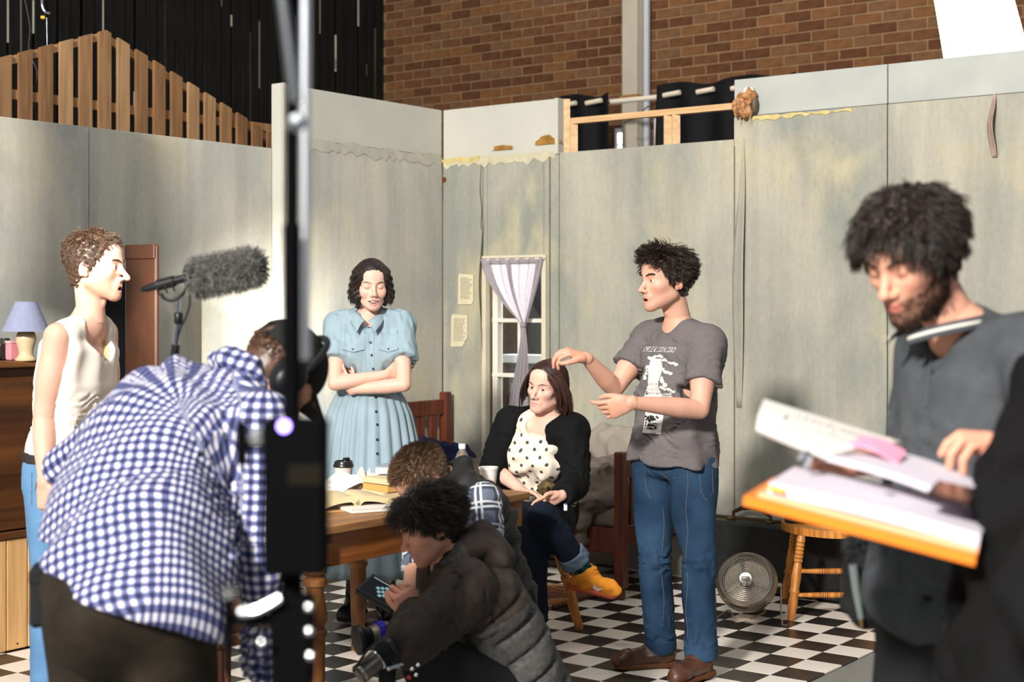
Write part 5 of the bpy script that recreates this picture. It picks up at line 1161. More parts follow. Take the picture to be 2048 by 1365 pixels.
# ---------------------------------------------------------------- boom microphone on its pole
ym = 4.0
bm = thing('boom_microphone', 'furry grey boom microphone in a black shock mount on a pole', 'microphone', FL(300, 1740)); M_MK = mat('black_mic_plastic', (.009, .009, .010), .4, var=0, spec=.3)
ma, mbp = W(384, 558, ym), W(522, 531, ym-.05); mx = nrm(mbp-ma); L_ = np.linalg.norm(mbp-ma)
MB().lathe([(.001, -.004), (.036, -.004), (.042, .0), (.044, .016), (.040, .024), (.03, .026)], ma-mx*.006, mx, n=24).ob('rubber_collar', M_MK, bm, smooth='auto')
S = Sdf(k=.02).add(rc(ma+mx*.05, mbp-mx*.03, .044, .043)); v, f = S.mesh(.008); mesh_obj('foam_core', v, f, mat('grey_foam', srgb(62, 60, 58), .9, var=.2), bm, smooth=True)
n = 5200; r = np.random.RandomState(2); t = r.uniform(.02, 1.0, n); a = r.uniform(0, 6.283, n); e1 = nrm(np.cross(mx, Z)); e2 = np.cross(mx, e1)
rad = np.where(t > .86, .044*np.sqrt(np.clip(1-((t-.86)/.15)**2, 0.02, 1)), .044); rd = e1*np.cos(a)[:, None]+e2*np.sin(a)[:, None]; rt = ma+mx*(t*L_)[:, None]+rd*rad[:, None]*.95
d0 = rd*.8+mx*(.5*np.where(t > .86, (t-.6)*4, r.uniform(-.6, .9, n)))[:, None]+r.normal(0, .35, (n, 3))
V_, F_, C_ = strands(rt, d0, r.uniform(.016, .03, n), 3, lambda P, d, t, i: d+r.normal(0, .25, d.shape)+np.array([0, 0, -.12]), .0009, .25, seed=3, col=(.17, .16, .15), cvar=.55); tag(mesh_obj('fur_windshield', V_, F_, hair_mat() if 'hair_mat' in globals() else mat('fur', (1, 1, 1), .7, var=0, attr='Col'), bm, col=C_), kind='stuff')
g0, g1 = W(280, 581, ym+.02), W(372, 556, ym); gx = nrm(g1-g0); Lg = np.linalg.norm(g1-g0)
MB().lathe([(.001, 0), (.007, .006), (.010, .02), (.0115, .05), (.0115, Lg)], g0, gx, n=18).ob('mic_body', M_MK, bm, smooth='auto'); MB().lathe([(.0155, 0), (.0155, .05), (.013, .052)], g0+gx*.052, gx, n=18).ob('mount_sleeve', M_MK, bm, smooth='auto')
for u in (.055, .078, .100): MB().tube(smooth_path([g0+gx*u+Z*.014, g0+gx*u-Z*.012+V3(0, -.012, 0), g0+gx*(u+.004)-Z*.028]), .0022, 6).ob('suspension_lyre', M_MK, bm, smooth=True)
mt = W(350, 603, ym); MB().tube(smooth_path([W(322, 588, ym), W(330, 598, ym), W(345, 601, ym), W(362, 592, ym), W(372, 578, ym)]), .0045, 8).ob('mount_yoke', M_MK, bm, smooth='auto'); MB().tube([W(358, 600, ym), W(357, 628, ym)], .005, 8).ob('swivel', M_CHR, bm, smooth='auto')
MB().lathe([(.008, 0), (.012, .005), (.012, .03), (.009, .034)], W(357, 650, ym), Z, n=14).ob('pole_tip', M_MK, bm, smooth='auto')
MB().tube([W(357, 640, ym), W(350, 700, ym)], .0085, 10).ob('upper_section', M_CHR, bm, smooth='auto'); pe = W(318, 1000, ym+.05); MB().tube([W(351.5, 690, ym), pe, FL(250, 1730)], [.0115, .013, .014], 10).ob('pole', M_MK, bm, smooth='auto'); MB().tube(smooth_path([W(372, 560, ym-.02), W(380, 600, ym-.02), W(372, 635, ym-.02), W(360, 660, ym-.02), W(352, 700, ym-.02)]), .003, 6).ob('mic_cable', M_MK, bm, smooth=True)
# ---------------------------------------------------------------- clothes helpers
def cutter(q, u, r=.14):
    q = np.asarray(q, float); u = nrm(u); return Prim(lambda P: np.maximum(-((P-q)@u), np.linalg.norm(P-q, axis=-1)-r), q-r, q+r)
def spine_dir(p): return nrm((p.J['shL']+p.J['shR'])/2-p.J['pel'])
def fwd(p): return nrm(np.cross(p.J['shL']-p.J['shR'], spine_dir(p)))
def top_sdf(p, e=.014, frac=.55, lo=1, flare=.010, scA=1.0, belly=0, W_=None, D_=None, long=False, k=.035, hemdrop=0.0, wrist=.96):
    """shirt volume: torso from station lo up, shoulders, sleeves to frac of the upper arm (or long)"""
    J = p.J; kw = {}
    if W_: kw['W_'] = W_
    if D_: kw['D_'] = D_
    st = p.torso(**kw); S = Sdf(k=k); ms = (J['shL']+J['shR'])/2; nk = J['neck']
    st = st[lo:]
    if hemdrop: c, l, w, d = st[0]; u = nrm(st[1][0]-c); st = [(c-u*hemdrop, l, w*1.03, d*1.03)]+st
    S.add(loft(st, e=e, cap=.5))
    for sd in 'LR':
        S.add(rc(nk*.72+ms*.28, J['sh'+sd]*.75+nk*.25, .044, .044, e*.8), k=.045); S.add(rc(ms*.5+J['sh'+sd]*.5, J['sh'+sd], .056, .050, e), k=.04)
        P, r = p.arm(sd, scA)
        if long:
            q = P[3]*(1-wrist)+P[4]*wrist if wrist < 1 else P[4]
            S.add(chain(P[:4]+[q], [r[0]+e, r[1]+e*1.1, r[2]+e*1.25, r[3]+e*1.0, r[4]+e*1.1]), k=.03); S.sub(cutter(q, q-P[3], .10), k=.004)
        else:
            a, b = P[0], P[2]; q = a+(b-a)*frac; S.add(chain([a, q+(b-a)*.08], [r[0]+e, r[1]*(1-frac*.1)+e+flare]), k=.03); S.sub(cutter(q, b-a, .12), k=.004)
    return S
def pants(p, m, name, e=.014, waist=.10, hem=.0, res=.010, W_=None, ankle=1.25, fold=.007, label=None, D_=None, thigh=1.0, bunch=1.0, sub=()):
    kw = {}
    if W_: kw['W_'] = W_
    if D_: kw['D_'] = D_
    st = p.torso(**kw); S = Sdf(k=.03); S.add(loft(st[:3 if waist is not None else 2], e=e))
    for sd in 'LR':
        P, r = p.leg(sd); r = [r[0]*thigh, r[1]*thigh, r[2], r[3], r[4]*ankle]; S.add(chain(P, r, e), k=.03); u = nrm(P[4]-P[2]); S.sub(cutter(P[4]+u*hem, u, .13), k=.004)
    up = nrm(st[2][0]-st[1][0])
    if waist is not None: S.cut(p.J['pel']+up*waist, up)
    if len(sub): S.sub(*sub)
    for sd in 'LR':
        P, r = p.leg(sd)
        if fold:
            S.disp(folds([P[2], P[4]], .050, fold*bunch, 3, where=lambda t: (np.clip(t*1.6-.55, 0, 1)+.5*np.exp(-((t)/.12)**2))*np.clip((.99-t)*14, 0, 1)))
            S.disp(folds([P[0], P[2]], .055, fold*.8, 5, where=lambda t: np.exp(-((t-1)/.18)**2)+.6*np.exp(-((t-.05)/.12)**2)))
    S.disp(waves(6, .16, .003)); return p.cloth(name, S, res, m, label), S
def button(p, parent, sf, px, py, r, m, name='button'):
    h, n = sf.pix(px, py)
    if h is None: return
    return MB().lathe([(r, 0), (r, .0025), (r*.7, .0035), (.001, .003)], h+n*.001, n, n=12).ob(name, m, parent, smooth='auto')
def boot(p, sd, fd, L_, m, msole, name='boot', high=.16, w=.046, lace=None, tilt=(0, 0, 1), laces=True):
    an = p.J['an'+sd]; up = nrm(tilt); f = nrm(np.asarray(fd, float)-up*np.dot(fd, up)); l = np.cross(up, f); g = an-up*.085; ax = np.stack([l, f, up])
    heel = g-f*.055; toe = g+f*(L_-.055)
    S = Sdf(k=.03); S.add(loft([(heel+f*.03+up*.04, l, w*.80, .038), (g+f*.06+up*.042, l, w*.86, .040), (toe-f*.06+up*.032, l, w*1.02, .030), (toe-f*.025+up*.028, l, w*.85, .026)], n=2.2, cap=1.0)) if False else None
    S.add(rc(heel+f*.038+up*.042, g+f*.05+up*.048, w*.78, w*.84), rc(g+f*.05+up*.048, toe-f*.055+up*.036, w*.84, w*.86), rc(toe-f*.055+up*.036, toe-f*.035+up*.032, w*.86, w*.74), k=.02)
    S.add(chain([an-up*.03, an+up*(high-.085)], [.047, .052]), k=.04); S.cut(g+up*.012, -up); S.cut(an+up*(high-.085), up); S.disp(waves(4, .05, .0025))
    o = p.cloth(name, S, .007, m)
    B = Sdf(k=.015); B.add(rbox(g+f*(L_*.5-.055)+up*.010, (w*.96, L_*.5, .011), ax, r=.010)); B.sub(*[Prim(lambda P, c=toe-f*.06, s_=s_: np.maximum(-((P-c)@f), w*1.0-np.linalg.norm((P-c)-((P-c)@up)[..., None]*up, axis=-1)), toe-.2, toe+.2) for s_ in (1,)])
    B.add(rbox(heel+f*.035+up*.010, (w*.86, .036, .013), ax, r=.006)); so = mesh_obj('sole', *B.mesh(.006), msole, o, smooth=True)
    if laces:
        sf = Surf(o); mb = MB()
        for i in range(5):
            c = g+f*(.075+.018*(4-i))+up*(.09+.017*i) if True else 0
            a, n1 = sf.ray(c+l*.02+f*.1+up*.12, -(f*.6+up*.75)); b, n2 = sf.ray(c-l*.02+f*.1+up*.12, -(f*.6+up*.75))
            if a is not None and b is not None: mb.tube([a, (a+b)/2+(f+up)*.004, b], .0028, 5)
        if mb.v: mb.ob('laces', lace or m, o)
    return o
M_DEN = mat('mid_blue_denim', srgb(52, 78, 104), .8, col2=srgb(22, 40, 62), scale=4, bump=.25, bscale=420, detail=8); M_DENL = mat('light_blue_denim', srgb(106, 146, 182), .8, col2=srgb(84, 124, 164), scale=5, bump=.2, bscale=420); M_DEND = mat('indigo_dark_denim', srgb(26, 34, 48), .75, col2=srgb(16, 22, 32), scale=5, bump=.2, bscale=420)
M_BT = mat('dark_button', srgb(44, 44, 50), .35, var=0); M_STI = mat('tan_stitching', srgb(104, 98, 92), .8, var=0)
SKA = srgb(226, 176, 154); SKB = srgb(218, 166, 142); SKC = srgb(230, 184, 164)
def Wd(**k): return {a: W(*b) for a, b in k.items()}
BONE = {}

# ================================================================ man in grey T-shirt
J = Wd(pel=(1346, 900, 6.10), neck=(1360, 652, 6.09), shL=(1417, 690, 5.95), shR=(1299, 678, 6.25), elL=(1399, 820, 5.84), wrL=(1262, 806, 5.70), elR=(1229, 778, 6.14), wrR=(1172, 716, 6.0), hipL=(1384, 935, 6.03), hipR=(1311, 935, 6.18), knL=(1398, 1130, 5.98), anL=(1401, 1312, 5.97), knR=(1309, 1125, 6.13), anR=(1322, 1292, 6.18))
gm = Person('dark-haired young man in grey printed T-shirt and blue jeans gesturing with both hands', J, look(-66, 2), W(1332, 561, 6.05), SKB, 1.05, mouth='open', stub=.30, stubcol=srgb(120, 84, 62), gaze=(0, 1, 0), brow=(.03, .018, .012))
gm.add_hand('L', (-.93, -.05, -.30), (.05, .3, 1), (-.2, -.2, 1), curl=(.45, .8, .85, .8), tcurl=.35, tout=.45, sc=1.0)
gm.add_hand('R', (-.86, -.25, .30), (-.2, .1, -1), (-.1, -.9, -.2), curl=(.75, .7, .65, .6), tcurl=.4, tout=.5)
gm.build_body(res=.014)
S = top_sdf(gm, e=.019, frac=.60, hemdrop=.05, W_=(.160, .182, .156, .170, .182, .14), D_=(.11, .128, .11, .118, .106, .062)); nk = J['neck']; f = fwd(gm); up = spine_dir(gm); ms = (J['shL']+J['shR'])/2
S.sub(rc(nk-up*.005+f*.012, nk+up*.2+f*.05, .060, .075), k=.01); S.sub(rc(nk+f*.085-up*.035, nk+f*.12+up*.06, .012, .05), k=.012)
S.cut(J['pel']-up*.056, -up)
S.disp(folds([J['pel']-up*.02, J['pel']+up*.22], .05, .007, 2)); S.disp(waves(3, .11, .0035)); S.disp(folds([J['shL'], J['elL']], .05, .004, 4)); S.disp(folds([J['shR'], J['elR']], .05, .004, 5))
M_GT = mat('charcoal_grey_jersey', srgb(104, 98, 98), .85, var=.07, scale=14, bump=.12, bscale=300); tee = gm.cloth('t_shirt', S, .0075, M_GT); sf = Surf(tee)
M_PW = mat('white_ink', srgb(206, 204, 200), .8, var=.12, scale=40)
lat = nrm(J['shL']-J['shR']); lat = nrm(lat-Z*lat[2]); ff = nrm(np.cross(lat, Z)); cch = (J['shL']+J['shR'])/2
def decal(name, polys, m, parent, sf, c, x, y, d, off=.0022, sub=1):
    """flat print laid on the cloth: 2-D triangles/quads carried onto the surface"""
    mb = MB(); 
    for q in polys:
        pts = []
        for (a, b) in q:
            h, n = sf.ray(c+x*a+y*b+d*.4, -d)
            if h is None: pts = None; break
            pts.append(h+d*off)
        if pts: mb.add(pts, [tuple(range(len(pts)))])
    if mb.v: return mb.ob(name, m, parent)
def text_polys(txt, size, cx, cy, sxs=1.0):
    cu_ = bpy.data.curves.new('lettering', 'FONT'); cu_.body = txt; cu_.size = size; cu_.align_x = 'CENTER'; cu_.resolution_u = 3; o = bpy.data.objects.new('lettering', cu_); C.objects.link(o); dg = bpy.context.evaluated_depsgraph_get(); me = o.evaluated_get(dg).to_mesh(); me.calc_loop_triangles()
    out = [[(cx+me.vertices[i].co.x*sxs, cy+me.vertices[i].co.y) for i in t.vertices] for t in me.loop_triangles]; o.evaluated_get(dg).to_mesh_clear(); bpy.data.objects.remove(o); bpy.data.curves.remove(cu_); return out
cen = cch+up*0; 
decal('print_lettering', text_polys('SIMPLE & LION ZOO', .030, .012, -.040, .66), M_PW, tee, sf, cen, lat, Z, ff)
r = random.Random(5); pol = []
def quadgrid(x0, y0, x1, y1, n=3, wob=.0, keep=1.0):
    for i in range(n):
        for j in range(n):
            if r.random() > keep: continue
            a, b, c, d = x0+(x1-x0)*i/n, x0+(x1-x0)*(i+1)/n, y0+(y1-y0)*j/n, y0+(y1-y0)*(j+1)/n; w = lambda: r.uniform(-wob, wob); pol.append([(a+w(), c+w()), (b+w(), c+w()), (b+w(), d+w()), (a+w(), d+w())])
for i in range(14):
    t = i/13; y = -.085-.185*t; ww = .024+.022*t+.006*math.sin(9*t); pol.append([(.002-ww, y-.0145), (.002+ww*.9, y-.0145), (.002+ww*.9, y), (.002-ww, y)])
for (bx_, by_, dx_, dy_, n_) in ((-.03, -.085, .035, -.012, 5), (.03, -.088, .06, -.022, 7), (.025, -.125, .055, -.025, 6), (-.035, -.12, -.014, -.055, 6), (.035, -.165, .03, -.035, 5), (.04, -.20, .05, -.018, 6), (-.01, -.08, .04, .006, 5)):
    for i in range(n_):
        x, y = bx_+dx_*i/n_+r.uniform(-.003, .003), by_+dy_*i/n_+r.uniform(-.003, .003); q = r.uniform(.006, .010); pol.append([(x+q*math.cos(a), y+q*.8*math.sin(a)) for a in (0, 1.05, 2.1, 3.14, 4.2, 5.2)])
quadgrid(.038, -.285, .078, -.235, 3, .0); quadgrid(.036, -.232, .076, -.222, 3, .002, .8)
pol = [[(x*1.25+.008, y+.018) for x, y in q] for q in pol]
decal('print_tree', pol, M_PW, tee, sf, cen, lat, Z, ff); pol = []
quadgrid(-.045, -.385, .05, -.30, 6, 0); pol = [[(x*1.1+.006, y+.012) for x, y in q] for q in pol]
decal('print_panel', pol, M_PW, tee, sf, cen, lat, Z, ff); pol = []
for i in range(70):
    x, y = r.gauss(.0, .022), r.gauss(-.333, .013); q = r.uniform(.002, .006); a0 = r.uniform(0, 6)
    if abs(x) < .04 and -.378 < y < -.302: pol.append([(x+q*math.cos(a0+a)*1.6, y+q*math.sin(a0+a)) for a in (0, 1.6, 3.1, 4.7)])
pol = [[(x*1.1+.006, y+.012) for x, y in q] for q in pol]
decal('print_roots', pol, mat('black_ink', srgb(40, 38, 38), .8, var=0), tee, sf, cen, lat, Z, ff, off=.0032)
jn, _ = pants(gm, M_DEN, 'jeans', e=.012, waist=.085, hem=.020, res=.009, ankle=1.45, fold=.008, bunch=1.25, label='mid-blue faded jeans')
sj = Surf(jn)
def stitch(pxs, parent, sf, r_=.0012, m=None, name='seam', off=.001):
    pts = [sf.pix(x, y) for x, y in pxs]; pts = [h+n*off for h, n in pts if h is not None]
    if len(pts) > 2: return MB().tube(pts, r_, 4).ob(name, m or M_STI, parent)
stitch([(1374+2*math.sin(i), 940+i*16) for i in range(22)], jn, sj); stitch([(1318, 938), (1322, 948), (1334, 955), (1350, 956), (1372, 954)], jn, sj); stitch([(1398, 942), (1424, 938), (1426, 985), (1412, 1002), (1402, 985), (1398, 945)], jn, sj, name='back_pocket'); stitch([(1290, 935), (1290, 960), (1294, 985), (1302, 998)], jn, sj); stitch([(1325+3*math.sin(i*.7), 1015+i*17) for i in range(15)], jn, sj)
M_BOOT = mat('worn_brown_leather', srgb(92, 54, 34), .42, col2=srgb(54, 30, 20), scale=9, bump=.1); M_SOLE = mat('brown_rubber_sole', srgb(96, 62, 42), .7, var=.15); M_LACE = mat('brown_lace', srgb(60, 40, 28), .8, var=0)
boot(gm, 'R', (-.97, -.28, 0), .275, M_BOOT, M_SOLE, high=.165, lace=M_LACE); boot(gm, 'L', (-.62, -.78, 0), .275, M_BOOT, M_SOLE, high=.16, lace=M_LACE)
hcl = (.028, .017, .012); col_ = [(CR[0], CR[1]+.004)]
def cb(P): fr_ = np.clip((P[:, 1:2]-.0)/.05, 0, 1)*np.clip((P[:, 2:3]-.04)/.05, 0, 1); z = 0*fr_; return np.concatenate([z, .9*fr_-.55*(1-fr_), .55*fr_-.25*(1-fr_)], 1)
gm.hair(mop(.012, 4200, lambda P: .026+.038*np.clip((P[:, 2]-.0)/.1, 0, 1), 11, hcl, cb, .0012, .50, .22, .08, hl=.002, low=-.066, jit=.3)+[strands(*(lambda q: (q[0], q[1]*.5+np.array([0, .7, .55])))(hair_roots(420, 71, .012, hl=.004, low=.075, mask=lambda P: P[:, 1] > .02)), .055, 7, flow(.16, (0, .02, 0), .10, .8, 2), .0016, .3, [(CR[0], CR[1]+.01)], 3, hcl, .6, clump=.7, groups=10)])
sg = MB()  # sunglasses pushed up in the hair
gl = thing('sunglasses', 'black sunglasses pushed up into the hair of the gesturing man', 'sunglasses', gm.hc)
for s_ in (-1, 1):
    mb = MB().lathe([(.001, -.002), (.024, -.002), (.026, 0), (.024, .002), (.001, .002)], (s_*.032, .055, .128), (0, .55, .8), n=20); mesh_obj('lens', gm.w(np.array(mb.v)), mb.f, M_MK, gl)
    mb = MB().tube([(s_*.060, .045, .128), (s_*.083, -.01, .075), (s_*.084, -.055, .035)], .0035, 6); mesh_obj('temple_arm', gm.w(np.array(mb.v)), mb.f, M_MK, gl)
mb = MB().tube([(-.012, .062, .132), (.012, .062, .132)], .003, 6); mesh_obj('bridge', gm.w(np.array(mb.v)), mb.f, M_MK, gl)
BONE['grey'] = gm.bones()

# ================================================================ woman in blue dress
J = Wd(pel=(738, 872, 7.10), neck=(738, 636, 7.10), shR=(675, 652, 7.09), shL=(803, 650, 7.11), elR=(670, 768, 6.94), wrR=(772, 750, 6.97), elL=(808, 770, 6.92), wrL=(704, 780, 6.96), hipR=(705, 905, 7.1), hipL=(771, 905, 7.1), knR=(712, 1050, 7.08), anR=(712, 1195, 7.14), knL=(768, 1050, 7.08), anL=(772, 1195, 7.16))
bw = Person('laughing woman with dark bobbed waves in pale blue shirt dress, arms crossed', J, look(13, 4, 0), W(743, 573, 7.05), SKC, .97, fem=True, mouth='smile', eyes='closed', jaw=.95, nose=.85, lips=(.60, .20, .18), brow=(.03, .02, .015))
bw.add_hand('R', (.90, .30, .12), (.1, .9, -.1), (-.1, -.2, 1), curl=(.3, .3, .35, .4), sc=.88)
bw.add_hand('L', (-.62, .0, .78), (.2, .9, .1), (.6, -.3, .6), curl=(.35, .35, .4, .45), sc=.86)
bw.build_body(arm_sc=.86, neck_r=.046, legs=True, res=.015)
M_DR = mat('pale_blue_cotton', srgb(146, 166, 175), .85, var=.05, scale=10, bump=.08, bscale=220, stretch=(3, 3, .8))
Wf = (.14, .16, .128, .150, .172, .13); Df = (.1, .115, .094, .118, .112, .07)
S = top_sdf(bw, e=.014, frac=.60, lo=2, W_=Wf, D_=Df, flare=.020, scA=.92, k=.022); f = fwd(bw); up = Z
for sd, sg_ in (('L', 1), ('R', -1)):
    S.add(rc(J['sh'+sd]+V3(sg_*-.03, 0, .026), J['sh'+sd]+V3(sg_*.006, 0, .024), .036, .034), k=.03); S.add(ell((J['shL']+J['shR'])/2+V3(sg_*.068, -.095, -.15), (.056, .042, .058)), k=.05)
S.sub(rc(J['neck']+Z*.0+f*.012, J['neck']+Z*.2+f*.06, .054, .07), k=.008); S.sub(rc(J['neck']+f*.075-Z*.022, J['neck']+f*.10+Z*.06, .026, .06), k=.01)
zw = W(738, 787, 7.1)[2]; S.cut(V3(0, 0, zw-.01), -Z); S.disp(waves(9, .12, .002, aniso=(2, 2, .5))); S.disp(waves(19, .04, .0022, aniso=(2, 2, .2)))
bod = bw.cloth('dress_bodice', S, .0075, M_DR); sb_ = Surf(bod)
zb = zw+.01; ct = bw.J['pel']*V3(1, 1, 0)
def skirt(a, u):
    z = zb+(.245-zb)*u; w = .150+.155*(u**.75)+.02*min(1, u*8); d = .112+.165*(u**.8)+.02*min(1, u*8); n = a*2*math.pi
    pl = (.010+.020*u)*(abs(math.sin(n*13+.6*math.sin(n*3)+.8*u))**1.3-.5)*min(1, u*10+.4)+.012*u*math.sin(5*n+2)
    return V3(ct[0]+math.cos(n)*(w+pl)+.006*u, ct[1]+math.sin(n)*(d+pl), z)
sk_ = MB().grid(lambda u, a: skirt(a, u), 26, 261, .003).ob('dress_skirt', M_DR, bw.root, smooth=True); sks = Surf(sk_)
def ring(z, w, d, h, m, name): return MB().grid(lambda u, a: V3(ct[0]+math.cos(a*6.2832)*(w+.004*math.sin(u*3.14)), ct[1]+math.sin(a*6.2832)*(d+.004*math.sin(u*3.14)), z+h*(u-.5)), 5, 60, .004).ob(name, m, bw.root, smooth=True)
ring(zb+.004, .152, .116, .036, M_DR, 'waistband')
hN = J['neck']
for sg_ in (-1, 1):
    def colr(u, v, s_=sg_):   # collar leaf from the nape round to its point
        t = u; a = math.radians(-80+165*t); rr = .060-.004*t; base = hN+V3(s_*rr*math.cos(a), -math.sin(a)*rr-.010-.040*t**3, .066-.080*t**1.7)
        outw = nrm(V3(s_*(.9 if t < .85 else .75), -.35-.5*t, -.15)); return base+outw*(.004+v*(.028+.026*t**3))+Z*(-(v)*(.020+.030*t**2)+.012*math.sin(math.pi*v))
    MB().grid(colr, 22, 8, .003).ob('collar_leaf', M_DR, bod, smooth=True)
for (x, y) in ((738, 656), (741, 685), (744, 711), (747, 738)): button(bw, bod, sb_, x, y, .0062, M_BT)
for (x, y) in ((751, 795), (752, 824), (754, 850), (754, 880), (754, 908), (754, 937)): button(bw, sk_, sks, x, y, .0066, M_BT)
for x0, x1 in ((684, 728), (758, 797)):
    pts = []; 
    for i in range(9):
        t = i/8; x = x0+(x1-x0)*t; h, n = sb_.pix(x, 692); h2, n2 = sb_.pix(x, 700+5*(1-abs(2*t-1))); 
        if h is not None and h2 is not None: pts.append((h+n*.002, h2+n2*.007))
    mb = MB(); n_ = len(pts); v = []
    for a, b in pts: v += [a, b, b-V3(0, -.004, .001), a+V3(0, .004, 0)]
    mb.add(v, [(4*i+k, 4*i+4+k, 4*i+4+(k+1) % 4, 4*i+(k+1) % 4) for i in range(n_-1) for k in range(4)]); mb.ob('pocket_flap', M_DR, bod); button(bw, bod, sb_, (x0+x1)/2, 699, .0058, M_BT)
for xs in ((693, 690, 689, 690, 693), (790, 793, 794, 793, 790)): stitch([(x, 636+18*i) for i, x in enumerate(xs)], bod, sb_, .0022, M_DR, 'armhole_seam', .0005)
stitch([(729+.19*i*1.2, 655+i*6) for i in range(16)], bod, sb_, .0014, M_DR, 'placket_edge'); stitch([(746+.19*i*1.2, 655+i*6) for i in range(16)], bod, sb_, .0014, M_DR, 'placket_edge')
M_BKB = mat('black_boot_leather', (.012, .012, .013), .4, var=.2)
for sd, d in (('R', (-.25, -.95, 0)), ('L', (.2, -.95, 0))): boot(bw, sd, d, .255, M_BKB, M_BKB, high=.27, w=.044, laces=True, lace=M_BKB)
hc2 = (.020, .012, .010)
def wavy(P):
    ph = 2*math.pi*(P[..., 2]/.031+np.abs(P[..., 0])*13-P[..., 1]*11+.25*np.sin(P[..., 1]*60)); return .0050*np.sin(ph)*np.clip((.085-P[..., 2])/.03, .1, 1)*np.clip(1-(P[..., 1]-.045)/.02, 0, 1)+.0016*np.sin(P[..., 0]*420+P[..., 1]*380+2*np.sin(P[..., 2]*150))
S2 = Sdf(k=.022); S2.add(ell(CR[0]+[0, -.004, .004], CR[1]+[.014, .012, .014])); S2.add(rc((0, -.07, .02), (0, -.066, -.055), .058, .046))
for s_ in (-1, 1): S2.add(rc((s_*.058, -.006, .055), (s_*.068, -.006, -.022), .040, .046), ell((s_*.066, .004, -.052), (.044, .046, .042)))
S2.sub(ell((0, .100, -.022), (.056, .088, .098)), k=.012); S2.sub(rc((0, .02, -.10), (0, .04, -.16), .060, .075), k=.01); S2.cutfn(lambda P: -.098-P[..., 2]); S2.disp(wavy)
v_, f_ = S2.mesh(.0045); r = np.random.RandomState(4); nn_ = r.choice(np.where((v_[:, 1] < .045) & (v_[:, 2] > -.075))[0], 2600); cxx = (v_[nn_]-CR[0]); cxx /= np.linalg.norm(cxx, axis=1)[:, None]
def wv(P, d, t, i): s_ = np.sign(P[:, 0])[:, None]; ph = 2*math.pi*(P[:, 2:3]/.031+np.abs(P[:, 0:1])*13-P[:, 1:2]*11); return d*.3+np.concatenate([s_*(.5*np.clip((P[:, 2:3]-.06)/.05, 0, 1)+.42*np.cos(ph)-.25*(P[:, 2:3] < -.05)), 0*s_-.1, 0*s_-1], 1)
bw.hair([(v_, f_, np.clip(np.array(hc2)*(1+.25*np.sin(v_[:, :1]*300+v_[:, 2:]*80)), 0, 1)), strands(v_[nn_]-cxx*.001, cxx*.15+[0, 0, -1], .026, 5, wv, .0007, .3, (), 6, hc2, .8)], label='dark brown bob in waves')
BONE['blue'] = bw.bones()

# ================================================================ seated woman
J = Wd(pel=(1076, 1030, 6.86), neck=(1098, 846, 6.78), shR=(1022, 848, 6.84), shL=(1146, 862, 6.70), elR=(988, 938, 6.80), wrR=(1044, 982, 6.62), elL=(1152, 968, 6.66), wrL=(1122, 992, 6.42), hipR=(1046, 1042, 6.84), hipL=(1108, 1042, 6.76), knL=(1082, 1032, 6.36), anL=(1158, 1130, 6.50), knR=(1064, 1056, 6.42), anR=(1068, 1262, 6.44))
J['mid'] = (J['pel']+(J['shL']+J['shR'])/2)/2+V3(.01, .06, 0)
sw = Person('seated woman with auburn hair in black hoodie and dotted top, legs crossed', J, look(-36, 4, -8), W(1094, 774, 6.74), SKC, .98, fem=True, mouth='closed', jaw=.95, nose=.95, lips=(.66, .33, .30), gaze=(.35, .9, .05), brow=(.05, .028, .02), iris=(.16, .14, .10))
sw.add_hand('L', (-.90, -.20, -.36), (-.1, .1, -1), (-.5, -.4, .5), curl=(.25, .3, .35, .4), sc=.88, spread=.12)
sw.add_hand('R', (.75, -.6, -.1), (0, 0, -1), (-.5, -.5, .3), curl=(.25, .3, .3, .3), sc=.86)
sw.build_body(arm_sc=.86, neck_r=.046, res=.015)
f = fwd(sw); up = spine_dir(sw); lat = nrm(J['shL']-J['shR']); ms = (J['shL']+J['shR'])/2
Wf = (.15, .17, .145, .155, .168, .13); Df = (.11, .125, .110, .125, .115, .07)
S = Sdf(k=.035).add(loft(sw.torso(W_=Wf, D_=Df)[1:], e=.015))
for sd in 'LR': S.add(rc(J['neck']*.7+ms*.3, J['sh'+sd]*.75+J['neck']*.25, .042, .042, .006), k=.04); 
for s_ in (-1, 1): S.add(ell(ms-up*.15+f*.085+lat*s_*.065, (.062, .052, .062)), k=.06)
S.sub(rc(J['neck']+up*.01, J['neck']+up*.2+f*.05, .060, .10), k=.012); S.sub(ell(J['neck']+f*.085+up*.004, (.075, .075, .050), np.stack([lat, f, up])), k=.012); S.disp(waves(5, .09, .005, aniso=(1, 1, .7)))
M_DOT = bpy.data.materials.new('cream_dotted_cotton'); M_DOT.use_nodes = True; nt = M_DOT.node_tree; Lk = nt.links; bs = nt.nodes['Principled BSDF']; bs.inputs['Roughness'].default_value = .85
uvn = nt.nodes.new('ShaderNodeUVMap'); mp = nt.nodes.new('ShaderNodeMapping'); mp.inputs['Scale'].default_value = (22, 22, 1); mp.inputs['Rotation'].default_value = (0, 0, .6); Lk.new(uvn.outputs[0], mp.inputs[0])
fr = nt.nodes.new('ShaderNodeVectorMath'); fr.operation = 'FRACTION'; Lk.new(mp.outputs[0], fr.inputs[0]); ds = nt.nodes.new('ShaderNodeVectorMath'); ds.operation = 'DISTANCE'; ds.inputs[1].default_value = (.5, .5, 0); Lk.new(fr.outputs[0], ds.inputs[0])
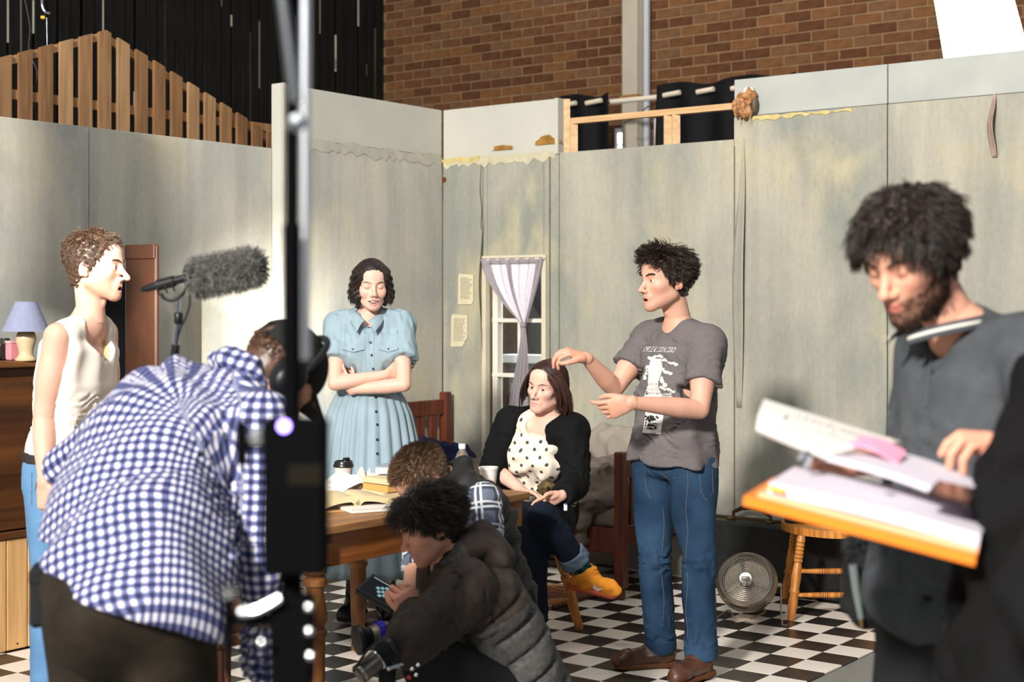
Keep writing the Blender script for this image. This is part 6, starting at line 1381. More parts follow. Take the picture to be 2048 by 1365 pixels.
lt = nt.nodes.new('ShaderNodeMapRange'); lt.inputs[1].default_value = .15; lt.inputs[2].default_value = .19; Lk.new(ds.outputs['Value'], lt.inputs[0]); mx = nt.nodes.new('ShaderNodeMix'); mx.data_type = 'RGBA'; mx.inputs[6].default_value = (*srgb(66, 60, 56), 1); mx.inputs[7].default_value = (*srgb(226, 214, 196), 1); Lk.new(lt.outputs[0], mx.inputs[0]); Lk.new(mx.outputs[2], bs.inputs['Base Color'])
def planar(c, x, y): return lambda v: np.stack([(v-c)@x, (v-c)@y], 1)+10.0
sw.cloth('dotted_top', S, .0085, M_DOT, uvfn=planar(ms, lat, up))
S = top_sdf(sw, e=.024, long=True, lo=1, W_=Wf, D_=Df, scA=.95, wrist=.9)
op = lambda P: np.maximum(np.abs((P-ms)@lat+.022)-np.interp((P-ms)@up, [-.46, -.30, -.12, .0, .1], [.075, .105, .105, .075, .05]), -.055-(P-ms)@f); S.sub(Prim(op, ms-.6, ms+.6), k=.012); S.sub(rc(J['neck']+f*.02, J['neck']+f*.08+up*.2, .062, .10), k=.01)
S.disp(folds([J['shL'], J['elL']], .07, .005, 3)); S.disp(folds([J['elL'], J['wrL']], .05, .004, 4)); S.disp(folds([J['shR'], J['elR']], .07, .005, 6)); S.disp(waves(7, .1, .003))
M_HD = mat('black_fleece', (.007, .007, .0075), .85, var=.2, bump=.1, bscale=250); hd = sw.cloth('hoodie', S, .009, M_HD)
S = Sdf(k=.03); 
for s_ in (-1, 1): S.add(chain([J['neck']-f*.07+lat*s_*.02+up*.01, J['neck']+lat*s_*.085-f*.01+up*.0, J['neck']+lat*s_*.088+f*.070-up*.07, ms+lat*s_*.105+f*.095-up*.14], [.032, .026, .020, .014]))
S.disp(waves(3, .06, .005)); mesh_obj('hood_collar', *S.mesh(.009), M_HD, hd, smooth=True)
jn, _ = pants(sw, M_DEND, 'jeans', e=.010, waist=None, hem=-.03, res=.010, ankle=1.3, fold=.005, W_=Wf, label='dark indigo jeans with a turned-up hem')
u = nrm(J['anL']-J['knL']); S = Sdf(k=.01).add(rc(J['anL']-u*.075, J['anL']-u*.025, .067, .068)); S.cut(J['anL']-u*.02, u); S.cut(J['anL']-u*.085, -u); S.disp(waves(2, .04, .002)); sw.cloth('turned_up_cuff', S, .007, mat('denim_inside', srgb(92, 108, 124), .85, var=.12, scale=30))
S = Sdf(k=.01).add(rc(J['anL']-u*.04, J['anL']+u*.03, .042, .042)); sk1 = sw.cloth('sock', S, .007, mat('teal_patterned_sock', srgb(20, 120, 118), .9, col2=srgb(14, 22, 26), scale=26, detail=1), 'teal and black patterned sock')
fdv = nrm(V3(.80, -.45, -.22)); upv = nrm(V3(.10, -.1, 1)); M_SN = mat('orange_suede', srgb(222, 140, 44), .8, var=.12, scale=20, bump=.1, bscale=200); M_SNS = mat('coral_sole', srgb(196, 96, 66), .7, var=.1)
J2 = sw.J['anL'].copy(); sw.J['anL'] = J2+u*.045
sh = boot(sw, 'L', fdv, .245, M_SN, M_SNS, 'sneaker', high=.115, w=.043, lace=mat('orange_lace', srgb(236, 170, 70), .7, var=0), tilt=upv)
g = sw.J['anL']-upv*.085; ssf = Surf(sh)
for dz, dx0, dx1 in ((.03, -.05, .03),):
    mb = MB(); pts = [ssf.pix(1186+6*i, 1168+4*i-2*(i % 2)) for i in range(5)]
pol_ = [(1182, 1162), (1187, 1177), (1194, 1184), (1208, 1178), (1196, 1177), (1189, 1170)]
hp = [ssf.pix(*q) for q in pol_]; 
if all(h[0] is not None for h in hp): MB().add([h+n*.002 for h, n in hp], [tuple(range(len(hp)))]).ob('curved_white_mark', M_WP, sh)
sw.J['anL'] = J2
boot(sw, 'R', (-.15, -.98, 0), .245, M_SN, M_SNS, 'sneaker', high=.115, w=.043, lace=bpy.data.materials['orange_lace'])
hc3 = (.036, .013, .009); col_ = [(CR[0], CR[1]+.0095), (np.array([0, .026, -.028]), np.array([.068, .066, .088])), (np.array([0, .045, -.03]), np.array([.058, .062, .085]))]
P_, D_ = hair_roots(1700, 8, .003, hl=-.002, low=-.06); sd_ = np.sign(P_[:, 0]+.02)
front = (P_[:, 1] > .015) & (np.abs(P_[:, 0]) > .0)
def tied(P, d, t, i):
    s_ = np.sign(P[:, 0]+.015)[:, None]; fr_ = front[:, None]; tail = np.array([.035, -.085, -.075]); to = tail-P; dist = np.linalg.norm(to, axis=1)[:, None]; to = to/(dist+1e-6)
    if t < .72: back = to*1.0+np.concatenate([s_*.25, 0*s_, 0*s_], 1)
    else: back = np.tile([.22, .12, -1.0], (len(P), 1))
    side = np.concatenate([s_*(.85-1.1*t), -.28+.30*t+0*s_, -.75+0*s_], 1)
    return d*.45+np.where(fr_, side, back)
S2 = scalp_sdf(.009, -.062, -.004, noise=.001, extra=[rc((0, -.06, -.02), (.03, -.08, -.07), .045, .03)])
sw.hair([capv(S2, .006, hc3), strands(P_, D_*.35+np.stack([sd_*.75, 0*sd_, 0*sd_], 1), np.where(front, .205, .25)*np.random.RandomState(3).uniform(.9, 1.08, len(P_)), 12, tied, .0020, .4, col_, 4, hc3, .6, clump=.5), strands(np.array([.035, -.085, -.07])+np.random.RandomState(1).normal(0, .012, (260, 3)), np.tile([.25, .2, -1], (260, 1)), .15, 7, flow(.3, (.1, .12, 0), .35, 1.5, 2), .0026, .3, (), 5, hc3, .5)], label='straight auburn hair tied low at the side')
bt = thing('belt_pouch', 'small brown fur-topped pouch in the lap of the seated woman', 'pouch', W(1097, 980, 6.5)); q = W(1094, 978, 6.56)
S = Sdf(k=.02).add(ell(q, (.045, .03, .032))); S.disp(waves(2, .02, .004)); mesh_obj('pouch', *S.mesh(.006), mat('brown_mottled_fabric', srgb(112, 92, 62), .9, col2=srgb(60, 46, 30), scale=40), bt, smooth=True); MB().lathe([(.001, .003), (.008, .002), (.008, 0)], q+V3(.005, -.032, .004), V3(0, -1, .2), n=10).ob('snap', M_BLACK, bt)
tg = thing('name_tag', 'small blue and white tag hanging by the hip of the seated woman', 'tag', W(1130, 1012, 6.5)); MB().box(W(1131, 1012, 6.44), (.008, .002, .022), ang(-20), ch=.001).ob('card', mat('white_tag', srgb(226, 226, 220), .5), tg); MB().box(W(1132, 1006, 6.437), (.006, .002, .010), ang(-20), ch=.001).ob('blue_field', mat('blue_tag', srgb(40, 110, 190), .5), tg)
BONE['seated'] = sw.bones()

# ================================================================ man in white singlet
J = Wd(pel=(132, 925, 5.55), neck=(183, 642, 5.53), shR=(116, 674, 5.40), shL=(208, 666, 5.70), elR=(88, 838, 5.40), wrR=(90, 966, 5.33), elL=(214, 838, 5.76), wrL=(236, 960, 5.62), hipR=(106, 960, 5.46), hipL=(150, 960, 5.63), knR=(104, 1190, 5.44), anR=(100, 1382, 5.47), knL=(150, 1190, 5.62), anL=(146, 1376, 5.64))
tm = Person('brown-haired man in stained white singlet and light blue jeans in profile', J, look(86, 3), W(190, 533, 5.52), SKA, 1.06, mouth='open', nose=1.5, stub=.42, stubcol=srgb(150, 104, 70), brow=(.10, .05, .03), iris=(.20, .24, .22))
tm.add_hand('R', (.12, -.05, -1), (.3, 1, 0), (.9, -.35, .1), curl=(.55, .6, .65, .7), tcurl=.3, tout=.4, sc=1.05)
tm.add_hand('L', (.12, .05, -1), (-.3, -1, 0), (.9, -.35, .1), curl=(.5, .5, .5, .5))
tm.build_body(arm_sc=1.02, res=.012)
f = fwd(tm); up = spine_dir(tm); lat = nrm(J['shL']-J['shR']); ms = (J['shL']+J['shR'])/2; nk = J['neck']
S = Sdf(k=.035).add(loft(tm.torso()[1:], e=.012)); 
for sd in 'LR': S.add(rc(nk*.7+ms*.3, J['sh'+sd]*.72+nk*.28, .047, .046, .010), k=.04)
for sd, sg_ in (('L', 1), ('R', -1)):
    S.sub(ell(J['sh'+sd]+lat*sg_*.040-up*.040, (.048, .11, .085), np.stack([lat, f, up])), k=.01)
S.sub(ell(nk+f*.075-up*.040, (.080, .115, .105), np.stack([lat, f, up])), k=.012); S.sub(ell(nk-f*.05+up*.0, (.07, .07, .06), np.stack([lat, f, up])), k=.012); S.sub(rc(nk-up*.0, nk+up*.2, .064, .08), k=.012)
S.cut(J['pel']-up*.03, -up); S.disp(folds([J['pel'], J['pel']+up*.25], .045, .005, 2)); S.disp(waves(3, .12, .004, aniso=(1, 1, .5)))
m = mat('white_ribbed_cotton', srgb(232, 224, 212), .85, var=.03, scale=8, bump=.1, bscale=200); sgl = tm.cloth('singlet', S, .007, m); ss = Surf(sgl)
pts = [(203, 676), (206, 690), (211, 700), (214, 706)]; mb = MB()
r = random.Random(2)
for i in range(26):
    x, y = r.choice(pts); h, n = ss.pix(x+r.gauss(0, 3), y+r.gauss(0, 6))
    if h is None: continue
    a = nrm(np.cross(n, Z)); b = np.cross(n, a); q = r.uniform(.004, .010); mb.add([h+n*.0022+(a*math.cos(t)*q*.7+b*math.sin(t)*q) for t in (0, 1.05, 2.1, 3.14, 4.2, 5.2)], [(0, 1, 2, 3, 4, 5)])
tag(mb.ob('yellow_stain', mat('mustard_stain', srgb(206, 182, 120), .8, var=.1), sgl), kind='stuff')
mb = MB()
jn, _ = pants(tm, M_DENL, 'jeans', e=.016, waist=.03, hem=.02, res=.011, ankle=1.5, fold=.005, label='light blue jeans'); sj = Surf(jn)
up2 = up; S = Sdf(k=.01).add(loft([(J['pel']+up2*.0, lat, .172, .118), (J['pel']+up2*.034, lat, .168, .115)], e=.021, cap=.2)); S.sub(loft([(J['pel']-up2*.06, lat, .172, .118), (J['pel']+up2*.12, lat, .160, .112)], e=.012, cap=.3)); S.cut(J['pel']+up2*.036, up2); S.cut(J['pel']+up2*.0, -up2); tm.cloth('belt', S, .006, mat('dark_belt_leather', srgb(40, 36, 34), .5))
stitch([(64, 945+i*6) for i in range(12)], jn, sj); stitch([(78, 940), (74, 965), (69, 985)], jn, sj)
boot(tm, 'R', (.86, -.5, 0), .28, M_BOOT, M_SOLE, laces=False); boot(tm, 'L', (.86, -.5, 0), .28, M_BOOT, M_SOLE, laces=False)
hc1 = (.055, .029, .016); col_ = [(CR[0], CR[1]+.003)]
def cb(P): fr_ = np.clip((P[:, 1:2]-.02)/.04, 0, 1); z = 0*fr_; return np.concatenate([z, .35*fr_-.1*(1-fr_), .25*fr_-.35*(1-fr_)], 1)
tm.hair(mop(.008, 4200, lambda P: .014+.020*np.clip((P[:, 2]-.02)/.08, 0, 1), 21, hc1, cb, .0010, .55, .16, .06, hl=-.004, low=-.072, jit=.4, noise=.003, nseg=6, groups=9))
BONE['tank'] = tm.bones()

# ================================================================ bearded man reading the binder
J = Wd(pel=(1905, 1175, 3.02), neck=(1912, 662, 3.0), shR=(1864, 712, 3.20), shL=(2070, 712, 2.85), elR=(1838, 900, 3.22), wrR=(1690, 930, 2.88), elL=(2112, 950, 2.70), wrL=(2052, 940, 2.50), hipR=(1850, 1200, 3.08), hipL=(1965, 1200, 2.93), knR=(1842, 1640, 3.05), anR=(1850, 2010, 3.08), knL=(1960, 1640, 2.9), anL=(1965, 2060, 2.92))
bd_ = Person('bearded man with thick dark hair in grey polo shirt looking down at the binder', J, look(-52, 26), W(1822, 512, 2.95), srgb(222, 164, 138), .99, mouth='closed', stub=.8, stubcol=srgb(58, 36, 26), eyes='closed', brow=(.03, .018, .012), lips=(.5, .16, .13))
bd_.add_hand('R', (-.80, -.55, .15), (.2, .3, 1), (-.3, .1, 1), curl=(.5, .6, .65, .7), tcurl=.4, tout=.5)
bd_.add_hand('L', (-.55, -.15, .45), (-.5, .2, -.8), (-.6, .3, .5), curl=(.6, .75, .8, .85), tcurl=.5, tout=.5)
bd_.build_body(res=.012)
f = fwd(bd_); up = spine_dir(bd_); lat = nrm(J['shL']-J['shR']); ms = (J['shL']+J['shR'])/2; nk = J['neck']
S = top_sdf(bd_, e=.020, frac=.62, hemdrop=.05, W_=(.165, .178, .160, .172, .182, .14), D_=(.12, .128, .115, .122, .108, .062)); S.sub(rc(nk+f*.012, nk+up*.2+f*.06, .058, .078), k=.008); S.sub(rc(nk+f*.085-up*.022, nk+f*.11+up*.05, .010, .045), k=.01)
S.disp(waves(3, .13, .004)); S.disp(folds([J['pel'], J['pel']+up*.3], .07, .006, 8)); M_PO = mat('charcoal_pique', srgb(72, 75, 78), .85, var=.14, scale=22, bump=.15, bscale=350); polo = bd_.cloth('polo_shirt', S, .0075, M_PO); sp = Surf(polo)
for sg_ in (-1, 1):
    def pcol(u, v, s_=sg_):
        a = math.radians(-85+160*u); rr = .064; base = nk+lat*s_*rr*math.cos(a)+f*(math.sin(a)*rr+.012+.03*u**3)+up*(.040-.060*u**1.7); ow = nrm(lat*s_*.85*math.cos(a*.6)+f*(.2+.6*u)-up*.35); return base+ow*(.003+.034*v)+up*(-.012*v+.014*math.sin(math.pi*v))
    MB().grid(pcol, 24, 8, .003).ob('collar', M_PO, polo, smooth=True)
    def trim(u, v, s_=sg_): return pcol(u, .80+.10*v, s_)+up*.0035+f*.002+lat*s_*.001
    MB().grid(trim, 24, 3, .002).ob('collar_stripe', mat('white_tipping', srgb(222, 214, 206), .8, var=0) if sg_ < 0 else bpy.data.materials['white_tipping'], polo, smooth=True)
mb = MB(); pk_ = [sp.pix(1868-1.1*i, 690+i*9) for i in range(15)]; pk_ = [h+n*.002 for h, n in pk_ if h is not None]
if len(pk_) > 3: MB().tube(pk_, .004, 6).ob('placket', M_PO, polo)
for y in (702, 745): button(bd_, polo, sp, 1866, y, .005, M_BT)
M_BKT = mat('black_twill', (.014, .014, .015), .8, var=.2, bump=.1, bscale=200)
tr_, _ = pants(bd_, M_BKT, 'trousers', e=.018, waist=.09, hem=.01, res=.013, ankle=1.5, fold=.006)
boot(bd_, 'R', (-.8, -.5, 0), .28, M_BKB, M_BKB, laces=False); boot(bd_, 'L', (-.8, -.5, 0), .28, M_BKB, M_BKB, laces=False)
hc5 = (.022, .014, .010); col_ = [(CR[0], CR[1]+.004)]
def cb(P): fr_ = np.clip((P[:, 1:2]-.0)/.05, 0, 1); z = 0*fr_; return np.concatenate([.35*np.sign(P[:, 0:1])*(1-fr_), .55*fr_-.15*(1-fr_), -.35+z], 1)
bd_.hair(mop(.021, 5200, lambda P: .040+.025*np.clip((P[:, 2]-.0)/.09, 0, 1), 31, hc5, cb, .0013, .30, .11, .14, hl=.012, low=-.068, jit=.25, noise=.006, groups=14, extra=[ell((0, .045, .085), (.070, .055, .040))]), label='thick dark brown mop of hair')
def beard(p, n, seed, col, ln, mask=None, thick=.0009):
    r = np.random.RandomState(seed); sfb = Surf(p.bo); out = []
    for _ in range(n*6):
        a = r.uniform(-2.1, 2.1); u = r.uniform(-.118, .0); d = np.array([math.sin(a), math.cos(a), r.uniform(-.5, .0)]); o = np.array([0, .0, u])
        q, nn = sfb.ray(p.w(o+nrm(d)*.2), -(nrm(d)@p.A.T))
        if q is None: continue
        l = p.loc(q[None])[0]
        al = abs(l[0]); lim = np.interp(l[1], [-.01, .02, .05, .075, .1], [-.0, -.022, -.046, -.058, -.056])
        if l[2] > lim or l[2] < -.128 or l[1] < -.008: continue
        if al < .022 and -.084 < l[2] < -.062 and l[1] > .075: continue
        if al < .017 and -.064 < l[2] : continue
        out.append((l, p.A.T@nn))
        if len(out) >= n: break
    Pr = np.array([a for a, b in out]); Dr = np.array([b for a, b in out]); return strands(Pr-Dr*.001, Dr*.5+np.array([0, .1, -.75]), ln, 4, flow(.2, (0, 0, 0), .3, 1, 2), thick, .3, (), seed, col, .6)
bd_.hair([beard(bd_, 2600, 3, (.040, .022, .014), .017)], 'beard', 'dark brown full beard')
BONE['beard'] = bd_.bones()

# ================================================================ man with camera crouching in front
J = Wd(pel=(1040, 1395, 4.76), neck=(900, 1122, 4.64), shL=(932, 1182, 4.47), shR=(893, 1152, 4.82), elL=(826, 1285, 4.36), wrL=(834, 1234, 4.54), elR=(880, 1270, 4.95), wrR=(915, 1235, 4.80), hipL=(1032, 1405, 4.66), hipR=(1012, 1395, 4.86), knL=(862, 1318, 4.40), anL=(930, 1560, 4.47), knR=(850, 1330, 4.9), anR=(930, 1545, 4.86))
J['mid'] = W(978, 1240, 4.72)
cm = Person('long-haired man in dark hooded padded jacket crouching by the table with a camera', J, look(-80, 24), W(862, 1050, 4.62), srgb(222, 164, 138), .95, mouth='closed', stub=.45, stubcol=srgb(110, 76, 56), eyes='closed', brow=(.03, .018, .012))
cm.add_hand('L', (-.45, -.05, .85), (-.5, .8, 0), (-.7, -.3, .3), curl=(.95, 1.0, 1.05, 1.1), tcurl=.4, tout=.4, sc=1.0)
cm.add_hand('R', (-.6, -.3, .3), (0, 0, -1), (0, -.8, .4), curl=(.5, .6, .6, .6))
cm.build_body(res=.013)
f = fwd(cm); up = spine_dir(cm); lat = nrm(J['shL']-J['shR']); ms = (J['shL']+J['shR'])/2; nk = J['neck']
Wj = (.19, .20, .185, .19, .19, .145); Dj = (.13, .14, .125, .125, .115, .072)
S = top_sdf(cm, e=.030, long=True, lo=0, W_=Wj, D_=Dj, scA=1.18, wrist=1.0, k=.05, hemdrop=.06); S.sub(rc(nk+f*.03, nk+up*.2+f*.12, .055, .085), k=.01)
st = cm.torso(); cs_ = [q[0] for q in st]
def quilt(P):   # padded channels across the back
    s_ = (P-J['pel'])@up; ph = s_/.085; sag = .04*((P-ms)@lat)**2/.03
    m = np.clip(((P-ms)@(-f)+.02)/.03, 0, 1)*np.clip((.40-s_)/.03, 0, 1); return m*.016*np.exp(-(((ph+sag*4) % 1-.5)/.10)**2)
S.disp(quilt); S.disp(folds([J['shL'], J['elL']], .065, .006, 3)); S.disp(folds([J['elL'], J['wrL']], .05, .004, 4)); S.disp(waves(7, .18, .004))
M_JK = bpy.data.materials.new('dark_padded_jacket'); M_JK.use_nodes = True; nt = M_JK.node_tree; bs = nt.nodes['Principled BSDF']; bs.inputs['Roughness'].default_value = .7; bs.inputs['Specular IOR Level'].default_value = .3
uvn = nt.nodes.new('ShaderNodeUVMap'); sx_n = nt.nodes.new('ShaderNodeSeparateXYZ'); nt.links.new(uvn.outputs[0], sx_n.inputs[0]); mr = nt.nodes.new('ShaderNodeMapRange'); mr.inputs[1].default_value = .49; mr.inputs[2].default_value = .51; nt.links.new(sx_n.outputs[0], mr.inputs[0])
def ramped(c1, c2, sc):
    n = nt.nodes.new('ShaderNodeTexNoise'); n.inputs['Scale'].default_value = sc; n.inputs['Detail'].default_value = 5; rp = nt.nodes.new('ShaderNodeValToRGB'); rp.color_ramp.elements[0].color = (*c1, 1); rp.color_ramp.elements[1].color = (*c2, 1); rp.color_ramp.elements[0].position = .3; rp.color_ramp.elements[1].position = .7; tcn = nt.nodes.new('ShaderNodeTexCoord'); nt.links.new(tcn.outputs['Object'], n.inputs['Vector']); nt.links.new(n.outputs[0], rp.inputs[0]); return rp.outputs[0]
mx = nt.nodes.new('ShaderNodeMix'); mx.data_type = 'RGBA'; nt.links.new(ramped(srgb(38, 30, 26), srgb(56, 46, 40), 30), mx.inputs[6]); nt.links.new(ramped(srgb(54, 54, 52), srgb(78, 77, 74), 60), mx.inputs[7]); nt.links.new(mr.outputs[0], mx.inputs[0]); nt.links.new(mx.outputs[2], bs.inputs['Base Color'])
aL, aR = rc(J['shL'], J['elL'], .105), rc(J['elL'], J['wrL'], .10); aR1, aR2 = rc(J['shR'], J['elR'], .105), rc(J['elR'], J['wrR'], .10)
def jk_uv(v):
    arm = np.minimum(np.minimum(aL.fn(v), aR.fn(v)), np.minimum(aR1.fn(v), aR2.fn(v))); yoke = (v-J['pel'])@up-.355+.12*((v-ms)@(-f)); g = np.minimum(arm, -yoke); return np.stack([np.clip(.5+g*12, 0, 1), np.zeros(len(v))], 1)
jk = cm.cloth('padded_jacket', S, .0095, M_JK, uvfn=jk_uv)
S = Sdf(k=.03); bk_ = -f
S.add(chain([nk+f*.075-up*.045+lat*.0, nk+lat*.080+up*.005+f*.01, nk+lat*.088+bk_*.06+up*.012, nk+bk_*.115+up*.012, nk-lat*.088+bk_*.06+up*.012, nk-lat*.080+up*.005+f*.01, nk+f*.075-up*.045], [.020, .036, .046, .050, .046, .036, .020])); S.add(ell(nk+bk_*.135-up*.05, (.118, .05, .070), np.stack([lat, f, up])), k=.07); S.sub(rc(nk+up*.02+f*.01, nk+up*.14-f*.03, .052, .085), k=.02); S.disp(waves(3, .08, .003)); hdv, hdf = S.mesh(.008)
mesh_obj('hood', hdv, hdf, M_JK, jk, smooth=True, uv=np.stack([np.where(((hdv-nk)@bk_ < .05), .53, .3), np.zeros(len(hdv))], 1))
pz = [nk+f*.10-up*.05+lat*.012, nk+f*.145-up*.11+lat*.012, nk+f*.165-up*.20+lat*.012]; MB().tube(smooth_path(pz), .006, 6).ob('zip', mat('zip_metal', srgb(96, 92, 84), .4, .8), jk)
pants(cm, M_BKT, 'trousers', e=.018, waist=None, hem=.0, res=.013, ankle=1.5, fold=.006); boot(cm, 'L', (-.95, -.1, 0), .28, M_BKB, M_BKB, laces=False); boot(cm, 'R', (-.95, -.1, 0), .28, M_BKB, M_BKB, laces=False)
hc7 = (.026, .018, .013); col_ = [(CR[0], CR[1]+.004)]
def cb(P): fr_ = np.clip((P[:, 1:2]-.02)/.05, 0, 1); z = 0*fr_; return np.concatenate([z, .30*fr_-.65*(1-fr_), -.15*fr_-.35*(1-fr_)], 1)
cm.hair(mop(.013, 5200, lambda P: .045+.035*np.clip((P[:, 2]-.0)/.09, 0, 1), 41, hc7, cb, .0012, .38, .18, .10, hl=.002, low=-.080, jit=.25, noise=.006, groups=14, nseg=10), label='shaggy dark brown hair over the collar')
BONE['cam'] = cm.bones()

# ================================================================ man in padded vest crouching behind him
J = Wd(pel=(992, 1195, 5.30), neck=(898, 962, 5.16), shL=(966, 1002, 5.00), shR=(898, 998, 5.34), elL=(975, 1118, 4.92), wrL=(905, 1185, 4.82), elR=(838, 1110, 5.24), wrR=(818, 1196, 5.04), hipL=(1012, 1215, 5.20), hipR=(1000, 1215, 5.40), knL=(935, 1215, 4.90), anL=(995, 1395, 5.02), knR=(925, 1240, 5.2), anR=(985, 1385, 5.30))
J['mid'] = W(956, 1075, 5.26)
vm = Person('short-haired man in black padded vest and plaid shirt bending his head low beside the table', J, look(-62, 50), W(850, 960, 5.10), srgb(222, 168, 142), .97, mouth='closed', stub=.35, stubcol=srgb(130, 90, 64), eyes='closed')
vm.add_hand('L', (-.9, -.2, .1), (0, 0, -1), (0, -.8, .4), curl=(.5, .6, .6, .6)); vm.add_hand('R', (-.1, -.4, -.9), (.8, 0, 0), (-.3, -.8, .3), curl=(.5, .6, .6, .6))
vm.build_body(res=.013)
f = fwd(vm); up = spine_dir(vm); lat = nrm(J['shL']-J['shR']); ms = (J['shL']+J['shR'])/2; nk = J['neck']
M_PLD = bpy.data.materials.new('grey_blue_plaid'); M_PLD.use_nodes = True; nt = M_PLD.node_tree; bs = nt.nodes['Principled BSDF']; bs.inputs['Roughness'].default_value = .85
def stripes(nt, coord, freq, width, soft=.02, off=0.0):
    a = nt.nodes.new('ShaderNodeMath'); a.operation = 'MULTIPLY_ADD'; a.inputs[1].default_value = freq; a.inputs[2].default_value = off+100; nt.links.new(coord, a.inputs[0]); b = nt.nodes.new('ShaderNodeMath'); b.operation = 'FRACT'; nt.links.new(a.outputs[0], b.inputs[0]); c = nt.nodes.new('ShaderNodeMath'); c.operation = 'SUBTRACT'; c.inputs[1].default_value = .5; nt.links.new(b.outputs[0], c.inputs[0]); d = nt.nodes.new('ShaderNodeMath'); d.operation = 'ABSOLUTE'; nt.links.new(c.outputs[0], d.inputs[0]); e = nt.nodes.new('ShaderNodeMapRange'); e.inputs[1].default_value = width/2+soft; e.inputs[2].default_value = width/2-soft; nt.links.new(d.outputs[0], e.inputs[0]); return e.outputs[0]
def mixc(nt, f_, a, b):
    m_ = nt.nodes.new('ShaderNodeMix'); m_.data_type = 'RGBA'; nt.links.new(f_, m_.inputs[0])
    for s_, i in ((a, 6), (b, 7)):
        if isinstance(s_, tuple): m_.inputs[i].default_value = (*s_, 1)
        else: nt.links.new(s_, m_.inputs[i])
    return m_.outputs[2]
uvn = nt.nodes.new('ShaderNodeUVMap'); sxn = nt.nodes.new('ShaderNodeSeparateXYZ'); nt.links.new(uvn.outputs[0], sxn.inputs[0]); X_, Y_ = sxn.outputs[0], sxn.outputs[1]
c_ = mixc(nt, stripes(nt, X_, 13, .45, .03), srgb(96, 104, 120), srgb(58, 64, 80)); c_ = mixc(nt, stripes(nt, Y_, 13, .40, .03), c_, srgb(48, 54, 70))
for fr_q in (13,):
    for o_ in (.0, .22): c_ = mixc(nt, stripes(nt, X_, fr_q, .09, .02, o_), c_, srgb(206, 208, 210)); c_ = mixc(nt, stripes(nt, Y_, fr_q, .09, .02, o_), c_, srgb(200, 204, 206))
nt.links.new(c_, bs.inputs['Base Color'])
def limb_uv(a, b, ref):
    ax = nrm(b-a); x = nrm(ref-ax*(ref@ax)); y = np.cross(ax, x)
    def fn(v): q = v-a; return np.stack([np.arctan2(q@y, q@x)*.058, q@ax], 1)
    return fn
for sd in 'LR':
    P, r_ = vm.arm(sd, 1.0); q = P[2]*.55+P[4]*.45; S = Sdf(k=.03).add(chain([P[0], P[1], P[2]], [.066, .064, .056]), chain([P[2], q], [.056, .050]), k=.02); S.sub(cutter(q-nrm(P[4]-P[2])*.01, P[4]-P[2], .12), k=.004); S.disp(folds([P[0], P[2]], .05, .006, 2)); S.disp(folds([P[2], q], .03, .005, 3)); v, f_ = S.mesh(.008)
    u1 = limb_uv(P[0], P[2], V3(.3, -1, .2))(v); u2 = limb_uv(P[2], P[4], V3(.3, -1, .2))(v); sel = ((v-P[2])@nrm(P[4]-P[2]) > 0)[:, None]; mesh_obj('plaid_sleeve', v, f_, M_PLD, vm.root, smooth=True, uv=np.where(sel, u2, u1))
S = Sdf(k=.04).add(loft(vm.torso(W_=(.17, .185, .17, .18, .18, .14), D_=(.11, .12, .11, .115, .11, .065))[0:], e=.020))
for sd in 'LR': S.add(rc(nk*.7+ms*.3, J['sh'+sd]*.8+nk*.2, .050, .052, .02), k=.04); S.sub(rc(J['sh'+sd]+lat*(.03 if sd == 'L' else -.03)-up*.02, J['sh'+sd]+(J['el'+sd]-J['sh'+sd])*.6+lat*(.05 if sd == 'L' else -.05), .058, .07), k=.012)
S.add(chain([nk+f*.06, nk+lat*.07, nk-f*.075+up*.03, nk-lat*.07, nk+f*.06], [.024, .030, .034, .030, .024]), k=.02); S.sub(rc(nk+up*.03+f*.02, nk+up*.16+f*.06, .050, .07), k=.01)
S.disp(lambda P: .012*np.exp(-((((P-J['pel'])@up/.075) % 1-.5)/.09)**2)*((P-nk)@up < -.03)); S.disp(waves(4, .08, .005)); vm.cloth('padded_vest', S, .0085, mat('black_ripstop', srgb(22, 20, 19), .6, var=.25, scale=30, bump=.1, bscale=200))
pants(vm, M_BKT, 'trousers', e=.016, waist=None, hem=.0, res=.014, ankle=1.4, fold=.005); boot(vm, 'L', (-.95, -.1, 0), .28, M_BKB, M_BKB, laces=False); boot(vm, 'R', (-.95, -.1, 0), .28, M_BKB, M_BKB, laces=False)
hc8 = (.115, .062, .032); P_, D_ = hair_roots(3600, 51, .003, hl=.0, low=-.07); up_ = np.clip((P_[:, 2]-.0)/.09, 0, 1)
vm.hair([capv(scalp_sdf(.007, -.066, -.004, noise=.003), .006, hc8), strands(P_, D_*.6+np.array([0, .5, .1])*up_[:, None]+np.array([0, -.1, -.7])*(1-up_[:, None]), .016+.014*up_, 4, flow(.1, (0, .1, 0), .15, 1, 3), .0012, .3, [(CR[0], CR[1]+.003)], 4, hc8, .5)])
BONE['vest'] = vm.bones()

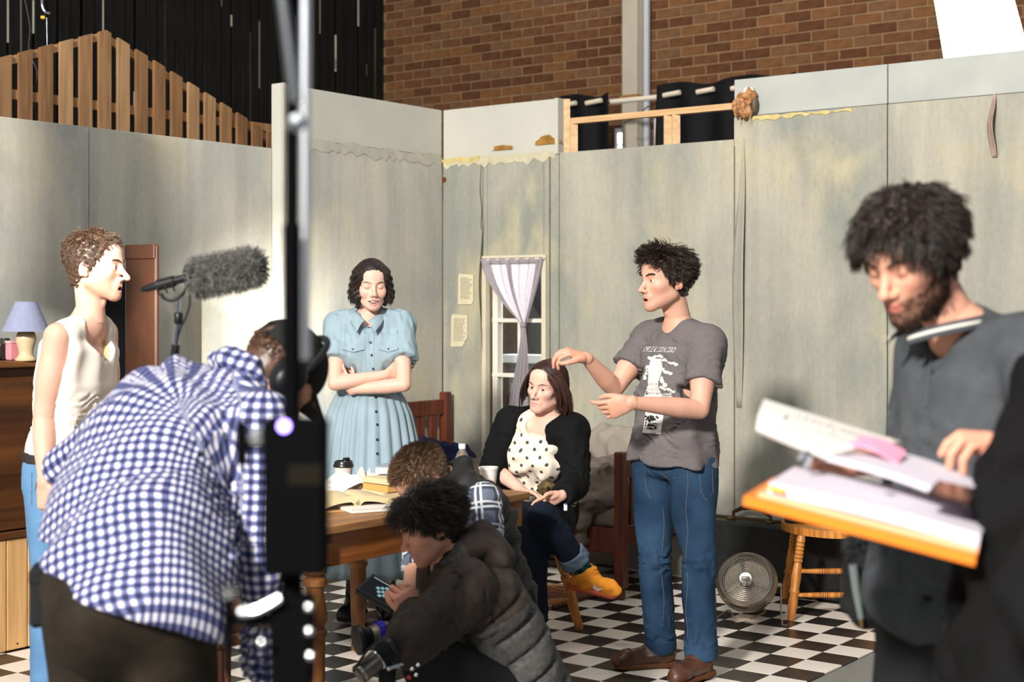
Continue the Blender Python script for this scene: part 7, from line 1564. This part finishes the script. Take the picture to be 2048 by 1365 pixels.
# ================================================================ man in checked shirt bending over
J = Wd(pel=(262, 1150, 3.30), neck=(478, 765, 3.62), shL=(300, 815, 3.70), shR=(530, 850, 3.47), elL=(138, 930, 3.82), wrL=(255, 1010, 4.02), elR=(524, 1075, 3.46), wrR=(536, 1325, 3.50), hipL=(178, 1195, 3.36), hipR=(342, 1200, 3.24), knL=(190, 1560, 3.42), anL=(180, 1935, 3.34), knR=(352, 1570, 3.32), anR=(350, 1955, 3.24))
J['mid'] = W(312, 915, 3.52)
ck = Person('man in blue gingham shirt and black cap bending forward, seen from behind', J, frame((.50, .34, -.76), (.62, .40, .62)), W(556, 752, 3.66), srgb(226, 168, 140), 1.03, mouth='closed', stub=.4, stubcol=srgb(120, 80, 58))
ck.add_hand('R', (.05, .1, -1), (-.8, .4, 0), (.3, .9, 0), curl=(.5, .55, .6, .6)); ck.add_hand('L', (.4, .6, -.4), (0, 0, -1), (.6, -.2, .4), curl=(.6, .6, .6, .6))
ck.build_body(res=.013)
f = fwd(ck); up = spine_dir(ck); lat = nrm(J['shL']-J['shR']); ms = (J['shL']+J['shR'])/2; nk = J['neck']
Wc = (.205, .210, .205, .21, .205, .14); Dc = (.145, .15, .14, .13, .105, .065)
S = top_sdf(ck, e=.018, long=True, lo=0, W_=Wc, D_=Dc, scA=1.12, wrist=1.0, k=.05, hemdrop=.03); S.sub(rc(nk+f*.03+up*.03, nk+up*.22+f*.10, .058, .09), k=.01)
hemn = nrm(V3(-.44, 0, -1)); S.cut(W(256, 1168, 3.3), hemn)
S.disp(waves(6, .22, .007)); S.disp(folds([J['pel'], J['pel']+up*.25], .12, .006, 2)); S.disp(folds([J['shR'], J['elR']], .09, .006, 3)); S.disp(folds([J['elR'], J['wrR']], .06, .008, 4))
M_GH = bpy.data.materials.new('navy_white_gingham'); M_GH.use_nodes = True; nt = M_GH.node_tree; bs = nt.nodes['Principled BSDF']; bs.inputs['Roughness'].default_value = .85
uvn = nt.nodes.new('ShaderNodeUVMap'); sxn = nt.nodes.new('ShaderNodeSeparateXYZ'); nt.links.new(uvn.outputs[0], sxn.inputs[0]); a1 = stripes(nt, sxn.outputs[0], 42, .54, .03); a2 = stripes(nt, sxn.outputs[1], 42, .54, .03)
c1 = mixc(nt, a1, srgb(218, 214, 216), srgb(92, 97, 142)); c2 = mixc(nt, a1, srgb(92, 97, 142), srgb(24, 28, 66)); nt.links.new(mixc(nt, a2, c1, c2), bs.inputs['Base Color'])
armR = chain([J['shR'], J['elR'], J['wrR']], [.075, .065, .05]); armL = chain([J['shL'], J['elL'], J['wrL']], [.075, .065, .05]); tp = loft(ck.torso(W_=Wc, D_=Dc), e=.02)
def ck_uv(v):
    p0 = J['pel']; ctl = 2*J['mid']-(p0+ms)/2; tt = np.linspace(-.35, 1.25, 60)[:, None]; cs = p0*(1-tt)**2+ctl*2*tt*(1-tt)+ms*tt*tt; sg_ = np.concatenate([[0], np.cumsum(np.linalg.norm(np.diff(cs, axis=0), axis=1))])
    k = np.argmin(((v[:, None]-cs[None])**2).sum(-1), 1); T_ = np.gradient(cs, axis=0); T_ /= np.linalg.norm(T_, axis=1)[:, None]; q = v-cs[k]; t = (q*T_[k]).sum(1); q = q-t[:, None]*T_[k]
    la = lat-T_[k]*(T_[k]@lat)[:, None]; la /= np.linalg.norm(la, axis=1)[:, None]; bk = np.cross(la, T_[k]); bk *= np.sign(bk@(-f))[:, None]; x_ = (q*la).sum(1); y_ = (q*bk).sum(1)
    uvt = np.stack([x_+np.sign(x_)*np.clip(.12-y_, 0, .5), sg_[k]+t], 1); ua = limb_uv(J['shR'], J['elR'], V3(.3, -1, .2))(v); ub = limb_uv(J['elR'], J['wrR'], V3(.3, -1, .2))(v); ua = np.where(((v-J['elR'])@nrm(J['wrR']-J['elR']) > 0)[:, None], ub+[0, .3], ua); ul = limb_uv(J['shL'], J['elL'], V3(.3, -1, .2))(v)
    dt = tp.fn(v); dr = armR.fn(v); dl = armL.fn(v); o = np.where((dr < dt-.012)[:, None], ua, uvt); return np.where((dl < dt-.012)[:, None], ul, o)
shirt = ck.cloth('gingham_shirt', S, .0075, M_GH, uvfn=ck_uv)
S = Sdf(k=.02).add(chain([nk+lat*.075+f*.02, nk+lat*.065-f*.045+up*.03, nk-f*.066+up*.035, nk-lat*.065-f*.045+up*.03, nk-lat*.075+f*.02], [.014, .021, .023, .021, .014])); S.add(chain([nk+lat*.085+f*.02-up*.02, nk-f*.082+up*.01, nk-lat*.085+f*.02-up*.02], [.012, .016, .012]), k=.03); v, f_ = S.mesh(.006); th = np.arctan2((v-nk)@lat, (v-nk)@(-f)); mesh_obj('shirt_collar', v, f_, M_GH, shirt, smooth=True, uv=np.stack([th*.08, (v-nk)@up], 1))
S = Sdf(k=.02).add(rc(J['wrR']-nrm(J['wrR']-J['elR'])*.05, J['wrR'], .062, .060)); S.disp(waves(4, .03, .006)); v, f_ = S.mesh(.006); mesh_obj('rolled_cuff', v, f_, M_GH, shirt, smooth=True, uv=limb_uv(J['elR'], J['wrR'], V3(.3, -1, .2))(v))
M_CTR = mat('dark_olive_corduroy', srgb(46, 40, 33), .75, col2=srgb(27, 23, 19), scale=7, bump=.15, bscale=150); pants(ck, M_CTR, 'trousers', e=.014, waist=.10, hem=.0, res=.012, W_=(.160, .172, .17, .17, .17, .13), D_=(.14, .145, .13, .12, .1, .06), ankle=1.6, fold=.009, thigh=1.08)
boot(ck, 'L', (.3, .95, 0), .28, M_BOOT, M_SOLE, laces=False); boot(ck, 'R', (.3, .95, 0), .28, M_BOOT, M_SOLE, laces=False)
po = thing('hip_pouch', 'black pouch worn on the left hip of the man in gingham', 'pouch', W(88, 1180, 3.36)); MB().box(W(86, 1190, 3.34), (.026, .05, .066), (nrm(V3(.9, .2, .1)), nrm(V3(-.2, .95, 0)), Z), ch=.010).ob('pouch', M_BKT, po); MB().box(W(87, 1146, 3.34), (.028, .052, .018), (nrm(V3(.9, .2, .1)), nrm(V3(-.2, .95, 0)), Z), ch=.006).ob('flap', M_BKT, po)
# cap worn backwards-tilted, headphones over it
hc9 = (.10, .05, .03); P_, D_ = hair_roots(1800, 61, .003, low=-.075, mask=lambda P: P[:, 2] < .045); ck.hair([capv(scalp_sdf(.004, -.07, -.012, noise=.001), .006, hc9), strands(P_, D_*.4+np.array([0, -.2, -.8]), .014, 3, None, .0011, .3, [(CR[0], CR[1]+.002)], 4, hc9, .5)])
M_CAP = mat('faded_black_cap', srgb(34, 34, 34), .8, var=.25, scale=24, bump=.1, bscale=200)
S = Sdf(k=.01).add(ell(CR[0]+[0, .0, .002], CR[1]+.014)); S.sub(ell(CR[0]+[0, 0, -.006], CR[1]+.006), k=.002); S.cutfn(lambda P: .030+.10*(P[..., 1]*-.12)-P[..., 2]); S.sub(ell((0, -.105, .048), (.034, .03, .020)), k=.003); cap = ck.local_mesh('cap', S, .005, M_CAP)
def visor(u, v): a = (u-.5)*1.9; rr = .088+.078*v*math.cos(a)**.6; return ck.w((math.sin(a)*(.088+.004*v), math.cos(a)*rr+.004, .036-.020*v-.016*math.sin(a)**2*(.4+v)))
MB().grid(visor, 20, 8, .004).ob('visor', M_CAP, cap, smooth=True)
MB().tube([ck.w((x, -.110+.9*x*x, .032)) for x in np.linspace(-.04, .04, 9)], .005, 6).ob('back_strap', M_CAP, cap)
hp_ = thing('headphones', 'black over-ear headphones worn over the cap of the bending man', 'headphones', ck.hc)
P = [ck.w((math.sin(a)*.105, .004, .03+math.cos(a)*.118)) for a in np.linspace(-1.75, 1.75, 25)]; MB().tube(P, .009, 8).ob('headband', M_MK, hp_, smooth='auto')
for s_ in (-1, 1):
    S = Sdf(k=.01).add(ell((s_*.098, -.008, -.010), (.026, .040, .048))); ck_c = S.mesh(.005); mesh_obj('ear_cup', ck.w(ck_c[0]), ck_c[1], M_MK, hp_, smooth=True); S = Sdf(k=.01).add(ell((s_*.082, -.008, -.010), (.016, .044, .052))); q_ = S.mesh(.005); mesh_obj('ear_pad', ck.w(q_[0]), q_[1], M_BKT, hp_, smooth=True)
BONE['check'] = ck.bones()

# ================================================================ person in black at the right edge
J = {k: V3(*v)-V3(.05, 0, 0) for k, v in dict(pel=(.915, 2.2, .95), neck=(1.06, 2.2, 1.44), shL=(.965, 2.02, 1.36), shR=(.96, 2.38, 1.37), elL=(.80, 1.98, 1.13), wrL=(.84, 2.08, .98), elR=(.88, 2.46, 1.12), wrR=(.84, 2.48, .88), hipL=(.90, 2.11, .92), hipR=(.90, 2.29, .92), knL=(.90, 2.10, .50), anL=(.92, 2.1, .09), knR=(.89, 2.30, .50), anR=(.91, 2.30, .09)).items()}
bp_ = Person('dark figure in black coat standing half out of view at the right edge', J, look(-90, 5), V3(1.10, 2.2, 1.60), SKB, 1.0, mouth='closed')
bp_.add_hand('L', (.1, .5, -.8), (0, .5, -1), (-.3, .5, .8), curl=(.7, .8, .8, .8)); bp_.add_hand('R', (-.2, 0, -1), (0, -1, 0), (-1, 0, 0), curl=(.4, .4, .4, .4)); bp_.build_body(res=.015)
S = top_sdf(bp_, e=.035, long=True, lo=0, W_=(.18, .19, .18, .18, .18, .14), D_=(.14, .15, .14, .14, .12, .07), scA=1.15, wrist=1.0, k=.05, hemdrop=.15); S.disp(waves(5, .12, .006)); bp_.cloth('coat', S, .011, M_HD)
S = Sdf(k=.02).add(rc(J['wrL']-V3(.0, 0, 0), J['wrL']+nrm(V3(.1, .5, -.8))*.19, .048, .055)); bp_.cloth('glove', S, .008, M_HD)
pants(bp_, M_BKT, 'trousers', e=.02, waist=.05, res=.016, fold=0); boot(bp_, 'L', (-1, 0, 0), .28, M_BKB, M_BKB, laces=False); boot(bp_, 'R', (-1, 0, 0), .28, M_BKB, M_BKB, laces=False)
bp_.hair([capv(scalp_sdf(.012, -.07, 0, noise=.004), .008, hcl)])

# ---------------------------------------------------------------- the binder in the bearded man's hands
bi = thing('script_binder', 'thick script binder on an orange board with loose pages and pink notes', 'binder', W(1700, 1000, 2.45))
A_, B_, D__ = W(1488, 992, 2.42), W(1952, 1112, 2.16), W(1548, 955, 2.62); C_ = B_+(D__-A_)
def slab(q, t, name, m, n=None, bow=0.0, nu=14, nv=6):
    a, b, c, d = [np.asarray(x, float) for x in q]; nn = nrm(np.cross(b-a, d-a)); nn = nn if nn[2] > 0 else -nn
    def fn(u, v): return (a*(1-u)+b*u)*(1-v)+(d*(1-u)+c*u)*v+nn*bow*math.sin(math.pi*u)
    s_ = 1 if np.cross(b-a, d-a)@nn > 0 else -1
    return MB().grid(fn, nu, nv, t*s_).ob(name, m, bi, smooth='auto')
nb2 = nrm(np.cross(B_-A_, D__-A_)); nb2 = nb2 if nb2[2] > 0 else -nb2
sh_ = lambda q, k: [x+nb2*k for x in q]; 
slab(sh_([A_, B_, C_, D__], .0), .016, 'orange_board', mat('orange_board', srgb(226, 124, 28), .45, var=.05))
ins_ = lambda s0, s1, t0, t1: [A_+(B_-A_)*a+(D__-A_)*b for a, b in ((s0, t0), (s1, t0), (s1, t1), (s0, t1))]
slab(sh_(ins_(.05, 1.0, .10, 1.05), .006), .012, 'peach_tab_pages', mat('peach_paper', srgb(240, 178, 140), .7, var=.03)); slab(sh_(ins_(.09, 1.0, .14, 1.10), .026), .020, 'lower_pages', mat('lilac_white_paper', srgb(206, 199, 208), .7, var=.03), bow=.004)
slab(sh_(ins_(.10, .17, .06, .30), .021), .003, 'yellow_flag', mat('yellow_flag', srgb(236, 206, 40), .6, var=0))
slab(sh_(ins_(.42, .54, .2, .5), .0285), .001, 'green_flag', mat('pale_green_flag', srgb(206, 226, 150), .6, var=0)); slab(sh_(ins_(.55, .68, .18, .5), .0285), .001, 'pink_highlight', mat('pale_pink_flag', srgb(240, 178, 190), .6, var=0))
U_ = [W(1640, 908, 2.50), W(1935, 1003, 2.28), W(1962, 968, 2.44), W(1800, 905, 2.62)]; slab(U_, .010, 'upper_pages', bpy.data.materials['lilac_white_paper'], bow=.006)
slab([x+Z*.004 for x in (W(1668, 893, 2.55), W(1796, 933, 2.47), W(1812, 908, 2.54), W(1690, 877, 2.62))], .003, 'pink_sheet', mat('pink_sheet', srgb(246, 160, 186), .7, var=.06, scale=20), bow=.012)
T_ = [W(1513, 858, 2.50), W(1650, 905, 2.48), W(1800, 908, 2.60), W(1522, 800, 2.62)]
def turned(u, v):
    a = W(1513, 860, 2.50)*(1-u)+W(1655, 912, 2.48)*u; b = W(1528, 798, 2.60)*(1-u)+W(1802, 884, 2.66)*u; q = a*(1-v)+b*v; return q+V3(-.004, -.02, .006)*math.sin(math.pi*v)
tp_ = MB().grid(turned, 20, 10, .008).ob('turned_pages', M_WP, bi, smooth='auto')
def tl(u0, v0, u1, v1): return [turned(u0, v0)+V3(0, -.0035, .002), turned(u1, v0)+V3(0, -.0035, .002), turned(u1, v1)+V3(0, -.0035, .002), turned(u0, v1)+V3(0, -.0035, .002)]
MB().add(tl(.22, .10, .235, .62), [(0, 1, 2, 3)]).ob('black_rule', M_BLACK, tp_)
mb = MB(); r = random.Random(9)
for i in range(10):
    u = .30+.06*i
    for k in range(3): v0 = .15+.25*k; mb.add(tl(u, v0, u+.008, v0+r.uniform(.06, .2)), [(0, 1, 2, 3)])
tag(mb.ob('typed_lines', bpy.data.materials['faded_ink'], tp_), kind='stuff')
for q in (W(1756, 970, 2.36), W(1862, 1006, 2.28)): MB().lathe([(.001, .003), (.008, .002), (.009, -.002)], q+Z*.012, nb2, n=14).ob('ring_hole', M_CHR, bi, smooth='auto')
MB().tube(smooth_path([W(1598, 915, 2.52), W(1608, 900, 2.50), W(1620, 912, 2.49), W(1612, 932, 2.50)]), .006, 8).ob('binder_ring', M_CHR, bi, smooth='auto')
pn = thing('smartphone', 'dark phone held against the open pages near the right edge', 'phone', W(1905, 990, 2.3)); MB().box(W(1905, 992, 2.30)+Z*.004, (.036, .070, .004), (nrm(B_-A_), nrm(D__-A_), nb2), ch=.003).ob('case', mat('dark_phone', srgb(40, 22, 20), .25, var=.1), pn)
# bag hanging at his hip
bg = thing('shoulder_bag', 'black bag with clear tube hanging at the hip of the bearded man', 'bag', W(1730, 1180, 3.2))
S = Sdf(k=.03).add(rbox(W(1742, 1165, 3.22), (.050, .06, .085), r=.03)); S.add(ell(W(1740, 1225, 3.2), (.035, .05, .03)), k=.04); S.disp(waves(3, .05, .006)); mesh_obj('bag_body', *S.mesh(.008), M_BKT, bg, smooth=True)
n = 500; r = np.random.RandomState(1); rt = W(1708, 1092, 3.2)+np.stack([r.uniform(-.015, .06, n), r.uniform(-.03, .03, n), r.uniform(-.02, .02, n)], 1); V_, F_, C__ = strands(rt, r.normal(0, 1, (n, 3))+[-.4, -.3, .1], .022, 3, None, .001, .2, (), 2, (.015, .017, .02)); tag(mesh_obj('fur_trim', V_, F_, hair_mat(), bg, col=C__), kind='stuff')
MB().tube([W(1706, 1130, 3.14), W(1712, 1180, 3.14), W(1722, 1238, 3.14)], [.010, .009, .007], 10).ob('clear_tube', mat('smoky_tube', srgb(96, 104, 102), .2, var=.1), bg, smooth='auto'); MB().tube([W(1722, 1236, 3.14), W(1724, 1254, 3.14)], [.005, .004], 8).ob('brass_tip', M_BR, bg)
MB().tube(smooth_path([W(1745, 1110, 3.18), W(1790, 1060, 3.12), W(1850, 1080, 2.98)]), .008, 6).ob('strap', M_BKT, bg); MB().box(W(1773, 1125, 3.05), (.007, .004, .014), ch=.002).ob('yellow_tab', mat('yellow_tab', srgb(230, 206, 40), .5, var=0), bg)
kr = thing('key_ring', 'grey metal ring of keys clipped to the black trousers at the right', 'keys', W(1905, 1310, 2.8)); a = np.linspace(0, 6.283, 25)
MB().tube([W(1912, 1305, 2.76)+V3(math.cos(t)*.030, 0, math.sin(t)*.028) for t in a], .0035, 6, cap=False).ob('ring', mat('dull_steel', srgb(120, 122, 122), .4, .9, var=0), kr, smooth=True); MB().bar(W(1884, 1285, 2.77), W(1890, 1245, 2.77), .008, .006).ob('clip', bpy.data.materials['dull_steel'], kr); MB().bar(W(1905, 1330, 2.77), W(1898, 1372, 2.77), .010, .003).ob('key', bpy.data.materials['dull_steel'], kr)
# ---------------------------------------------------------------- cinema camera on the floor and its monitor
cf = thing('cinema_camera', 'cinema camera with blue focus ring and chrome rods cradled low by the crouching man', 'camera', FL(770, 1600)*V3(1, 1, 0))
l0, l1 = W(712, 1282, 4.55), W(800, 1262, 4.62); lx = nrm(l1-l0)
MB().lathe([(.042, .0), (.047, .002), (.048, .012), (.042, .02), (.033, .030), (.031, .048), (.033, .05), (.033, .054)], l0, lx, n=28).ob('lens_hood', M_MK, cf, smooth='auto'); MB().lathe([(.001, .014), (.038, .014)], l0, lx, n=24).ob('front_element', mat('coated_glass', srgb(14, 12, 22), .05, var=0), cf)
MB().lathe([(.034, .05), (.034, .066), (.036, .067), (.036, .072)], l0, lx, n=28).ob('silver_barrel', mat('satin_silver', srgb(176, 170, 160), .3, .9, var=.05), cf, smooth='auto'); MB().lathe([(.038, .074), (.042, .075), (.042, .094), (.038, .095)], l0, lx, n=32).ob('blue_focus_ring', mat('blue_anodised', srgb(66, 58, 200), .35, .3, var=.05), cf, smooth='auto')
for k in range(20): a = k*.314; e1 = nrm(np.cross(lx, Z)); e2 = np.cross(lx, e1); MB().box(l0+lx*.0845+(e1*math.cos(a)+e2*math.sin(a))*.042, (.009, .004, .002), (lx, nrm(-e1*math.sin(a)+e2*math.cos(a)), e1*math.cos(a)+e2*math.sin(a))).ob('ring_tooth', bpy.data.materials['blue_anodised'], cf)
MB().lathe([(.037, .096), (.037, .118), (.034, .12), (.034, .135), (.040, .137), (.040, .15)], l0, lx, n=28).ob('rear_barrel', M_MK, cf, smooth='auto'); MB().lathe([(.0375, .100), (.0385, .101), (.0385, .106), (.0375, .107)], l0, lx, n=28).ob('silver_band', bpy.data.materials['satin_silver'], cf, smooth='auto')
for k in range(3): MB().box(l0+lx*(.026)+e2*(.02-.01*k)-e1*.035+Z*.03, (.004, .004, .004), ch=.001).ob('red_mark', mat('red_mark', srgb(190, 40, 50), .4, var=0) if k == 0 else bpy.data.materials['red_mark'], cf)
MB().box(l0+lx*.215, (.07, .05, .055), (lx, nrm(np.cross(Z, lx)), nrm(np.cross(lx, np.cross(Z, lx)))), ch=.008).ob('camera_body', M_MK, cf)
g0_, g1_ = W(716, 1352, 4.25), W(778, 1302, 4.30); gx_ = nrm(g1_-g0_); Lg_ = np.linalg.norm(g1_-g0_)
MB().lathe([(.028, 0), (.030, .003), (.030, Lg_*.70), (.026, Lg_*.71)], g0_, gx_, n=24).ob('grip_body', mat('grey_grip_metal', srgb(92, 88, 84), .35, .7), cf, smooth='auto'); MB().lathe([(.0305, -.004), (.0305, .004)], g0_+gx_*.012, gx_, n=24).ob('white_end_ring', bpy.data.materials['satin_silver'], cf); MB().lathe([(.0305, 0), (.0325, .001), (.0325, .005), (.0305, .006)], g0_+gx_*Lg_*.62, gx_, n=24).ob('chrome_ring', M_CHR, cf, smooth='auto')
MB().lathe([(.032, Lg_*.68), (.034, Lg_*.70), (.034, Lg_*.98), (.032, Lg_)], g0_, gx_, n=24).ob('rubber_grip', M_BKT, cf, smooth='auto'); MB().lathe([(.036, 0), (.040, .004), (.040, .016), (.036, .02)], g1_, gx_, n=24).ob('rosette', M_MK, cf, smooth='auto')
for dz, a, b in ((0, (770, 1322), (840, 1296)), (.0, (776, 1338), (842, 1314))): MB().tube([W(*a, 4.27), W(*b, 4.34)], .0075, 12).ob('chrome_rod', M_CHR, cf, smooth='auto')
for (x, y) in ((824, 1338), (832, 1350), (818, 1356), (836, 1330)): MB().lathe([(.001, -.006), (.006, -.004), (.006, .004), (.001, .006)], W(x, y, 4.26), V3(.2, -1, .1), n=10).ob('knob', M_CHR if x != 818 else mat('red_knob', srgb(190, 30, 50), .35, var=0), cf, smooth='auto')
MB().tube(smooth_path([W(766, 1282, 4.26), W(740, 1296, 4.25), W(722, 1320, 4.24), W(706, 1345, 4.24)]), .004, 6).ob('cable', M_MK, cf, smooth=True)
MB().box(FL(770, 1640)*V3(1, 1, 0)+Z*.05, (.12, .10, .045), ch=.02).ob('sandbag_rest', M_BKT, cf); MB().bar(FL(770, 1640)*V3(1, 1, 0)+Z*.09, W(775, 1330, 4.5), .05, .05).ob('support', M_MK, cf)
mo = thing('camera_monitor', 'small monitor showing the checkered floor held in front of the crouching men', 'monitor', W(770, 1185, 4.75)); m0, m1, m3 = W(736, 1140, 4.78), W(806, 1180, 4.72), W(700, 1178, 4.70)
mx_ = nrm(m1-m0); my_ = nrm((m0-m3)-mx_*((m0-m3)@mx_)); mn_ = np.cross(mx_, my_); mn_ = mn_ if mn_[1] < 0 else -mn_; mc_ = W(765, 1182, 4.74)
MB().box(mc_-mn_*.014, (.076, .048, .012), (mx_, my_, mn_), ch=.004).ob('housing', M_MK, mo); scm = mat('screen_dark', (.004, .006, .008), .15, var=0); MB().box(mc_-mn_*.0015, (.066, .039, .001), (mx_, my_, mn_)).ob('screen', scm, mo)
mb = MB()
for i in range(-2, 3):
    for j in range(-2, 3):
        if (i+j) % 2 == 0 and abs(i)+abs(j) < 4 and not (i < -1 and j > 0):
            c = mc_+mx_*(.012*i+.006)+my_*(.010*j-.002*i-.004); mb.add([c+mx_*.012*.5*a+my_*.010*.5*b for a, b in ((-1.0, -1.0), (1.0, -1.0), (1.0, 1.0), (-1.0, 1.0))], [(0, 1, 2, 3)])
mb.ob('checker_picture', mat('lit_screen_blue', srgb(130, 180, 186), .3, var=0, emit=.35), mo); mb = MB(); r = random.Random(1)
for i in range(14): mb.add([mc_+mx_*(-.058+.006*i+q)+my_*(.030+p) for q, p in ((0, 0), (.0035, 0), (.0035, .003), (0, .003))], [(0, 1, 2, 3)])
mb.ob('status_icons', mat('lit_icons', srgb(210, 220, 230), .3, var=0, emit=.5), mo); MB().box(mc_+mx_*.050-my_*.030, (.005, .003, .001), (mx_, my_, mn_)).ob('violet_icon', mat('lit_violet', srgb(120, 90, 230), .3, var=0, emit=1), mo)
MB().tube(smooth_path([W(806, 1200, 4.74), W(812, 1240, 4.68), W(800, 1275, 4.62)]), .008, 8).ob('monitor_arm', M_MK, mo, smooth=True)
for k_, v_ in BONE.items(): print(k_, v_)
